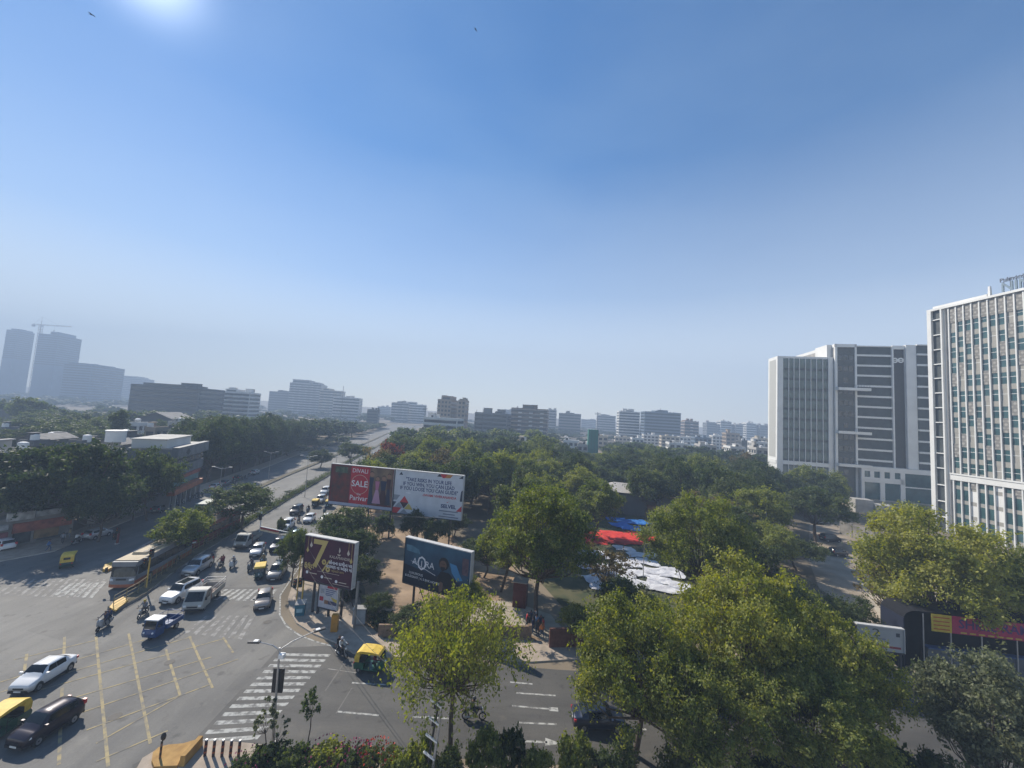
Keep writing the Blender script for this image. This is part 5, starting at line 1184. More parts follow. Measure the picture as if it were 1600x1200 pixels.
rick(405, 902, heading((408, 890), (400, 915)), 'auto-rickshaw with a tan canopy waiting beside the dark grey people carrier', body=(.03, .05, .03), dl='driver of the tan canopied auto-rickshaw')
rick(513, 793, AVH, 'auto-rickshaw at the kerb under the left end of the double billboard', body=(.02, .05, .03), drv=False)
rick(492, 792, AVH, 'dark auto-rickshaw between the silver car and the scooter rider', body=(.02, .03, .03), drv=False)
BK = {}
def bike(kind, col, px, py, rz, label, shirt, trou='dark', helmet=None, pill=None, rl='rider', pl='passenger', group=None):
    if (kind, col) not in BK: BK[(kind, col)] = park(make_bike(kind, col)); BK[(kind, col)].location = (0, 0, -60)
    g = G(px, py); o = copy_tree(BK[(kind, col)], g, rz, label, group); o.name = 'motorcycle' if kind == 'bike' else 'motor_scooter'
    if shirt: person('ride', shirt, trou, g, rz, rl, 'motorcycle and scooter riders', helmet)
    if pill: person('pillion', pill, trou, g, rz, pl, 'motorcycle and scooter riders')
bike('scooter', (.25, .26, .27), 161, 982, heading((176, 968), (148, 985)), 'grey scooter with two people crossing before the median nose', 'navy', pill='navy', rl='scooter rider in dark blue, front of two', pl='passenger in dark blue behind the scooter rider')
bike('bike', (.03, .03, .035), 223, 963, heading((232, 952), (212, 968)), 'black motorcycle beside the nose of the railed median', 'check', helmet=(.6, .42, .04), rl='rider in a yellow helmet beside the railed median')
bike('bike', (.02, .02, .02), 533, 1025, heading((522, 1015), (545, 1030)), 'black motorcycle turning onto the cross road ahead of the auto-rickshaw', 'white', helmet=(.5, .5, .52), pill='black', rl='rider in a pale helmet turning onto the cross road', pl='passenger in black behind the pale-helmeted rider')
bike('bike', (.03, .02, .02), 740, 1125, .05, 'dark motorcycle passing behind the slender roadside tree', 'black', helmet=(.03, .03, .03), rl='rider in black behind the slender roadside tree')
bike('bike', (.03, .02, .02), 344, 888, AVH, 'dark motorcycle carrying two, behind the bus median', 'maroon', pill='maroon', rl='rider in maroon beside the median', pl='passenger in maroon beside the median')
bike('scooter', (.5, .52, .53), 363, 888, AVH, 'white scooter riding alone toward the crossing', 'check', helmet=(.45, .45, .46), rl='rider of the white scooter')
bike('bike', (.02, .02, .02), 329, 882, AVH, 'black motorcycle nearest the median railing', 'black', helmet=(.05, .05, .06), rl='rider in black nearest the median railing')
bike('scooter', (.08, .10, .12), 391, 892, AVH, 'dark scooter just left of the tan canopied auto-rickshaw', 'navy', helmet=(.05, .06, .08), rl='rider in navy left of the tan canopied auto-rickshaw')
bike('scooter', (.03, .10, .12), 410, 884, AVH, 'teal scooter behind the tan canopied auto-rickshaw', 'khaki', helmet=(.35, .36, .3), rl='rider behind the tan canopied auto-rickshaw')
bike('bike', (.16, .02, .02), 438, 822, AVH, 'maroon motorcycle squeezed between the median and a white car', 'maroon', helmet=(.1, .02, .02), rl='rider in maroon between the median and a white car')
bike('bike', (.03, .02, .02), 466, 816, AVH, 'dark motorcycle between the white hatchback and the black people carrier', 'black', helmet=(.06, .06, .06), rl='rider between the white hatchback and the black people carrier')
bike('scooter', (.08, .10, .12), 481, 801, AVH, 'dark scooter right of the black people carrier', 'black', rl='rider right of the black people carrier')
bike('scooter', (.03, .10, .12), 507, 802, AVH, 'teal scooter with a helmeted rider behind the white sedan', 'navy', helmet=(.2, .4, .42), rl='rider in a teal helmet behind the white sedan')
bike('bike', (.02, .02, .02), 120, 850, AVH+math.pi, 'black motorcycle in shade left of the silver hatchback', 'white', rl='rider in white left of the silver hatchback')
# two-wheelers parked along the shaded kerb
for i in range(14):
    t_ = i/13; p = lerp(Vector((262, 798)), Vector((392, 747)), t_); k = ('scooter', (.08, .10, .12)) if i % 2 else ('bike', (.02, .02, .02)); g = G(p.x, p.y-3)
    copy_tree(BK[k], g, AVH+1.5+.2*math.sin(i*2.1), 'two-wheeler in the row parked along the shaded left kerb', 'two-wheelers parked along the shaded left kerb').name = 'parked_motorcycle'
# people on foot
for px, py, pose, sh, tr, rz, lb in [(97, 850, 'walk', 'check', 'dark', 2.2, 'pedestrian in a grey check shirt crossing in the shade left of the silver hatchback'), (108, 843, 'stand', 'khaki', 'grey', 1.0, 'pedestrian standing in shade near the shop row'), (75, 862, 'walk', 'blue', 'jeans', .5, 'pedestrian in blue near the shaded kerb'),
                                     (573, 880, 'stand', 'white', 'grey', 3.0, 'person in white on the sandy ground between billboards')]:
    person(pose, sh, tr, G(px, py), rz, lb)
CRW = [(823, 975, 'red'), (829, 972, 'navy'), (834, 976, 'black'), (838, 979, 'blue'), (844, 980, 'navy'), (848, 984, 'red'), (826, 980, 'black'), (832, 984, 'navy'), (840, 987, 'black'), (846, 992, 'orange'), (836, 970, 'check')]
for i, (x, y, s) in enumerate(CRW):
    person('stand' if i % 3 else 'walk', s, 'jeans' if i % 2 else 'dark', G(x, y+6), i*1.3, ['leftmost person of the group on the park path, in a red top', 'person in navy near the back of the group on the park path', 'person in black in the upper middle of the group on the park path', 'person in bright blue in the group on the park path', 'person in navy at the upper right of the group on the park path', 'person in red at the right of the group on the park path', 'person in black at the lower left of the group on the park path', 'person in navy at the front of the group on the park path', 'person in black at the front right of the group on the park path', 'person in orange nearest to the cross road in the group', 'person in a grey check top farthest back in the group on the park path'][i], 'people standing together on the park path')
# ================================================= vegetation
BARK = mat('bark', (.06, .045, .035), .95, col2=(.13, .10, .075), scale=3, detail=6)
LM = dict(dark=leafmat('leaf_dark', (.015, .029, .012), (.034, .054, .020), (.068, .086, .030)),
          mid=leafmat('leaf_mid', (.024, .042, .016), (.054, .080, .028), (.102, .122, .044)),
          olive=leafmat('leaf_olive', (.052, .076, .020), (.125, .155, .040), (.225, .24, .070)),
          lime=leafmat('leaf_lime', (.065, .09, .022), (.165, .19, .045), (.30, .30, .08)),
          grey=leafmat('leaf_grey', (.06, .07, .04), (.13, .145, .08), (.22, .235, .14)),
          rust=leafmat('leaf_rust', (.05, .025, .018), (.12, .045, .03), (.20, .07, .05)),
          dry=leafmat('leaf_dry', (.05, .045, .025), (.10, .085, .045), (.17, .14, .07)))
def quads_mesh(name, C, D, U, ln, wd, m):
    """leaf-sized diamonds: centres C, long axis D, side axis U"""
    n = len(C); a = D*ln[:, None]*.5; b = U*wd[:, None]*.5
    V = np.stack([C-a, C+b-a*.1, C+a, C-b-a*.1], 1).reshape(-1, 3)
    me = bpy.data.meshes.new(name); me.vertices.add(4*n); me.vertices.foreach_set('co', V.astype(np.float32).ravel())
    me.loops.add(4*n); me.loops.foreach_set('vertex_index', np.arange(4*n, dtype=np.int32)); me.polygons.add(n)
    me.polygons.foreach_set('loop_start', np.arange(0, 4*n, 4, dtype=np.int32)); me.polygons.foreach_set('loop_total', np.full(n, 4, np.int32))
    me.materials.append(m); me.update(); me.validate(); return me
def unit(v): return v/np.maximum(np.linalg.norm(v, axis=1, keepdims=True), 1e-9)
def make_tree(R_=5., H=10., cz=.62, rz=.42, ncl=40, per=220, leaf=.4, m='mid', crad=.26, droop=0., seed=1, trunk=.22, airy=0., name='tree', flat=0.0, umbrella=False):
    """prototype tree, height H, crown radius R_, crown centre cz*H, vertical radius rz*H"""
    r = np.random.default_rng(seed)
    d = unit(r.normal(size=(ncl*3, 3))); d = d[d[:, 2] > -.55][:ncl]; rad = (.35+.65*r.random(len(d))**.6)
    # a few lobes make the outline uneven
    lob = unit(r.normal(size=(6, 3))); k = .78+.36*np.max(d@lob.T, 1)**2
    cen = d*rad[:, None]*k[:, None]*np.array([R_, R_, rz*H])*(1-crad*.6)+np.array([0, 0, cz*H])
    cr_ = crad*R_*(.65+.7*r.random(len(d)))
    ns = np.maximum(8, (per*(cr_/(crad*R_))**2).astype(int)); idx = np.repeat(np.arange(len(d)), ns); n = len(idx)
    # leaves sit on sprigs that stick out of each clump, so the clump has no smooth skin
    spc = max(1, int(round(per/14))); sdir = unit(r.normal(size=(len(d)*spc, 3))*np.array([1, 1, .8])+np.array([0, 0, .25])); sl_ = .45+.95*r.random(len(d)*spc)**1.3
    sid = idx*spc+r.integers(0, spc, n); tt = r.random(n)**.7; rr = cr_[idx]*sl_[sid]*(.25+.75*tt)
    dd = sdir[sid]; C = cen[idx]+dd*rr[:, None]*np.array([1, 1, .8 if not umbrella else .45])+r.normal(size=(n, 3))*(cr_[idx]*.13)[:, None]
    if droop: C[:, 2] -= droop*np.linalg.norm(C[:, :2], axis=1)/R_*r.random(n)
    N = unit(dd*.8+r.normal(size=(n, 3))*.7+np.array([0, 0, .25])); T = unit(np.cross(N, r.normal(size=(n, 3)))); 
    if droop: T = unit(T+np.array([0, 0, -1.2]))
    Bv = unit(np.cross(N, T)); ln = leaf*(.6+.8*r.random(n)); me = quads_mesh('crown', C, T, Bv, ln, ln*(.45+.25*r.random(n)), LM[m])
    t = empty(name); obj('crown', me, t)
    b = MB(); th = max(.5, (cz-rz*.75)*H); j = [r.normal()*.03*H, r.normal()*.03*H]
    p1 = (j[0], j[1], th*.6); p2 = (j[0]*1.6, j[1]*.6, th); b.path([(0, 0, -.1), p1, p2], trunk, BARK, 7, trunk*.75)
    for q in r.permutation(len(d))[:max(6, int(ncl*(.35+airy)))]:
        c = cen[q]; mid = np.array(p2)*.45+c*.55; mid[2] = p2[2]+(c[2]-p2[2])*.35; mid += r.normal(size=3)*.12*R_*.5
        b.path([p2, tuple(np.array(p2)*.6+mid*.4+r.normal(size=3)*.05), tuple(mid), tuple(c)], trunk*.5, BARK, 5, trunk*.07)
        if airy:
            for _ in range(3): e = c+unit(r.normal(size=(1, 3)))[0]*cr_[q]; b.tube(tuple(c), tuple(e), trunk*.09, BARK, trunk*.03, 4, False)
    b.build('trunk', t); t['R'] = R_; t['H'] = H; t.location = (0, 0, -400)
    return park(t)
TP = {}
def protos():
    for i in range(3): TP['near%d' % i] = make_tree(6, 11, .58, .44, 150, 340, .205, 'lime', .18, seed=11+i, trunk=.26, airy=.3)
    for i in range(2): TP['nearo%d' % i] = make_tree(5.5, 11, .60, .42, 120, 360, .20, 'olive', .19, seed=31+i, trunk=.24, airy=.2)
    TP['airy0'] = make_tree(4.6, 11, .64, .34, 110, 110, .19, 'olive', .24, droop=2.0, seed=41, trunk=.15, airy=.9)
    TP['greyt0'] = make_tree(4, 8, .52, .46, 100, 330, .20, 'grey', .20, seed=43, trunk=.14, airy=.2)
    for i in range(3): TP['mid%d' % i] = make_tree(5, 10, .60, .40, 70, 280, .30, 'mid', .24, seed=51+i)
    for i in range(3): TP['dark%d' % i] = make_tree(5, 10, .58, .42, 70, 280, .31, 'dark', .25, seed=61+i)
    for i in range(2): TP['olive%d' % i] = make_tree(5, 10, .60, .40, 66, 270, .30, 'olive', .24, seed=71+i)
    for i in range(2): TP['fmid%d' % i] = make_tree(5, 10, .58, .42, 34, 95, .75, 'mid', .30, seed=81+i)
    for i in range(2): TP['fdark%d' % i] = make_tree(5, 10, .58, .42, 34, 95, .75, 'dark', .30, seed=91+i)
    TP['folive0'] = make_tree(5, 10, .58, .42, 34, 95, .75, 'olive', .30, seed=95)
    TP['ff0'] = make_tree(5, 10, .55, .45, 18, 46, 1.3, 'mid', .36, seed=88); TP['ff1'] = make_tree(5, 10, .55, .45, 18, 46, 1.3, 'dark', .36, seed=89)
    TP['rust0'] = make_tree(5, 8, .60, .40, 40, 120, .5, 'rust', .28, seed=97)
    TP['dry0'] = make_tree(5, 9, .60, .40, 40, 60, .4, 'dry', .28, seed=98, airy=.8)
    TP['big0'] = make_tree(11, 14, .58, .40, 190, 260, .5, 'dark', .15, seed=99, trunk=.6)
    TP['col0'] = make_tree(2.4, 14, .56, .44, 60, 150, .4, 'mid', .42, seed=101)
    TP['bush_dark'] = make_tree(1.5, 2.2, .48, .5, 34, 130, .2, 'dark', .32, seed=111, trunk=.05)
    TP['bush_olive'] = make_tree(1.5, 2.2, .48, .5, 34, 130, .16, 'olive', .32, seed=112, trunk=.05)
    TP['bush_mid'] = make_tree(1.5, 2.2, .48, .5, 34, 150, .15, 'mid', .32, seed=113, trunk=.05)
    TP['sapling0'] = make_tree(1.1, 4, .78, .2, 12, 60, .2, 'mid', .38, seed=115, trunk=.05, airy=.6)
    TP['sapling1'] = make_tree(.8, 4.5, .6, .36, 14, 24, .2, 'grey', .34, seed=116, trunk=.04, airy=.6)
    TP['umb0'] = make_tree(5, 9, .80, .16, 46, 190, .36, 'mid', .22, seed=118, umbrella=True, trunk=.2, airy=.2)
protos()
NT = [0]
def tree(k, px, ytop, Y, wpx, label, group=None, name='tree', zmax=None, cat='tree', rz=None):
    top = P(px, ytop, Y); z = max(top.z, 1.0) if zmax is None else min(zmax, top.z); W = wpx*Y/FPX; p = TP[k]; s = W/(2.1*p['R']); NT[0] += 1
    o = copy_tree(p, (top.x, Y, 0), (NT[0]*2.399) % 6.283 if rz is None else rz, label, group, (s, s, z/(p['H']*1.0)))
    o.name = name; o['category'] = cat
    for q in ('R', 'H'): 
        if q in o: del o[q]
    return o
# --- big trees on the near side, each its own
tree('near0', 1000, 935, 28.6, 222, 'yellow-green roadside tree with a broad crown, left end of the big foreground clump')
tree('near1', 1160, 880, 30.5, 240, 'tallest yellow-green tree in the middle of the foreground clump')
tree('near2', 1300, 958, 28.6, 190, 'yellow-green tree at the right end of the foreground clump')
tree('nearo0', 1110, 1015, 26.2, 200, 'olive tree low in front of the foreground clump, near the railing')
tree('nearo1', 1265, 1050, 25.6, 210, 'olive tree low in front of the right part of the foreground clump')
tree('airy0', 722, 905, 27.6, 240, 'slender tree with drooping feathery foliage rising from the hedge in mid picture')
tree('greyt0', 1550, 1030, 25.5, 190, 'grey-green bushy tree at the bottom right corner')
tree('nearo1', 848, 762, 46, 180, 'large olive tree on the far pavement behind the slender tree')
tree('olive0', 930, 750, 76, 95, 'rounded lime-topped tree behind the large olive tree, left of the tiled roof')
tree('nearo0', 1083, 768, 50, 165, 'spreading tree with tufted crown just right of the laundry sheets')
tree('near2', 1468, 800, 42.5, 235, 'wide olive tree in front of the white office tower')
tree('mid0', 1275, 757, 84, 115, 'grey-green tree before the glass wing with fins')
tree('olive1', 1205, 815, 62, 90, 'thin-crowned tree left of the dirt parking ground')
tree('mid1', 1245, 835, 66, 80, 'green tree at the left border of the dirt parking ground')
tree('dark1', 1165, 830, 56, 100, 'dark tree right of the tufted spreading tree')
tree('olive0', 1130, 905, 41, 120, 'yellowish tree behind the tallest foreground tree')
tree('olive1', 1235, 905, 42, 120, 'olive tree behind the foreground clump, below the parking ground')
tree('mid2', 1320, 930, 41, 90, 'green tree by the pale driveway, behind the right foreground tree')
tree('dry0', 1390, 880, 48, 110, 'sparse dry tree above the pale driveway')
tree('nearo0', 1590, 850, 41.5, 150, 'dark olive tree at the right edge below the white office tower')
tree('big0', 30, 712, 62, 140, 'dark spreading tree overlapping the left end of the huge tree'); tree('mid1', 245, 699, 71.5, 84, 'lighter green tree directly left of the shop block'); tree('dark1', 190, 752, 71, 90, 'dark tree hiding the wall left of the shop block'); tree('dark0', 150, 762, 72, 80, 'dark tree behind the small round white sign'); tree('dark2', 222, 712, 70.5, 84, 'dark tree against the blank side wall of the shop block'); tree('dark1', 168, 742, 60.5, 95, 'dark tree overhanging the left kerb behind the silver hatchback'); tree('dark1', 128, 775, 69, 60, 'low dark tree right of the shop row')
tree('mid0', 980, 905, 43, 120, 'green tree in front of the laundry sheets, behind the foreground clump')
tree('dry0', 950, 855, 52, 90, 'half bare tree in front of the white laundry sheets')
tree('olive0', 790, 800, 52, 110, 'light green tree right of the blue billboard')
tree('mid1', 760, 835, 56, 80, 'green tree peeping over the blue billboard')
tree('olive1', 905, 945, 41.5, 70, 'low leafy tree over the dark red-brown wall')
# --- median and roadside trees
tree('olive0', 282, 797, 55, 92, 'bushy tree on the bus median over the first bus', 'trees on the avenue medians')
tree('mid1', 305, 790, 61, 55, 'thin tree between the two buses', 'trees on the avenue medians')
tree('mid0', 384, 752, 70, 105, 'spreading tree on the median right of the red bus', 'trees on the avenue medians')
tree('mid2', 465, 822, 50, 58, 'small tree at the corner pavement left of the maroon billboard', 'trees on the avenue medians')
tree('dark0', 503, 702, 140, 40, 'dark round tree on the left median far up the avenue', 'trees on the avenue medians')
tree('mid1', 553, 690, 150, 52, 'light round tree between the carriageways above the double billboard', 'trees on the avenue medians')
tree('mid2', 455, 768, 98, 22, 'small flat-topped young tree on the bus median', 'trees on the avenue medians')
tree('mid0', 486, 752, 112, 22, 'young tree beside the tall lamp post on the bus median', 'trees on the avenue medians')
tree('mid1', 441, 808, 66, 16, 'tiny tree right of the signal gantry', 'trees on the avenue medians')
for px, y, Y, w, k, lb in [(548, 790, 62, 90, 'mid0', 'bushy tree below the left half of the double billboard'), (530, 822, 54, 80, 'dark0', 'dark bushy tree behind the maroon billboard'), (562, 822, 55, 66, 'dark1', 'dark tree at the left edge of the sandy path'), (648, 795, 66, 44, 'dark2', 'dark tree on the sandy path below the white billboard half'),
                           (682, 808, 64, 50, 'mid1', 'dense green tree under the right end of the double billboard'), (712, 800, 73, 50, 'dark0', 'dark tree behind the right end of the double billboard'), (560, 870, 49, 80, 'dark2', 'dark bushy tree right of the maroon billboard'), (592, 925, 43.5, 50, 'dark1', 'low dark tree behind the grey cabinet'), (645, 948, 41.5, 70, 'mid2', 'low green tree below the blue billboard'), (690, 935, 42, 70, 'olive1', 'low yellowish tree below the right part of the blue billboard'),
                           (740, 905, 43, 60, 'olive0', 'yellow-topped tree overlapping the lower right of the blue billboard')]:
    tree(k, px, y, Y, w, lb)
# --- left side
tree('big0', 112, 690, 63.5, 205, 'huge dark spreading tree over the shop row at the left')
tree('dark1', 228, 703, 82, 105, 'lighter dark tree between the huge tree and the shop block')
tree('dark0', 30, 742, 66, 70, 'dark tree at the left edge under the huge spreading tree')
tree('dark2', 178, 765, 72, 70, 'low dark tree below the right side of the huge spreading tree')
tree('col0', 190, 628, 120, 30, 'tall narrow tree standing alone over the left roofs')
LROW = {}; FILLQ = []
def left_label(x, row):
    w = next(b for a, b in [(285, 'hugging the shop block'), (325, 'just beyond the shop block'), (360, 'below the right end of the long dark office'), (410, 'below the white balconied flats'), (440, 'below the gap left of the high-rise cluster'), (475, 'below the left part of the high-rise cluster'), (512, 'below the tallest stepped flats'), (545, 'below the cream flats of the cluster'), (9999, 'below the right end of the cluster')] if x < a)
    k = LROW.get(w, 0); LROW[w] = k+1
    return '%s left of the avenue, %s' % (['dark broad tree', 'second dark tree', 'third dark tree', 'fourth dark tree', 'fifth dark tree', 'sixth dark tree', 'further dark tree'][min(k, 6)], w)
AVL = [(300, 658, 122, 60, 0), (345, 641, 128, 105, 0), (392, 655, 138, 80, 1), (425, 646, 165, 80, 0), (462, 650, 185, 70, 1), (498, 652, 205, 65, 0), (532, 656, 235, 60, 1), (552, 660, 275, 46, 0), (410, 690, 140, 66, 1), (452, 688, 165, 60, 0), (492, 684, 190, 56, 1), (528, 680, 220, 48, 0), (330, 700, 112, 60, 0), (368, 700, 122, 60, 1), (285, 740, 104, 36, 1)]
for i, (x, y, Y, w, k) in enumerate(AVL): tree(('dark%d' % (i % 3)) if Y < 200 else 'fdark%d' % (i % 2), x, y, Y, w, left_label(x, i), 'trees along the left side of the avenue')
lp_x = [250, 275, 300, 345, 395, 430, 500, 560, 610]; lp_y = [700, 684, 662, 648, 655, 652, 660, 668, 674]
LEFT_FILL = []
def av_left_x(y):
    for a, b in zip(AV_L[:-1], AV_L[1:]):
        if a.y <= y <= b.y: return a.x+(b.x-a.x)*(y-a.y)/(b.y-a.y)
    return AV_L[-1].x
rl = random.Random(12); Yl = 104.0
while Yl < 420:
    for row in range(4 if Yl < 200 else 6):
        xx = av_left_x(Yl)-3.8-row*(8.5 if Yl < 200 else 12)-rl.random()*2; yy = Yl+rl.uniform(-3, 3)+row*2; pxx = 800+FPX*xx/yy
        if pxx < 262: continue
        LEFT_FILL.append((pxx, float(np.interp(pxx, lp_x, lp_y))+rl.choice((0, 2, 5, 9))*(.5 if row < 1 else .8), yy, 12.5 if Yl < 200 else 15, row, xx))
    Yl += 9.5 if Yl < 200 else 14
FL = [(18, 622, 200, 55), (52, 620, 185, 60), (84, 634, 175, 70), (122, 642, 150, 90), (105, 655, 120, 110), (150, 652, 135, 80), (18, 668, 112, 70), (235, 640, 210, 60), (265, 642, 200, 50), (205, 640, 190, 46), (292, 645, 230, 60), (60, 640, 165, 60), (160, 640, 220, 70), (250, 655, 160, 40), (-20, 650, 150, 60), (322, 640, 260, 50), (30, 650, 140, 60), (215, 672, 115, 30)]
FLL = ['round tree below the left hazy tower at the left edge', 'dark round tree below the crane', 'broad tree below the wide hazy tower', 'wide tree mass in front of the long mid-height block', 'large tree directly above the huge spreading tree', 'tree left of the tall narrow tree', 'bushy tree among roofs at the left edge', 'low tree in front of the left end of the long dark office', 'low tree below the middle of the long dark office', 'tree right behind the tall narrow tree', 'hazy tree below the white balconied flats at left', 'tree left of the cream box house', 'tree far behind the tall narrow tree', 'tree beside the big gabled shed', 'tree cut by the left edge of the picture', 'hazy tree behind the dense row left of the avenue', 'tree just behind the cream box house', 'small tree by the dark block under the tall narrow tree']
for i, (x, y, Y, w) in enumerate(FL): tree(('mid%d' % (i % 3)) if Y < 170 else 'fmid%d' % (i % 2), x, y, Y, w, FLL[i], 'trees among the old town roofs')
for i, (px_, py_, yy, w_, row, xx) in enumerate(LEFT_FILL):
    z = P(px_, py_, yy).z; z = min(max(z, 6), 17)
    if yy < 180 and row < 3:
        kk = ['dark0', 'dark1', 'mid0', 'dark2'][i % 4]; pp = TP[kk]; s_ = w_/(2.1*pp['R']); o = copy_tree(pp, (xx, yy, 0), i*2.4, left_label(px_, row), 'trees along the left side of the avenue', (s_, s_, z/pp['H'])); o.name = 'tree'; o['category'] = 'tree'
        for q in ('R', 'H'): del o[q]
    else: FILLQ.append((['fdark0', 'fmid1', 'fdark1'][i % 3], xx, yy, w_, z))
# --- the park
prof_x = [560, 590, 620, 660, 700, 760, 810, 850, 885, 905, 935, 965, 1000, 1050, 1100, 1150, 1200, 1300, 1700]
prof_y = [720, 698, 674, 666, 664, 672, 668, 668, 692, 706, 712, 692, 690, 702, 696, 704, 712, 720, 720]
def clear(x, y):    # keep paths, lawn and the club house open
    p = 800+FPX*x/y
    if 36 < y < 62 and -40 < x < 60: return True
    if y < 82 and 500 < p < 800: return True
    if y < 92 and 885 < p < 1110: return True
    if 76 < y < 116 and 915 < p < 1012: return True
    if y < 110 and p > 1195: return True
    return False
def av_right_x(y):
    for a, b in zip(AV_R[:-1], AV_R[1:]):
        if a.y <= y <= b.y: return a.x+(b.x-a.x)*(y-a.y)/(b.y-a.y)
    return AV_R[-1].x
def park_label(k, px, yy):
    c = {'r': 'reddish-brown', 'b': 'sparse dry', 'd': 'dark green', 'm': 'mid green', 'o': 'olive yellow'}.get(k, 'olive yellow')
    lm = [(640, 'beside the avenue'), (730, 'below the unfinished brown towers'), (800, 'below the grey banded block'), (870, 'below the brown balconied flats'), (960, 'below the skyline gap'), (1065, 'below the striped towers'), (1150, 'left of the glass wing'), (9999, 'by the glass wing')]
    w = next(b for a, b in lm if px < a); d = 'at the front of' if yy < 82 else ('near the front of' if yy < 100 else ('midway into' if yy < 122 else 'deep in'))
    q = '%s tree %s the park, %s' % (c, d, w); k_ = LROW.get(q, 0); LROW[q] = k_+1
    return ('' if k_ == 0 else ['', 'next ', 'third ', 'fourth ', 'one more '][min(k_, 4)])+q
FARC = []
def far_tree(pp, M):
    for c in pp.children:
        if c.name.startswith('crown'): FARC.append((c.data, M))
def build_far():
    VS, mats, mi = [], [], []
    for me, M in FARC:
        n = len(me.vertices); v = np.empty(n*3, np.float32); me.vertices.foreach_get('co', v); v = v.reshape(-1, 3); A = np.array(M)[:3]; VS.append(v@A[:, :3].T+A[:, 3])
        if me.materials[0] not in mats: mats.append(me.materials[0])
        mi.append(np.full(n//4, mats.index(me.materials[0]), np.int32))
    V = np.concatenate(VS); n = len(V)//4; me = bpy.data.meshes.new('tree_canopy'); me.vertices.add(4*n); me.vertices.foreach_set('co', V.astype(np.float32).ravel()); me.loops.add(4*n); me.loops.foreach_set('vertex_index', np.arange(4*n, dtype=np.int32)); me.polygons.add(n)
    me.polygons.foreach_set('loop_start', np.arange(0, 4*n, 4, dtype=np.int32)); me.polygons.foreach_set('loop_total', np.full(n, 4, np.int32)); [me.materials.append(m) for m in mats]; me.polygons.foreach_set('material_index', np.concatenate(mi)); me.update(); me.validate()
    tag(obj('tree_canopy', me), kind='stuff')
rr = random.Random(5); cnt = 0
Y = 66.0
while Y < 300:
    step = 9.2 if Y < 120 else (10.5 if Y < 190 else 14)
    x = av_right_x(Y)+(6.5 if Y < 120 else 9)+rr.random()*2; xmax = math.tan(R(34.2))*Y if Y > 120 else math.tan(R(46))*Y*.8
    while x < xmax:
        yy = Y+rr.uniform(-.3, .3)*step; xx = x
        if not clear(xx, yy):
            p = 800+FPX*xx/yy*.995; pr = float(np.interp(p, prof_x, prof_y))+rr.choice((0, 0, 3, 6, 10, 18)); zt = P(p, pr, yy).z; h = min(rr.uniform(9, 15), zt)
            h = max(h, 5.0) if zt > 5 else zt
            k = rr.choice(['dark', 'mid', 'mid', 'olive', 'mid', 'olive', 'dark']); far = yy > 165
            kk = ('f' if far else '')+k+str(rr.randrange(1 if (k == 'olive' and far) else 2))
            if 590 < p < 625 and 110 < yy < 135: kk = 'rust0'
            elif not far and rr.random() < .07: kk = 'dry0'
            W = rr.uniform(1.15, 1.5)*step; pp = TP[kk]; s = W/(2.1*pp['R'])
            if yy > 148: far_tree(pp, Matrix.Translation((xx, yy, 0)) @ Matrix.Rotation(rr.uniform(0, 6.28), 4, 'Z') @ Matrix.Diagonal((s, s, h/pp['H']*1.02, 1))); x += step*rr.uniform(.8, 1.15); continue
            o = copy_tree(pp, (xx, yy, 0), rr.uniform(0, 6.28), park_label('b' if kk == 'dry0' else (kk[0] if kk[0] != 'f' else kk[1]), p, yy), 'trees of the dense park canopy', (s, s, h/pp['H']*1.02))
            o.name = 'tree'; o['category'] = 'tree'
            for q in ('R', 'H'): del o[q]
            cnt += 1
        x += step*rr.uniform(.8, 1.15)
    Y += step*.82
print('park trees', cnt)
for (k, x, y, w_, z) in FILLQ:
    pp = TP[k]; s = w_/(2.1*pp['R']); far_tree(pp, Matrix.Translation((x, y, 0)) @ Matrix.Rotation(rr.random()*6, 4, 'Z') @ Matrix.Diagonal((s, s, z/pp['H'], 1)))
n = 0
while n < 520:     # scattered trees of the low town, the left quarter and along the far avenue
    px = rr.uniform(-80, 1240); Y = rr.uniform(215, 900)**1.0; x = P(px, 690, Y).x
    if px > 640 and Y < 300: continue
    if av_right_x(Y)-62 < x < av_right_x(Y)+12 or (px < 260 and Y < 240): continue
    n += 1; pp = TP['ff%d' % (n % 2)]; s = rr.uniform(1.1, 2.2)*(1 if Y < 500 else 1.5); hh = rr.uniform(.55, 1.15)
    if px > 860: hh *= .62
    far_tree(pp, Matrix.Translation((x, Y, 0)) @ Matrix.Rotation(rr.random()*6, 4, 'Z') @ Matrix.Diagonal((s, s, hh, 1)))
build_far()
# --- palms
def palm(px, ytop, Y, label, seed):
    r = random.Random(seed); p = P(px, ytop, Y); H = p.z-1.5; t = empty('palm_tree', (p.x, Y, 0), 0, label, 'palm tree', 'palms in the park')
    b = MB(); b.path([(0, 0, 0), (.2, .1, H*.5), (.1, 0, H)], .22, BARK, 7, .15); b.build('trunk', t)
    C, D, U = [], [], []
    for i in range(22):
        a = i*2.4+r.random()*.3; e = r.uniform(-.2, 1.2); L = 3.6; pos = np.array([.1, 0, H]); dr = np.array([math.cos(a)*math.cos(e), math.sin(a)*math.cos(e), math.sin(e)])
        for s_ in range(12):
            dr = unit((dr+np.array([0, 0, -.13]))[None])[0]; pos = pos+dr*L/12; sd_ = unit(np.cross(dr, [0, 0, 1])[None])[0]
            for sg in (1, -1): C.append(pos+sd_*sg*.35*(1-s_/14)); D.append(sd_*sg*.8+dr*.4+np.array([0, 0, -.35])); U.append(dr)
    C = np.array(C); me = quads_mesh('fronds', C, unit(np.array(D)), unit(np.array(U)), np.full(len(C), .95), np.full(len(C), .22), LM['mid']); obj('crown', me, t)
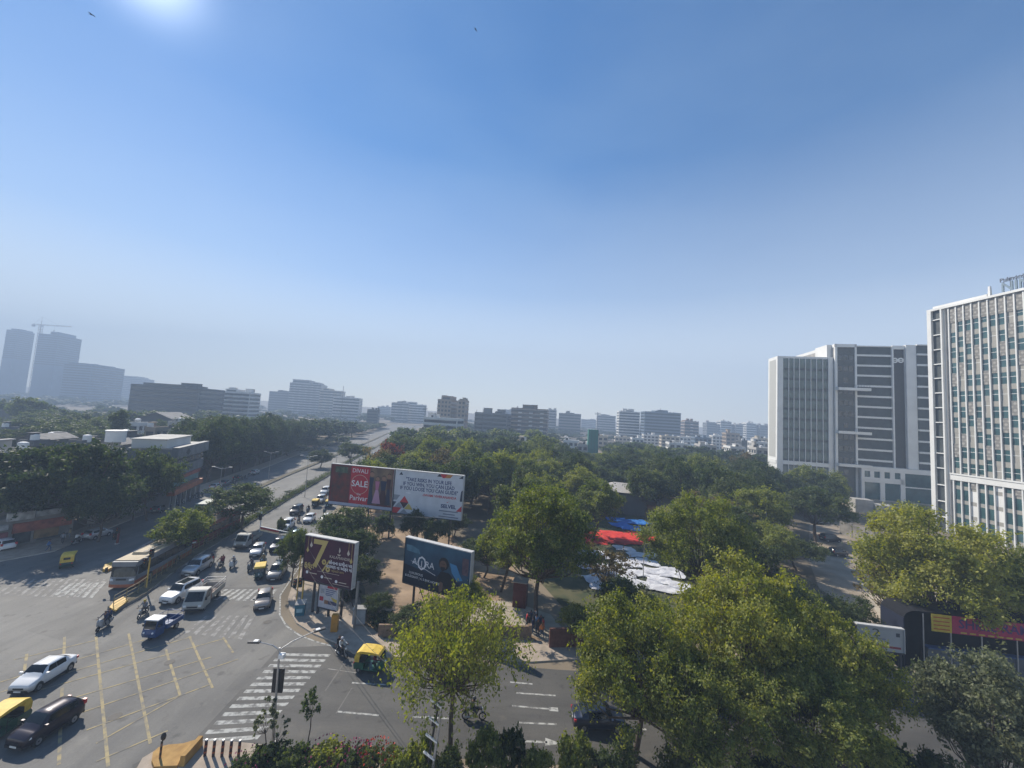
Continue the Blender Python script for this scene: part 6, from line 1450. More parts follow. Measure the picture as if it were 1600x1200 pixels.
palm(838, 715, 105, 'coconut palm with arching fronds in the park canopy, lower one', 1); palm(865, 698, 130, 'coconut palm rising behind the lower palm', 2); palm(826, 742, 92, 'coconut palm nearest to us, left of the other palms', 3)
# --- bushes
BL = [(390, 1172, 24.6, 70, 'bush_mid', 'low green bush at the left end of the hedge'), (428, 1158, 25.0, 70, 'bush_dark', 'dark green bush at the foot of the street lamp'), (470, 1160, 24.8, 75, 'bush_mid', 'green bush under the young sapling'), (512, 1158, 25.2, 80, 'bush_olive', 'tall light green bush in the hedge, right of the sapling'), (552, 1164, 24.8, 80, 'bush_dark', 'dark bush with pink blossoms in mid hedge'),
      (590, 1160, 25.0, 75, 'bush_mid', 'bush with red blossoms at the right end of the hedge'), (625, 1172, 24.6, 60, 'bush_olive', 'low bush left of the twisted metal post'), (665, 1150, 25.2, 60, 'bush_olive', 'leafy bush around the twisted metal post'), (700, 1165, 24.8, 60, 'bush_mid', 'bush left of the slender tree trunk'), (760, 1140, 25.4, 70, 'bush_olive', 'yellowish bush right of the slender tree trunk'), (800, 1130, 26.2, 52, 'bush_dark', 'dark cone-like bush by the lane arrow'),
      (838, 1165, 25.4, 60, 'bush_olive', 'low yellowish bush right of the dark cone-like bush'), (905, 1150, 26.0, 70, 'bush_olive', 'pale broad-leaved shrub at the left foot of the foreground clump'), (960, 1165, 25.8, 90, 'bush_mid', 'green shrub at the foot of the foreground clump'), (1400, 1150, 25.4, 90, 'bush_dark', 'dark shrub between the clump and the grey-green tree'), (1470, 1165, 25.2, 90, 'bush_mid', 'green shrub left of the grey-green tree'),
      (1060, 1170, 25.2, 80, 'bush_mid', 'green shrub behind the rusty railing, left one'), (1200, 1168, 25.2, 90, 'bush_dark', 'dark shrub behind the rusty railing, right one')]
BO = [tree(k, x, y, Y, w, lb, 'bushes along the near pavement', 'bush', cat='bush') for x, y, Y, w, k, lb in BL]
for x, y, Y, w, k, lb in [(545, 925, 48, 40, 'bush_dark', 'dark shrub behind the white poster board'), (575, 945, 44.5, 40, 'bush_dark', 'dark shrub right of the utility pole'), (600, 955, 42.5, 44, 'bush_dark', 'dark shrub behind the grey cabinet'), (630, 965, 41.8, 50, 'bush_mid', 'green shrub on the park edge behind the yellow auto-rickshaw'), (672, 965, 41.5, 50, 'bush_olive', 'yellow-green shrub on the park edge'), (505, 870, 56, 40, 'bush_mid', 'shrub behind the maroon billboard frame'),
                         (600, 800, 70, 40, 'bush_mid', 'shrub at the head of the sandy path'), (715, 862, 58, 60, 'bush_dark', 'dry brush behind the blue billboard'), (1390, 790, 116, 40, 'bush_olive', 'rust-tinged shrub before the glass podium'), (1430, 785, 114, 60, 'bush_mid', 'green shrub before the glass podium')]:
    tree(k, x, y, Y, w, lb, 'shrubs on the park edge', 'bush', cat='bush')
tree('sapling0', 487, 1072, 27.0, 42, 'young sapling with two thin stems right of the street lamp', name='sapling', cat='sapling'); tree('sapling1', 418, 1065, 26.5, 36, 'sparse sapling with big leaves left of the street lamp', name='sapling', cat='sapling')
tree('sapling1', 441, 1085, 26.0, 30, 'sparse sapling just right of the street lamp pole', name='sapling', cat='sapling'); tree('sapling0', 1430, 1028, 34, 26, 'thin sapling on the far side of the cross road', name='sapling', cat='sapling')
def blossoms(o, col, n, seed):
    r = np.random.default_rng(seed); W = o.scale[0]*1.5; H = o.scale[2]*2.2; m = mat('blossom_%s' % str(col), col, .7); d = unit(r.normal(size=(n, 3))); d[:, 2] = np.abs(d[:, 2])
    C = d*np.array([1.5, 1.5, 1.1])+np.array([0, 0, 1.05]); T = unit(r.normal(size=(n, 3))); U = unit(np.cross(T, r.normal(size=(n, 3)))); obj('blossoms', quads_mesh('blossoms', C, T, U, np.full(n, .12), np.full(n, .12), m), o)
blossoms(BO[4], (.35, .05, .12), 160, 3); blossoms(BO[5], (.45, .05, .02), 190, 4); blossoms(BO[3], (.30, .05, .10), 60, 5); blossoms(BO[0], (.35, .06, .14), 60, 6)
# grass verge
def grass():
    r = np.random.default_rng(8); n = 26000; x = r.uniform(-15, 45, n); y = r.uniform(22.5, 26.4, n); C = np.stack([x, y, np.full(n, .24)], 1); T = unit(np.stack([r.normal(size=n)*.4, r.normal(size=n)*.4, np.ones(n)], 1)); U = unit(np.cross(T, r.normal(size=(n, 3))))
    tag(obj('grass', quads_mesh('grass', C, T, U, r.uniform(.1, .3, n), np.full(n, .05), LM['olive'])), kind='stuff')
    n = 16000; b = []; x = r.uniform(14, 48, n); y = r.uniform(52, 92, n); C = np.stack([x, y, np.full(n, .1)], 1); T = unit(np.stack([r.normal(size=n)*.5, r.normal(size=n)*.5, np.ones(n)], 1)); U = unit(np.cross(T, r.normal(size=(n, 3))))
    tag(obj('grass', quads_mesh('grass', C, T, U, r.uniform(.1, .3, n), np.full(n, .1), LM['mid'])), kind='stuff')
grass()
# --- laundry sheets spread on the lawn
def sheets():
    cols = dict(white=mat('sheet_white', (.42, .42, .46), .8, col2=(.68, .68, .69), scale=.9, detail=5), red=mat('sheet_red', (.50, .02, .02), .8, col2=(.66, .05, .03), scale=.6), blue=mat('sheet_blue', (.02, .12, .42), .8, col2=(.03, .20, .55), scale=.8))
    L = [(890+i*13, 846-(i%3)*6, 'red', '') for i in range(9)]+[(905+(i*37)%150, 862+(i*23)%62, 'white', '') for i in range(9)]+[(962+i*11, 812+(i%2)*9, 'blue', '') for i in range(1)]+[(975, 858, 'white', 'topmost'), (935, 866, 'white', 'upper left'), (960, 872, 'white', ''), (995, 868, 'white', ''), (920, 885, 'white', ''), (950, 888, 'white', ''), (985, 884, 'white', ''), (1012, 880, 'white', ''), (930, 905, 'white', ''), (962, 902, 'white', ''), (992, 898, 'white', ''), (1024, 894, 'white', ''), (1000, 914, 'white', ''), (1030, 910, 'white', ''), (1050, 900, 'white', ''), (1040, 922, 'white', ''), (975, 918, 'white', ''), (1062, 918, 'white', ''),
         (905, 834, 'red', ''), (935, 838, 'red', ''), (955, 836, 'red', ''), (975, 838, 'red', ''), (995, 840, 'red', ''), (960, 845, 'red', ''), (985, 848, 'red', ''), (1012, 843, 'red', ''), (970, 822, 'blue', ''), (985, 827, 'blue', ''), (998, 818, 'blue', ''), (988, 817, 'blue', '')]
    r = random.Random(3)
    for i, (px, py, c, _) in enumerate(L):
        g = G(px, py); b = MB(); nx, ny = 12, 10; w, d = (3.5, 2.6) if c == 'white' else (4.4, 3.6); k = r.random()*9; vs = []
        for a in range(nx+1):
            for q in range(ny+1):
                x = (a/nx-.5)*w; y = (q/ny-.5)*d; e = 1-max(abs(a/nx-.5), abs(q/ny-.5))*2
                vs.append((x+.2*math.sin(y*2.1+k), y+.25*math.sin(x*1.7+k), .03+i*.006+min(1, e*4+.15)*(.07+.05*math.sin(x*2.3+k)*math.sin(y*2.9+2*k)+.03*math.sin(x*5+y*4+k))+.012*r.random()))
        b.add(vs, [(a*(ny+1)+q, (a+1)*(ny+1)+q, (a+1)*(ny+1)+q+1, a*(ny+1)+q+1) for a in range(nx) for q in range(ny)], cols[c], False)
        tag(b.build('cloth_sheet', loc=g, rot=(0, 0, r.uniform(-.4, .4))), {'white': 'white sheet in the crumpled spread on the lawn', 'red': 'red-orange sheet in the spread above the white ones', 'blue': 'bright blue sheet at the top of the laundry spread'}[c], 'sheet', c+' sheets laid out on the lawn')
sheets()
# ================================================= billboards
FRM = mat('billboard_frame', (.50, .49, .47), .6, var=.1)
def flat(b, pts, m, y): b.face([(x, y, z) for x, z in pts], m)
class Board:
    def __init__(s, TL, TR, BL, YL, YR, label, post_px, depth=.5, cat='billboard', frame=FRM, name='billboard'):
        s.F = Facade(P(*TL, YL), P(*TR, YR)); s.W = s.F.L; s.z1 = s.F.sz(*TL)[1]; s.z0 = s.F.sz(*BL)[1]; s.H = s.z1-s.z0
        s.t = empty(name, s.F.A, s.F.rz, label, cat); W, z0, z1 = s.W, s.z0, s.z1
        b = MB(); b.box(-.05, W+.05, -.12, depth, z1, z1+.10, frame); b.box(-.05, 0, -.1, depth, z0, z1, DKMET); b.box(W, W+.06, -.12, depth, z0, z1, frame); b.box(0, W, -.1, depth, z0-.1, z0, DKMET); b.box(0, W, .0, .12, z0, z1, DKMET); b.build('frame', s.t)
        b = MB()
        for px in post_px:
            x = s.F.sz(px, 850)[0]; b.tube((x, depth*.6, 0), (x, depth*.6, z1-.3), .14, DKMET, n=8); b.tube((x, depth*.6, .1), (x, depth*.6+2.2, 0), .06, DKMET, n=5); b.tube((x, depth*.6, z0+1), (x, depth*.6+2.2, 0), .06, DKMET, n=5)
        n = int(W/1.2)
        for i in range(n): b.tube((W*i/n, depth*.4, z0), (W*(i+1)/n, depth*.4, z1), .03, RUST, n=4); b.tube((W*(i+1)/n, depth*.4, z0), (W*(i+1)/n, depth*.4, z1), .03, RUST, n=4)
        b.build('support_frame', s.t)
    def poly(s, pts, m, lay, name='artwork'):     # pts in 0..1 of width and height
        b = MB(); flat(b, [(u*s.W, s.z0+v*s.H) for u, v in pts], m, -.02-.004*lay); return b.build(name, s.t)
    def rect(s, u0, u1, v0, v1, m, lay, name='artwork'): return s.poly([(u0, v0), (u1, v0), (u1, v1), (u0, v1)], m, lay, name)
    def multi(s, polys, m, lay, name):
        b = MB()
        for pts in polys: flat(b, [(u*s.W, s.z0+v*s.H) for u, v in pts], m, -.02-.004*lay)
        return b.build(name, s.t)
    def text(s, txt, u, v, size, m, lay=6, align='CENTER', bold=0., sx=1., name='lettering'):
        return obj(name, text_mesh(txt, size, m, .002, align, bold, sx), s.t, (u*s.W, -.02-.004*lay-.003, s.z0+v*s.H), (R(90), 0, 0))
def pm(n, c, c2=None, sc=.8): return mat('print_'+n, c, .55, var=.08, col2=c2, scale=sc, detail=7, spec=.3)
def circ(u, v, r, asp, n=20, a0=0, a1=6.283): return [(u+math.cos(a0+(a1-a0)*i/n)*r/asp, v+math.sin(a0+(a1-a0)*i/n)*r) for i in range(n)]
GOLD = pm('gold', (.50, .38, .13)); PW = pm('white', (.70, .70, .72)); NAVY = pm('navy', (.04, .06, .16)); PRED = pm('red', (.50, .035, .04)); CREAM = pm('cream', (.55, .48, .40))
# maroon 7% board
B = Board((479, 836), (556, 848), (475, 905), 44.4, 42.6, 'maroon billboard reading 7% in gold beside the corner pavement', (495, 540))
B.rect(0, 1, 0, 1, pm('maroon', (.045, .012, .03), (.075, .016, .035)), 0, 'panel'); asp = B.W/B.H
B.text('7', .305, .60, 4.2, GOLD, 3, bold=.06, sx=.95); B.text('%', .46, .385, 1.75, GOLD, 3, bold=.03); B.text('ફક્ત', .12, .34, .85, GOLD, 3, bold=.02)
B.text('KALAMANDIR', .72, .62, .42, CREAM, 3); B.text('સોનાના દાગીના પર', .74, .49, .46, PW, 3, bold=.012); B.text('ઘડામણ ના ઓફર માં', .72, .40, .46, PW, 3, bold=.012); B.text('મર્યાદિત સમય', .70, .315, .30, GOLD, 3)
B.poly([(.70, .72), (.725, .78), (.70, .86), (.69, .78)], CREAM, 3, 'emblem'); B.poly([(.66, .70), (.74, .70), (.715, .67), (.685, .67)], CREAM, 3, 'emblem')
for u, v, r in ((.09, .18, .035), (.40, .14, .035), (.69, .10, .035)):
    B.poly(circ(u, v, r, asp), PW, 3, 'icon'); B.rect(u+.05, u+.20, v-.012, v+.004, CREAM, 3, 'text_line')
B.rect(.30, .74, .245, .252, CREAM, 3, 'text_line'); B.rect(.62, .94, .035, .045, CREAM, 3, 'text_line')
for u, v in ((.06, .72), (.125, .84), (.88, .80), (.945, .64)):
    B.rect(u-.003, u+.003, v, 1, GOLD, 2, 'lamp_string'); B.poly([(u, v+.04), (u+.028, v-.05), (u, v-.10), (u-.028, v-.05)], GOLD if u < .1 or u > .9 else CREAM, 3, 'hanging_lamp')
# double billboard: red sale half
B = Board((519, 724.5), (616.5, 734), (515.5, 787), 71.5, 69.2, 'red sale billboard with a saree picture, left half of the double hoarding', (530, 570, 605))
asp = B.W/B.H
B.rect(0, 1, 0, 1, pm('dark_red', (.10, .015, .02), (.16, .02, .02)), 0, 'panel'); B.rect(.03, .30, .10, .97, pm('crowd', (.035, .03, .025), (.19, .03, .02), .9), 1, 'picture'); B.rect(.07, .27, .80, .95, pm('foliage', (.02, .04, .02), (.12, .15, .10), 1.5), 2, 'picture')
B.rect(.325, .625, .07, .985, pm('bright_red', (.42, .02, .035)), 1, 'panel'); B.rect(.625, .985, .10, .985, pm('hall', (.05, .03, .03), (.24, .16, .10), .5), 1, 'picture'); B.rect(0, 1, 0, .07, pm('pale_strip', (.35, .38, .48)), 3, 'info_strip')
B.text('DIVALI', .47, .88, 1.05, PW, 4); B.text('SALE', .475, .56, 1.5, PW, 4, bold=.02); B.text('Parivar', .475, .21, 1.25, PW, 4, bold=.01); B.text('the', .475, .31, .6, PW, 4)
o_ = circ(.475, .55, .24, asp, 28); i_ = circ(.475, .55, .23, asp, 28); B.multi([[o_[i], o_[(i+1) % 28], i_[(i+1) % 28], i_[i]] for i in range(28)], CREAM, 3, 'ring')
def fig(B, u, v, h, w, top, low, skirt=1.6, lay=4):
    a = B.W/B.H; B.poly([(u-w*skirt, v), (u+w*skirt, v), (u+w*.6, v+h*.5), (u-w*.6, v+h*.5)], low, lay, 'figure'); B.poly([(u-w*.6, v+h*.5), (u+w*.6, v+h*.5), (u+w, v+h*.82), (u-w, v+h*.82)], top, lay, 'figure'); B.poly(circ(u, v+h*.91, h*.075, a, 12), pm('face', (.28, .15, .10)), lay, 'figure'); B.poly(circ(u, v+h*.94, h*.07, a, 12), pm('dark_hair', (.02, .015, .015)), lay-1, 'figure')
PK = pm('pink', (.42, .14, .24)); DKN = pm('dark_blue', (.02, .025, .06)); DKR = pm('black_red', (.05, .015, .02))
fig(B, .66, .10, .80, .035, DKN, DKN, 1.2); fig(B, .85, .10, .72, .05, DKN, DKR, 1.7, 3); fig(B, .93, .12, .76, .035, DKR, DKN, 1.2, 3); fig(B, .755, .13, .66, .035, PK, pm('light_pink', (.45, .25, .36)), 1.9, 6)
# double billboard: white quote half
B = Board((618.5, 733.5), (725, 745), (614, 800.5), 69.1, 66.4, 'white quotation billboard with coloured triangles, right half of the double hoarding', (650, 700))
asp = B.W/B.H
B.rect(0, 1, 0, 1, pm('pale_grey', (.56, .58, .62)), 0, 'panel')
for i, tx in enumerate(('"TAKE RISKS IN YOUR LIFE', 'IF YOU WIN, YOU CAN LEAD', 'IF YOU LOOSE YOU CAN GUIDE"')): B.text(tx, .50+.005*i, .80-.105*i, .86, NAVY, 4, bold=.018, sx=.84)
B.text('-SWAMI VIVEKANANDA', .67, .475, .58, PRED, 4, bold=.012, sx=1.0); B.text('SELVEL', .81, .275, .82, NAVY, 4, bold=.03, sx=1.1)
B.poly([(.775, .39), (.79, .355), (.825, .41), (.79, .37)], PRED, 4, 'tick_mark')
for v, u0, u1 in ((.17, .68, .95), (.105, .74, .91), (.045, .68, .96)): B.rect(u0, u1, v-.012, v+.012, pm('grey_text', (.20, .22, .27)), 3, 'text_line')
B.rect(.18, .25, .475, .50, PW, 4, 'text_line')
DB = pm('charcoal', (.04, .045, .07)); OR = pm('orange', (.50, .22, .06)); YE = pm('yellow', (.55, .42, .08)); MG = pm('mid_grey', (.26, .28, .32))
for pts, m in [([(.06, .89), (.12, .89), (.09, .96)], DB), ([(.62, .93), (.69, .93), (.655, 1.0)], DB), ([(.66, 1.0), (.77, 1.0), (.73, .91), (.70, .91)], PRED), ([(.73, .91), (.77, 1.0), (.85, 1.0), (.81, .92)], OR), ([(.93, .93), (.99, .93), (.99, 1.0)], DB), ([(.965, .42), (1, .42), (1, .68), (.975, .64)], DB),
               ([(.10, .26), (.165, .41), (.23, .26)], PRED), ([(.10, .26), (.23, .26), (.165, .12)], DKR), ([(.0, .12), (.0, .26), (.05, .26)], DB), ([(.17, .11), (.235, .25), (.30, .11)], YE), ([(.0, .0), (.0, .13), (.13, .13), (.07, -.0)], PRED), ([(.02, .13), (.155, .13), (.09, .26)], MG), ([(.10, .0), (.24, .0), (.17, .11)], MG), ([(.33, .12), (.40, .12), (.365, .05)], DB), ([(.92, .19), (1, .19), (1, .33)], PRED), ([(.0, .30), (.0, .42), (.10, .42), (.05, .30)], MG)]:
    B.poly(pts, m, 2+(m is DB), 'triangle')
# blue board
B = Board((635, 839.5), (737, 867), (630.5, 909), 46.4, 42.6, 'dark blue billboard with a bearded man and the name AORA over the sandy ground', (650, 715))
asp = B.W/B.H
B.rect(0, 1, 0, 1, pm('sea_blue', (.008, .02, .05), (.035, .10, .16), .35), 0, 'panel'); B.poly([(0, .0), (1, 0), (1, .25), (.5, .32), (0, .42)], pm('deep_blue', (.006, .012, .028)), 1, 'picture'); B.poly([(.03, .72), (.25, .70), (.22, .80), (.10, .86), (.02, .85)], pm('foam_blue', (.05, .12, .17), (.10, .22, .30), 1.2), 1, 'picture')
B.text('A', .17, .52, 1.0, PW, 4); B.text('O', .28, .50, 2.2, PW, 4, sx=.75); B.text('RA', .405, .51, 1.0, PW, 4); B.text('I', .28, .50, .9, PW, 5)
B.poly([(.10, .53), (.15, .50), (.5, .34), (.5, .33), (.14, .49)], PW, 4, 'swash')
B.text('LUXURIOUS', .20, .255, .36, PW, 4); B.text('& ELEGANT | 4, 5 BHK HOMES', .30, .175, .36, PW, 4)
BKC = pm('black_coat', (.008, .008, .012)); B.poly([(.50, 0), (.86, 0), (.80, .32), (.70, .46), (.58, .46), (.52, .30)], BKC, 3, 'figure'); B.poly(circ(.615, .63, .135, asp, 22), pm('black_hair', (.012, .010, .012)), 3, 'figure')
B.poly(circ(.605, .60, .095, asp, 18), pm('shaded_face', (.12, .065, .045)), 4, 'figure'); B.poly([(.572, .56), (.638, .56), (.63, .49), (.60, .46), (.58, .49)], BKC, 5, 'figure'); B.rect(.58, .598, .615, .628, BKC, 5, 'figure'); B.rect(.61, .628, .615, .628, BKC, 5, 'figure'); B.poly([(.57, .02), (.62, .05), (.62, .22), (.58, .24), (.56, .12)], pm('hand', (.14, .08, .06)), 5, 'figure')
B.poly([(.70, .68), (.80, .66), (.85, .50), (.90, .38), (.82, .34), (.74, .48)], pm('light_blue_shape', (.05, .20, .38)), 2, 'picture'); B.rect(.88, .97, .5, .85, pm('dusk', (.05, .03, .05), (.14, .09, .10), 2), 1, 'picture')
# small poster board below the 7% board
B = Board((500, 911), (529, 923), (496, 947), 43.9, 43.2, 'white poster board with a red square below the maroon billboard', (505, 522), .2)
B.rect(0, 1, 0, 1, pm('poster_white', (.48, .48, .52), (.36, .37, .42), 3), 0, 'panel'); B.rect(.06, .26, .28, .46, pm('poster_red', (.35, .03, .05)), 2, 'panel'); B.rect(.32, .98, .18, .34, pm('poster_dark', (.06, .06, .12)), 2, 'panel'); B.rect(.32, .52, .18, .34, pm('poster_brown', (.22, .12, .07)), 3, 'panel'); B.poly([(.62, .52), (.98, .44), (.98, .30), (.78, .36)], YE, 4, 'panel'); B.rect(.42, .95, .86, 1.0, pm('poster_red', (0, 0, 0)), 2, 'panel')
for i, v in enumerate((.78, .70, .62, .55)): B.rect(.36, .88-.06*i, v, v+.03, NAVY, 3, 'text_line')
B.rect(.08, .28, .60, .80, MG, 2, 'emblem')
# left edge board
B = Board((-30, 762), (10, 760), (-30, 824), 62, 62, 'white framed billboard with red print cut off by the left edge', (-20, 3), .4)
B.rect(0, 1, 0, 1, PW, 0, 'panel'); B.rect(.0, .86, .12, .88, pm('edge_red', (.45, .10, .10)), 2, 'picture'); B.rect(.1, .5, .3, .7, PW, 3, 'picture')
# hoarding at the right
B = Board((1338, 975), (1411.5, 987), (1338, 1011), 38.6, 38.0, 'white roadside hoarding with a red line beside the dark canteen', (1345, 1405), .3)
B.rect(0, 1, 0, 1, pm('hoarding_white', (.34, .35, .35)), 0, 'panel'); B.text('2', .42, .74, .95, pm('dark_green_print', (.05, .07, .05)), 3, sx=1.6); B.rect(.84, .92, .66, .82, pm('small_dark', (.06, .07, .08)), 2, 'emblem'); B.rect(.36, .62, .47, .53, pm('grey_text', (0, 0, 0)), 2, 'text_line'); B.rect(.34, .94, .14, .23, pm('hoarding_red', (.24, .04, .05)), 2, 'stripe'); B.poly([(.52, .18), (.56, .40), (.60, .30), (.66, .42), (.68, .20)], YE, 3, 'emblem')
# dark roadside canteen with a banner
def canteen():
    F = Facade(P(1416, 1000, 38.4), P(1600, 1000, 37.2)); t = empty('roadside_canteen', F.A, F.rz, 'long dark roadside canteen with a pink and yellow banner along its roof edge', 'building'); L = F.L+6
    z = lambda y: F.sz(1530, y)[1]; x = lambda p: F.sz(p, 980)[0]; dk = mat('dark_canvas', (.007, .007, .010), .95, var=.3); zt, zb = z(967), z(994)
    b = MB(); b.box(x(1440), L, .3, 3, zt-.1, zt, dk); b.box(x(1440), L, 2.8, 3, 0, zt-.1, dk); b.box(L-.2, L, .3, 2.8, 0, zt-.1, dk); n = 8
    for i in range(n):   # rounded left end
        a, c = math.pi/2*i/n, math.pi/2*(i+1)/n; r = x(1440)-x(1417)
        b.add([(x(1440)-r*math.sin(a), .3, zt-.6*r*(1-math.cos(a))), (x(1440)-r*math.sin(c), .3, zt-.6*r*(1-math.cos(c))), (x(1440)-r*math.sin(c), 3, zt-.6*r*(1-math.cos(c))), (x(1440)-r*math.sin(a), 3, zt-.6*r*(1-math.cos(a)))], [(0, 1, 2, 3)], dk)
    b.box(x(1417)-.05, x(1417)+.05,   .3, 3, .8, zt-.6*(x(1440)-x(1417)), mat('dark_blue_tarp', (.008, .012, .03), .9)); b.build('roof', t)
    b = MB(); b.box(x(1487), L, -.05, .0, zb, zt, mat('pink_banner', (.30, .015, .07), .6, var=.15)); b.build('banner', t)
    b = MB(); b.box(x(1455), x(1486.5), -.05, .0, zb, zt, mat('yellow_banner', (.42, .32, .03), .6, var=.15)); b.build('banner', t)
    nv = mat('banner_navy', (.05, .02, .12), .6); obj('lettering', text_mesh('SHREE RAM', 1.15, nv, .002, 'CENTER', .02), t, ((x(1487)+L-5)/2, -.07, (zt+zb)/2+.12), (R(90), 0, 0)); 
    b = MB()
    for i in range(14): b.box(x(1500)+i*.75, x(1500)+i*.75+.5, -.07, -.055, zb+.08, zb+.2, mat('yellow_banner', (0, 0, 0)))
    for i in range(4): b.box(x(1458), x(1483), -.07, -.055, zb+.2+i*.35, zb+.3+i*.35, mat('red_letter', (.35, .08, .02)))
    b.build('text_line', t)
    b = MB(); b.box(x(1452), L, .2, .5, .2, z(1024), mat('counter_front', (.07, .08, .09), .7, var=.4, scale=1)); b.box(x(1452), L, .1, .7, z(1024), z(1024)+.12, mat('counter_blue', (.03, .07, .16), .5)); b.build('counter', t)
    for p in (1444, 1487, 1535, 1590): b = MB(); b.tube((x(p), .1, 0), (x(p), .1, zt-.1), .06, METAL, n=6); b.build('post', t)
canteen()
def kiosk():
    g = G(812, 946); t = empty('kiosk', g, -.2, 'red-brown box kiosk at the end of the park path', 'kiosk'); m = mat('kiosk_red', (.09, .02, .016), .7, var=.2); b = MB(); b.box(-.8, .8, -.7, .7, 0, 2.9, m); b.build('wall', t); b = MB(); b.box(-.9, .9, -.8, .8, 2.9, 3.0, CONC); b.build('roof', t); b = MB(); b.box(-.4, .4, -.74, -.7, .1, 2.1, mat('kiosk_door', (.09, .015, .015), .6)); b.build('door', t)
kiosk()
def paths():
    b = MB(); m = mat('pale_path', (.30, .26, .20), .9, col2=(.42, .37, .29), scale=1, detail=7); b.poly([V2(G(*p)) for p in [(700, 935), (800, 940), (860, 960), (895, 1002), (850, 1001), (815, 985), (740, 985), (690, 960)]], m, .02); tag(b.build('path'), kind='structure')
    b = MB(); b.poly([V2(G(*p)) for p in [(1335, 895), (1368, 900), (1420, 970), (1440, 1040), (1405, 1045), (1385, 985)]], m, .02); tag(b.build('path'), kind='structure')
    p, q = G(1372, 925), G(1412, 1000); b = MB(); L = (q-p).length; b.box(0, L, 0, .25, 0, 2.6, WALLW); b.box(0, L, -.06, .31, 2.6, 2.72, WALLW)
    for i in range(int(L/2.5)): b.box(i*2.5, i*2.5+.3, -.08, 0, 0, 2.6, CONC)
    tag(b.build('boundary_wall', loc=p, rot=(0, 0, math.atan2(q.y-p.y, q.x-p.x))), 'bright white wall running diagonally behind the roadside hoarding', 'wall')
paths()
# ================================================= street furniture
YP = mat('yellow_pole_paint', (.50, .33, .06), .5, var=.2, scale=4)
def street_lamp():
    g = G(425, 1172); z = P(437, 1012, g.y).z; x = 0; t = empty('street_lamp', g, 0, 'grey street lamp with two arms and a black advertising panel at the hedge corner', 'street lamp')
    b = MB(); b.tube((0, 0, 0), (P(437, 1012, g.y).x-g.x, 0, z), .10, METAL, .06, 10); b.tube((0, 0, 0), (0, 0, .5), .16, METAL, n=10); b.build('pole', t); tx = P(437, 1012, g.y).x-g.x
    for (px, py, s) in ((404, 1003, 1), (493, 986, 1)):
        e = G(px, py, z+.35)-g; e.z = z+.35; d = Vector((e.x-tx, e.y, 0)).normalized()
        b = MB(); b.path([(tx, 0, z-.15), (tx+(e.x-tx)*.35, e.y*.35, z+.15), tuple(e)], .035, METAL, 6); b.build('arm', t)
        b = MB(); M = Matrix.Translation(e) @ Matrix.Rotation(math.atan2(d.y, d.x), 4, 'Z'); b.box(-.1, .65, -.13, .13, -.05, .06, DKMET, M); b.box(.02, .3, -.12, .12, .06, .10, WHITEP, M); b.box(.1, .6, -.1, .1, -.07, -.05, LAMP, M); b.build('lamp_head', t)
    zz = lambda y: P(434, y, g.y).z; w = .36; xc = tx*.75
    b = MB(); b.box(xc-w, xc+w, .08, .2, zz(1084), zz(1046), BLK); b.box(xc-w+.05, xc+w-.05, .2, .21, zz(1084)+.05, zz(1046)-.05, mat('panel_dark', (.03, .03, .04))); b.build('advert_panel', t)
    b = MB(); b.tube((tx+.05, 0, zz(1020)), (tx+.25, -.1, zz(1020)-.1), .03, WHITEP, n=6); b.box(tx+.1, tx+.42, -.25, .05, zz(1026), zz(1019)-.02, WHITEP); b.build('camera_housing', t)
street_lamp()
def lamp_post(px, pyb, ytop, label, arms=(1, -1), g=None, r=.055, al=1.6):
    b0 = G(px, pyb); top = P(px, ytop, b0.y).z; t = empty('street_lamp', b0, .2, label, 'street lamp', 'tall thin lamp posts'); b = MB(); b.tube((0, 0, 0), (0, 0, top), r*1.3, METAL, r*.7, 8); b.build('pole', t)
    for s in arms: b = MB(); b.tube((0, 0, top-.3), (s*al, 0, top+.1), .05, METAL, n=5); b.box(s*al-.35, s*al+.35, -.13, .13, top+.05, top+.16, METAL); b.build('lamp_arm', t)
for px, yb, yt, lb in [(476, 777, 712, 'tall lamp post on the bus median beside the young tree'), (419, 750, 706, 'tall lamp post on the left median beyond the second tree'), (340, 790, 730, 'lamp post at the shaded left kerb near the green tempo'), (525, 728, 678, 'lamp post on the median above the red sale billboard'), (545, 712, 666, 'thin lamp post farther up the median'), (575, 697, 660, 'thin lamp post near the end of the median'),
                       (1005, 905, 832, 'thin pole standing on the lawn among the white sheets'), (1197, 868, 775, 'thin lamp post at the left side of the dirt parking ground'), (1062, 800, 738, 'thin lamp post in the park canopy right of the tiled roof')]: lamp_post(px, yb, yt, lb, (1, -1) if px < 560 else (1,))
def signal(px, pyb, ytop, heads, label, m=YP, r=.07, arm=None, name='traffic_light'):
    g = G(px, pyb); top = P(px, ytop, g.y).z; t = empty(name, g, AVH+math.pi/2, label, 'traffic light'); b = MB(); b.tube((0, 0, 0), (0, 0, top), r, m, n=8); b.box(-.2, .2, -.2, .2, 0, .15, CONC); b.build('pole', t)
    for (dx, zf) in heads:
        z = top*zf; b = MB(); b.box(dx-.17, dx+.17, -.35, -.1, z-.55, z+.45, BLK)
        for i in range(3): b.tube((dx, -.36, z+.25-i*.3), (dx, -.52, z+.25-i*.3), .12, BLK, n=10, caps=False)
        h = b.build('signal_head', t)
        for i in range(3): b = MB(); b.disc((dx, -.365, z+.25-i*.3), (0, -1, 0), .09, [RED, AMB, mat('green_lens', (.01, .08, .04), .3)][i]); b.build('lens', h)
    if arm:
        b = MB(); b.tube((0, 0, top-.2), (arm, 0, top), .06, WHITEP, n=6); b.build('arm', t)
    return t
signal(228, 922, 858, [(.25, .95), (-.3, .72)], 'yellow signal pole on the bus median in front of the first bus', r=.08)
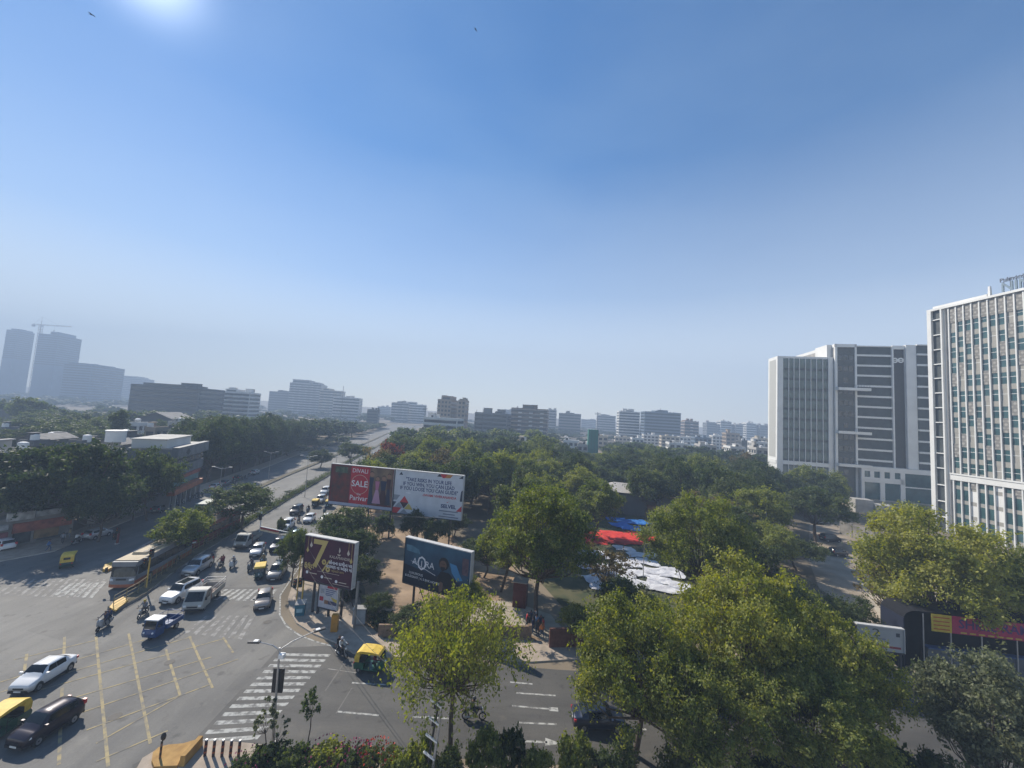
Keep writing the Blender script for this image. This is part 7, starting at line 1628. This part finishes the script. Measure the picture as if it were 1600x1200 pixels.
signal(183, 850, 826, [(0, .98), (-.3, .55)], 'dark red signal post at the left carriageway beside the silver hatchback', m=mat('signal_red', (.16, .02, .02), .6), r=.14)
signal(470, 955, 850, [(-.25, .45)], 'tall yellow signal pole at the corner pavement by the blue bin', r=.08)
signal(462, 950, 868, [(-.25, .50)], 'second yellow signal pole just left of the tall one', r=.06)
signal(553, 985, 908, [], 'weathered concrete utility pole in front of the maroon billboard', m=CONCD, r=.13, name='utility_pole')
bpy.data.objects[[o.name for o in bpy.data.objects if o.name.startswith('utility_pole')][0]]['category'] = 'utility pole'
def gantry():
    g = G(478, 898); A = P(472, 838, g.y); zt = A.z; t = empty('signal_gantry', g, 0, 'white signal gantry with a red and yellow striped boom over the waiting cars', 'gantry'); b = MB(); b.tube((0, 0, 0), (0, 0, zt+.2), .09, WHITEP, n=8); e = P(406, 836, g.y+3)-g; b.tube((0, 0, zt), (e.x, e.y, zt), .06, WHITEP, n=6); b.build('frame', t)
    b = MB(); M = Matrix.Rotation(math.atan2(e.y, e.x), 4, 'Z'); L = math.hypot(e.x, e.y)
    for i in range(2): b.box(L-3.4, L, -.08-.0*i, .08, zt-.28-.26*i, zt-.06-.26*i, [mat('boom_red', (.25, .03, .03)), mat('boom_cream', (.5, .42, .28))][i], M)
    b.build('striped_boom', t)
    g = G(412, 812); zt = P(412, 806, g.y).z
    g = G(405, 838); zt = P(405, 822, g.y).z+2.4; t = empty('signal_gantry', g, 0, 'thin white gantry arm reaching from the bus median over the red bus', 'gantry'); b = MB(); b.tube((0, 0, 0), (0, 0, zt), .08, WHITEP, n=8); b.build('pole', t); b = MB(); e = P(352, 820, g.y+1)-g; b.tube((0, 0, zt-.1), (e.x, e.y, zt-.1), .06, WHITEP, n=6); b.build('arm', t); b = MB(); b.box(-.2, .2, -.35, -.1, zt-1.3, zt-.3, BLK); b.build('signal_head', t)
gantry()
def bollards():
    c1 = mat('bollard_dark', (.03, .012, .02), .5); c2 = mat('bollard_rust', (.30, .08, .03), .6)
    for i, px in enumerate((320, 333, 346.5, 359.5, 372.5)):
        g = G(px, 1181+i*.3, .14); t = empty('bollard', g, 0, ['leftmost', 'second', 'middle', 'fourth', 'rightmost'][i]+' of the five dark bollards along the kerb behind the yellow island', 'bollard', 'dark bollards along the kerb')
        b = MB(); b.tube((0, 0, 0), (0, 0, .95), .085, c1, n=12); b.build('post', t); b = MB(); b.tube((0, 0, .55), (0, 0, .68), .09, c2, n=12); b.build('band', t); b = MB(); b.tube((0, 0, .2), (0, 0, .3), .09, c2, n=12); b.build('band', t); b = MB(); b.tube((0, 0, .95), (0, 0, 1.0), .095, METAL, .07, 12); b.build('cap', t)
bollards()
def yellow_island():
    m = mat('island_ochre', (.30, .17, .05), .85, col2=(.46, .28, .09), scale=2, detail=7); b = MB(); b.prism([V2(G(*p)) for p in [(236, 1196), (238, 1183), (247, 1175), (262, 1171), (285, 1169), (308, 1162), (310, 1166), (282, 1192), (276, 1204), (240, 1206)]], .0, .30, m); tag(b.build('traffic_island'), kind='structure')
    p, q = G(309, 1160, .3), G(279, 1194, .3); d = (q-p); L = d.length; b = MB(); b.box(0, L, 0, .35, .0, .75, m, taper=.04); tag(b.build('low_wall', loc=(p.x, p.y, 0), rot=(0, 0, math.atan2(d.y, d.x))), 'low ochre wall on the edge of the yellow traffic island', 'wall')
    g = G(250, 1184, .3); t = empty('delineator_post', g, 0, 'striped post with a black head standing on the yellow traffic island', 'post'); b = MB()
    for i in range(6): b.tube((0, 0, i*.17), (0, 0, (i+1)*.17), .06, [RUST, BLK][i % 2] if i < 5 else BLK, n=10)
    b.build('post', t); b = MB(); b.ball((.06, 0, 1.25), .16, BLK, 10, 6, (1, .7, 1.5)); b.build('head', t)
yellow_island()
def small_things():
    g = G(468, 962); t = empty('dustbin', g, .3, 'blue-green litter bin with a pale lid on the corner pavement', 'bin'); m = mat('bin_blue', (.02, .12, .17), .6, var=.2); b = MB(); b.box(-.45, .45, -.35, .35, .13, 1.25, m, taper=-.04); b.build('body', t); b = MB(); b.box(-.3, .3, -.405, -.395, .5, .9, mat('bin_label', (.25, .40, .45), .6)); b.build('sign', t); b = MB(); b.add([(-.5, -.4, 1.28), (.5, -.4, 1.28), (.5, .4, 1.5), (-.5, .4, 1.5), (-.5, -.4, 1.33), (.5, -.4, 1.33), (.5, .4, 1.55), (-.5, .4, 1.55)], [(0, 3, 2, 1), (4, 5, 6, 7), (0, 1, 5, 4), (1, 2, 6, 5), (2, 3, 7, 6), (3, 0, 4, 7)], CONC); b.build('lid', t)
    g = G(522, 988); t = empty('junction_box', g, .1, 'narrow yellow-orange junction box on the corner pavement', 'utility box'); m = mat('box_orange', (.42, .20, .02), .5, var=.15); b = MB(); b.box(-.32, .32, -.22, .22, .13, 1.75, m); b.build('cabinet', t); b = MB(); b.box(-.28, .28, -.235, -.22, .2, .95, m); b.box(-.28, .28, -.235, -.22, 1.0, 1.68, m); b.build('door', t)
    g = G(561, 977); t = empty('junction_box', g, .1, 'large pale grey electrical cabinet behind the utility pole', 'utility box'); b = MB(); b.box(-.65, .65, -.4, .4, .3, 1.75, mat('cabinet_grey', (.25, .27, .28), .6, var=.15)); b.box(-.7, .7, -.45, .45, 1.75, 1.85, CONC); b.box(-.55, .55, -.3, .3, 0, .3, CONCD); b.build('cabinet', t); b = MB(); b.box(-.6, -.02, -.42, -.4, .4, 1.65, mat('cabinet_door', (.32, .34, .35), .5)); b.box(.02, .6, -.42, -.4, .4, 1.65, mat('cabinet_door', (0, 0, 0))); b.build('door', t)
small_things()
def fences():
    def run(name, pl, h, m, label, step=1.2, r=.03, rails=(1.0, .55), zb=.28, mesh=True):
        pts = [G(*p) for p in pl]; b = MB()
        for a, c in zip(pts[:-1], pts[1:]):
            L = (c-a).length; n = max(1, int(L/step))
            for i in range(n): p = a+(c-a)*i/n; b.tube((p.x, p.y, zb), (p.x, p.y, zb+h), r*1.2, m, n=5)
            for k in rails: b.tube((a.x, a.y, zb+h*k), (c.x, c.y, zb+h*k), r, m, n=5)
        return tag(b.build(name), label, 'railing')
    run('median_railing', [(176, 953), (215, 930), (260, 896), (302, 866), (345, 841)], 1.15, mat('railing_olive', (.22, .18, .08), .6, var=.3), 'olive metal railing on the bus median from its yellow nose to the red bus', 1.1, .035, (1.0, .65, .3))
    run('median_railing', [(345, 841), (385, 816), (430, 789), (470, 765), (505, 745), (560, 713)], .9, mat('railing_dark', (.08, .07, .05), .7), 'dark railing on the far part of the planted median', 2.0, .04, (1.0, .5))
    run('roadside_railing', [(1080, 1196), (1180, 1194), (1300, 1190)], 1.0, RUST, 'rusty railing at the near kerb below the foreground clump', 1.0, .025, (1.0, .6, .2), .14)
    m = mat('nose_yellow', (.55, .33, .05), .6, var=.15); b = MB(); b.prism([V2(G(*p)) for p in [(170, 955), (177, 946), (192, 938), (199, 944), (180, 960)]], .28, .42, m); tag(b.build('median_nose'), kind='structure')
    b = MB(); b.prism([V2(G(*p)) for p in [(160, 893), (163, 886), (182, 880), (188, 884), (166, 895)]], .0, .36, m); tag(b.build('median_nose'), kind='structure')
    # planting on the median
    r = np.random.default_rng(4); C = []
    pl = [(345, 843), (385, 818), (430, 791), (470, 767), (505, 747), (545, 722), (585, 700)]
    for a, c in zip(pl[:-1], pl[1:]):
        p, q = G(*a), G(*c)
        for i in range(1500): t = r.random(); w = p+(q-p)*t; C.append((w.x+r.normal()*.35, w.y+r.normal()*.35, .3+abs(r.normal())*.3*(1+math.sin(t*23))))
    C = np.array(C); n = len(C); T = unit(r.normal(size=(n, 3))); U = unit(np.cross(T, r.normal(size=(n, 3)))); tag(obj('undergrowth', quads_mesh('undergrowth', C, T, U, np.full(n, .28), np.full(n, .16), LM['mid'])), kind='stuff')
fences()
def slat_post():
    Yp = 24.6; a = P(672, 1215, Yp); c = P(690, 1094, Yp); t = empty('slatted_sign_post', (a.x, Yp, 0), 0, 'leaning grey metal post with slanted white slats rising from the hedge', 'post'); dx = c.x-a.x; L = c.z
    b = MB(); b.tube((0, 0, 0), (dx*1.1, 0, L), .11, METAL, n=4); b.tube((-.22, .05, L*.35), (dx*1.1-.2, .05, L-.2), .07, BLK, n=6); b.build('post', t)
    for i in range(5):
        z = L-.35-i*.98; x = dx*z/L; b = MB(); M = Matrix.Translation((x, -.05, z)) @ Matrix.Rotation(R(32), 4, 'Y'); b.box(-.75, .05, -.06, .06, -.04, .04, WHITEP, M); b.build('slat', t)
        b = MB(); b.box(x-.42, x-.24, -.1, .15, z-.1, z+.18, BLK, taper=.03); b.build('clamp', t)
    return Vector((a.x+dx*1.1, Yp, L))
tp = slat_post()
def cables():
    g = G(470, 955); s = Vector((g.x, g.y, P(470, 850, g.y).z-.2)); s2 = Vector((G(462, 950).x, G(462, 950).y, P(462, 868, G(462, 950).y).z-.1))
    for k, (a, e, lb) in enumerate([(s, tp, 'upper cable from the tall yellow pole to the slatted post'), (s2, tp+Vector((0, 0, -.3)), 'lower cable from the left yellow pole to the slatted post'), (Vector((G(553, 985).x, G(553, 985).y, P(553, 915, G(553, 985).y).z)), Vector((G(470, 955).x, G(470, 955).y, 4.4)), 'short cable between the concrete pole and the tall yellow pole')]):
        b = MB(); pts = []
        for i in range(15): t = i/14; p = a+(e-a)*t; p.z -= (1.1+.3*k)*4*t*(1-t)*(.5 if k == 2 else 1); pts.append(tuple(p))
        b.path(pts, .014, mat('cable_grey', (.10, .09, .08), .7), 5); tag(b.build('cable'), lb, 'cable', 'overhead cables at the corner')
    a = G(540, 905); 
    for k, (p0, p1, lb) in enumerate([((540, 794, 68), (700, 808, 62), 'pale cable sagging below the double billboard')]):
        A = P(*p0); Bq = P(*p1); b = MB(); pts = [tuple(A+(Bq-A)*(i/12)-Vector((0, 0, .5*4*(i/12)*(1-i/12)))) for i in range(13)]; b.path(pts, .025, CONC, 5); tag(b.build('cable'), lb, 'cable', 'overhead cables at the corner')
cables()
def birds():
    for px, py, Y, s, rz, rx, lb in [(743, 46, 62, .75, .9, 1.1, 'dark bird soaring high near the middle of the sky'), (143, 23, 58, .7, .2, .35, 'dark bird gliding near the sun at the upper left'), (434, 397, 160, .6, .4, .3, 'tiny distant bird low in the left half of the sky')]:
        p = P(px, py, Y); m = mat('bird_dark', (.02, .018, .015), .8); b = MB(); b.ball((0, 0, 0), .14, m, 8, 6, (2.1, .8, .8)); b.ball((.33, 0, .03), .08, m, 8, 5)
        b.add([(-.25, -.06, 0), (-.55, -.13, 0), (-.58, 0, .0), (-.55, .13, 0), (-.25, .06, 0)], [(0, 1, 2, 3, 4)], m)
        for sg in (1, -1):
            vs = [(.16, sg*.05, .03), (.22, sg*.45, .12), (.10, sg*.95, .08), (-.05, sg*.9, .07), (-.08, sg*.45, .10), (-.14, sg*.05, .03)]; b.add(vs+[(x, y, z-.02) for x, y, z in vs], [(0, 1, 4, 5), (1, 2, 3, 4), (6, 11, 10, 7), (7, 10, 9, 8)], m)
        o = b.build('bird', loc=p, rot=(rx, 0, rz)); o.scale = (s,)*3; tag(o, lb, 'bird')
birds()
# ================================================= haze
def haze():
    m = bpy.data.materials.new('haze'); m.use_nodes = True; nt = m.node_tree; nt.nodes.clear()
    o = nt.nodes.new('ShaderNodeOutputMaterial'); v = nt.nodes.new('ShaderNodeVolumePrincipled')
    v.inputs['Color'].default_value = (.58, .75, 1.0, 1); v.inputs['Density'].default_value = HAZE_D; v.inputs['Anisotropy'].default_value = .0
    nt.links.new(v.outputs[0], o.inputs['Volume'])
    b = MB(); b.box(-1700, 800, -60, 1200, -1, 215, m); tag(b.build('haze'), kind='stuff')
HAZE_D = .00105
haze()
drop_protos()
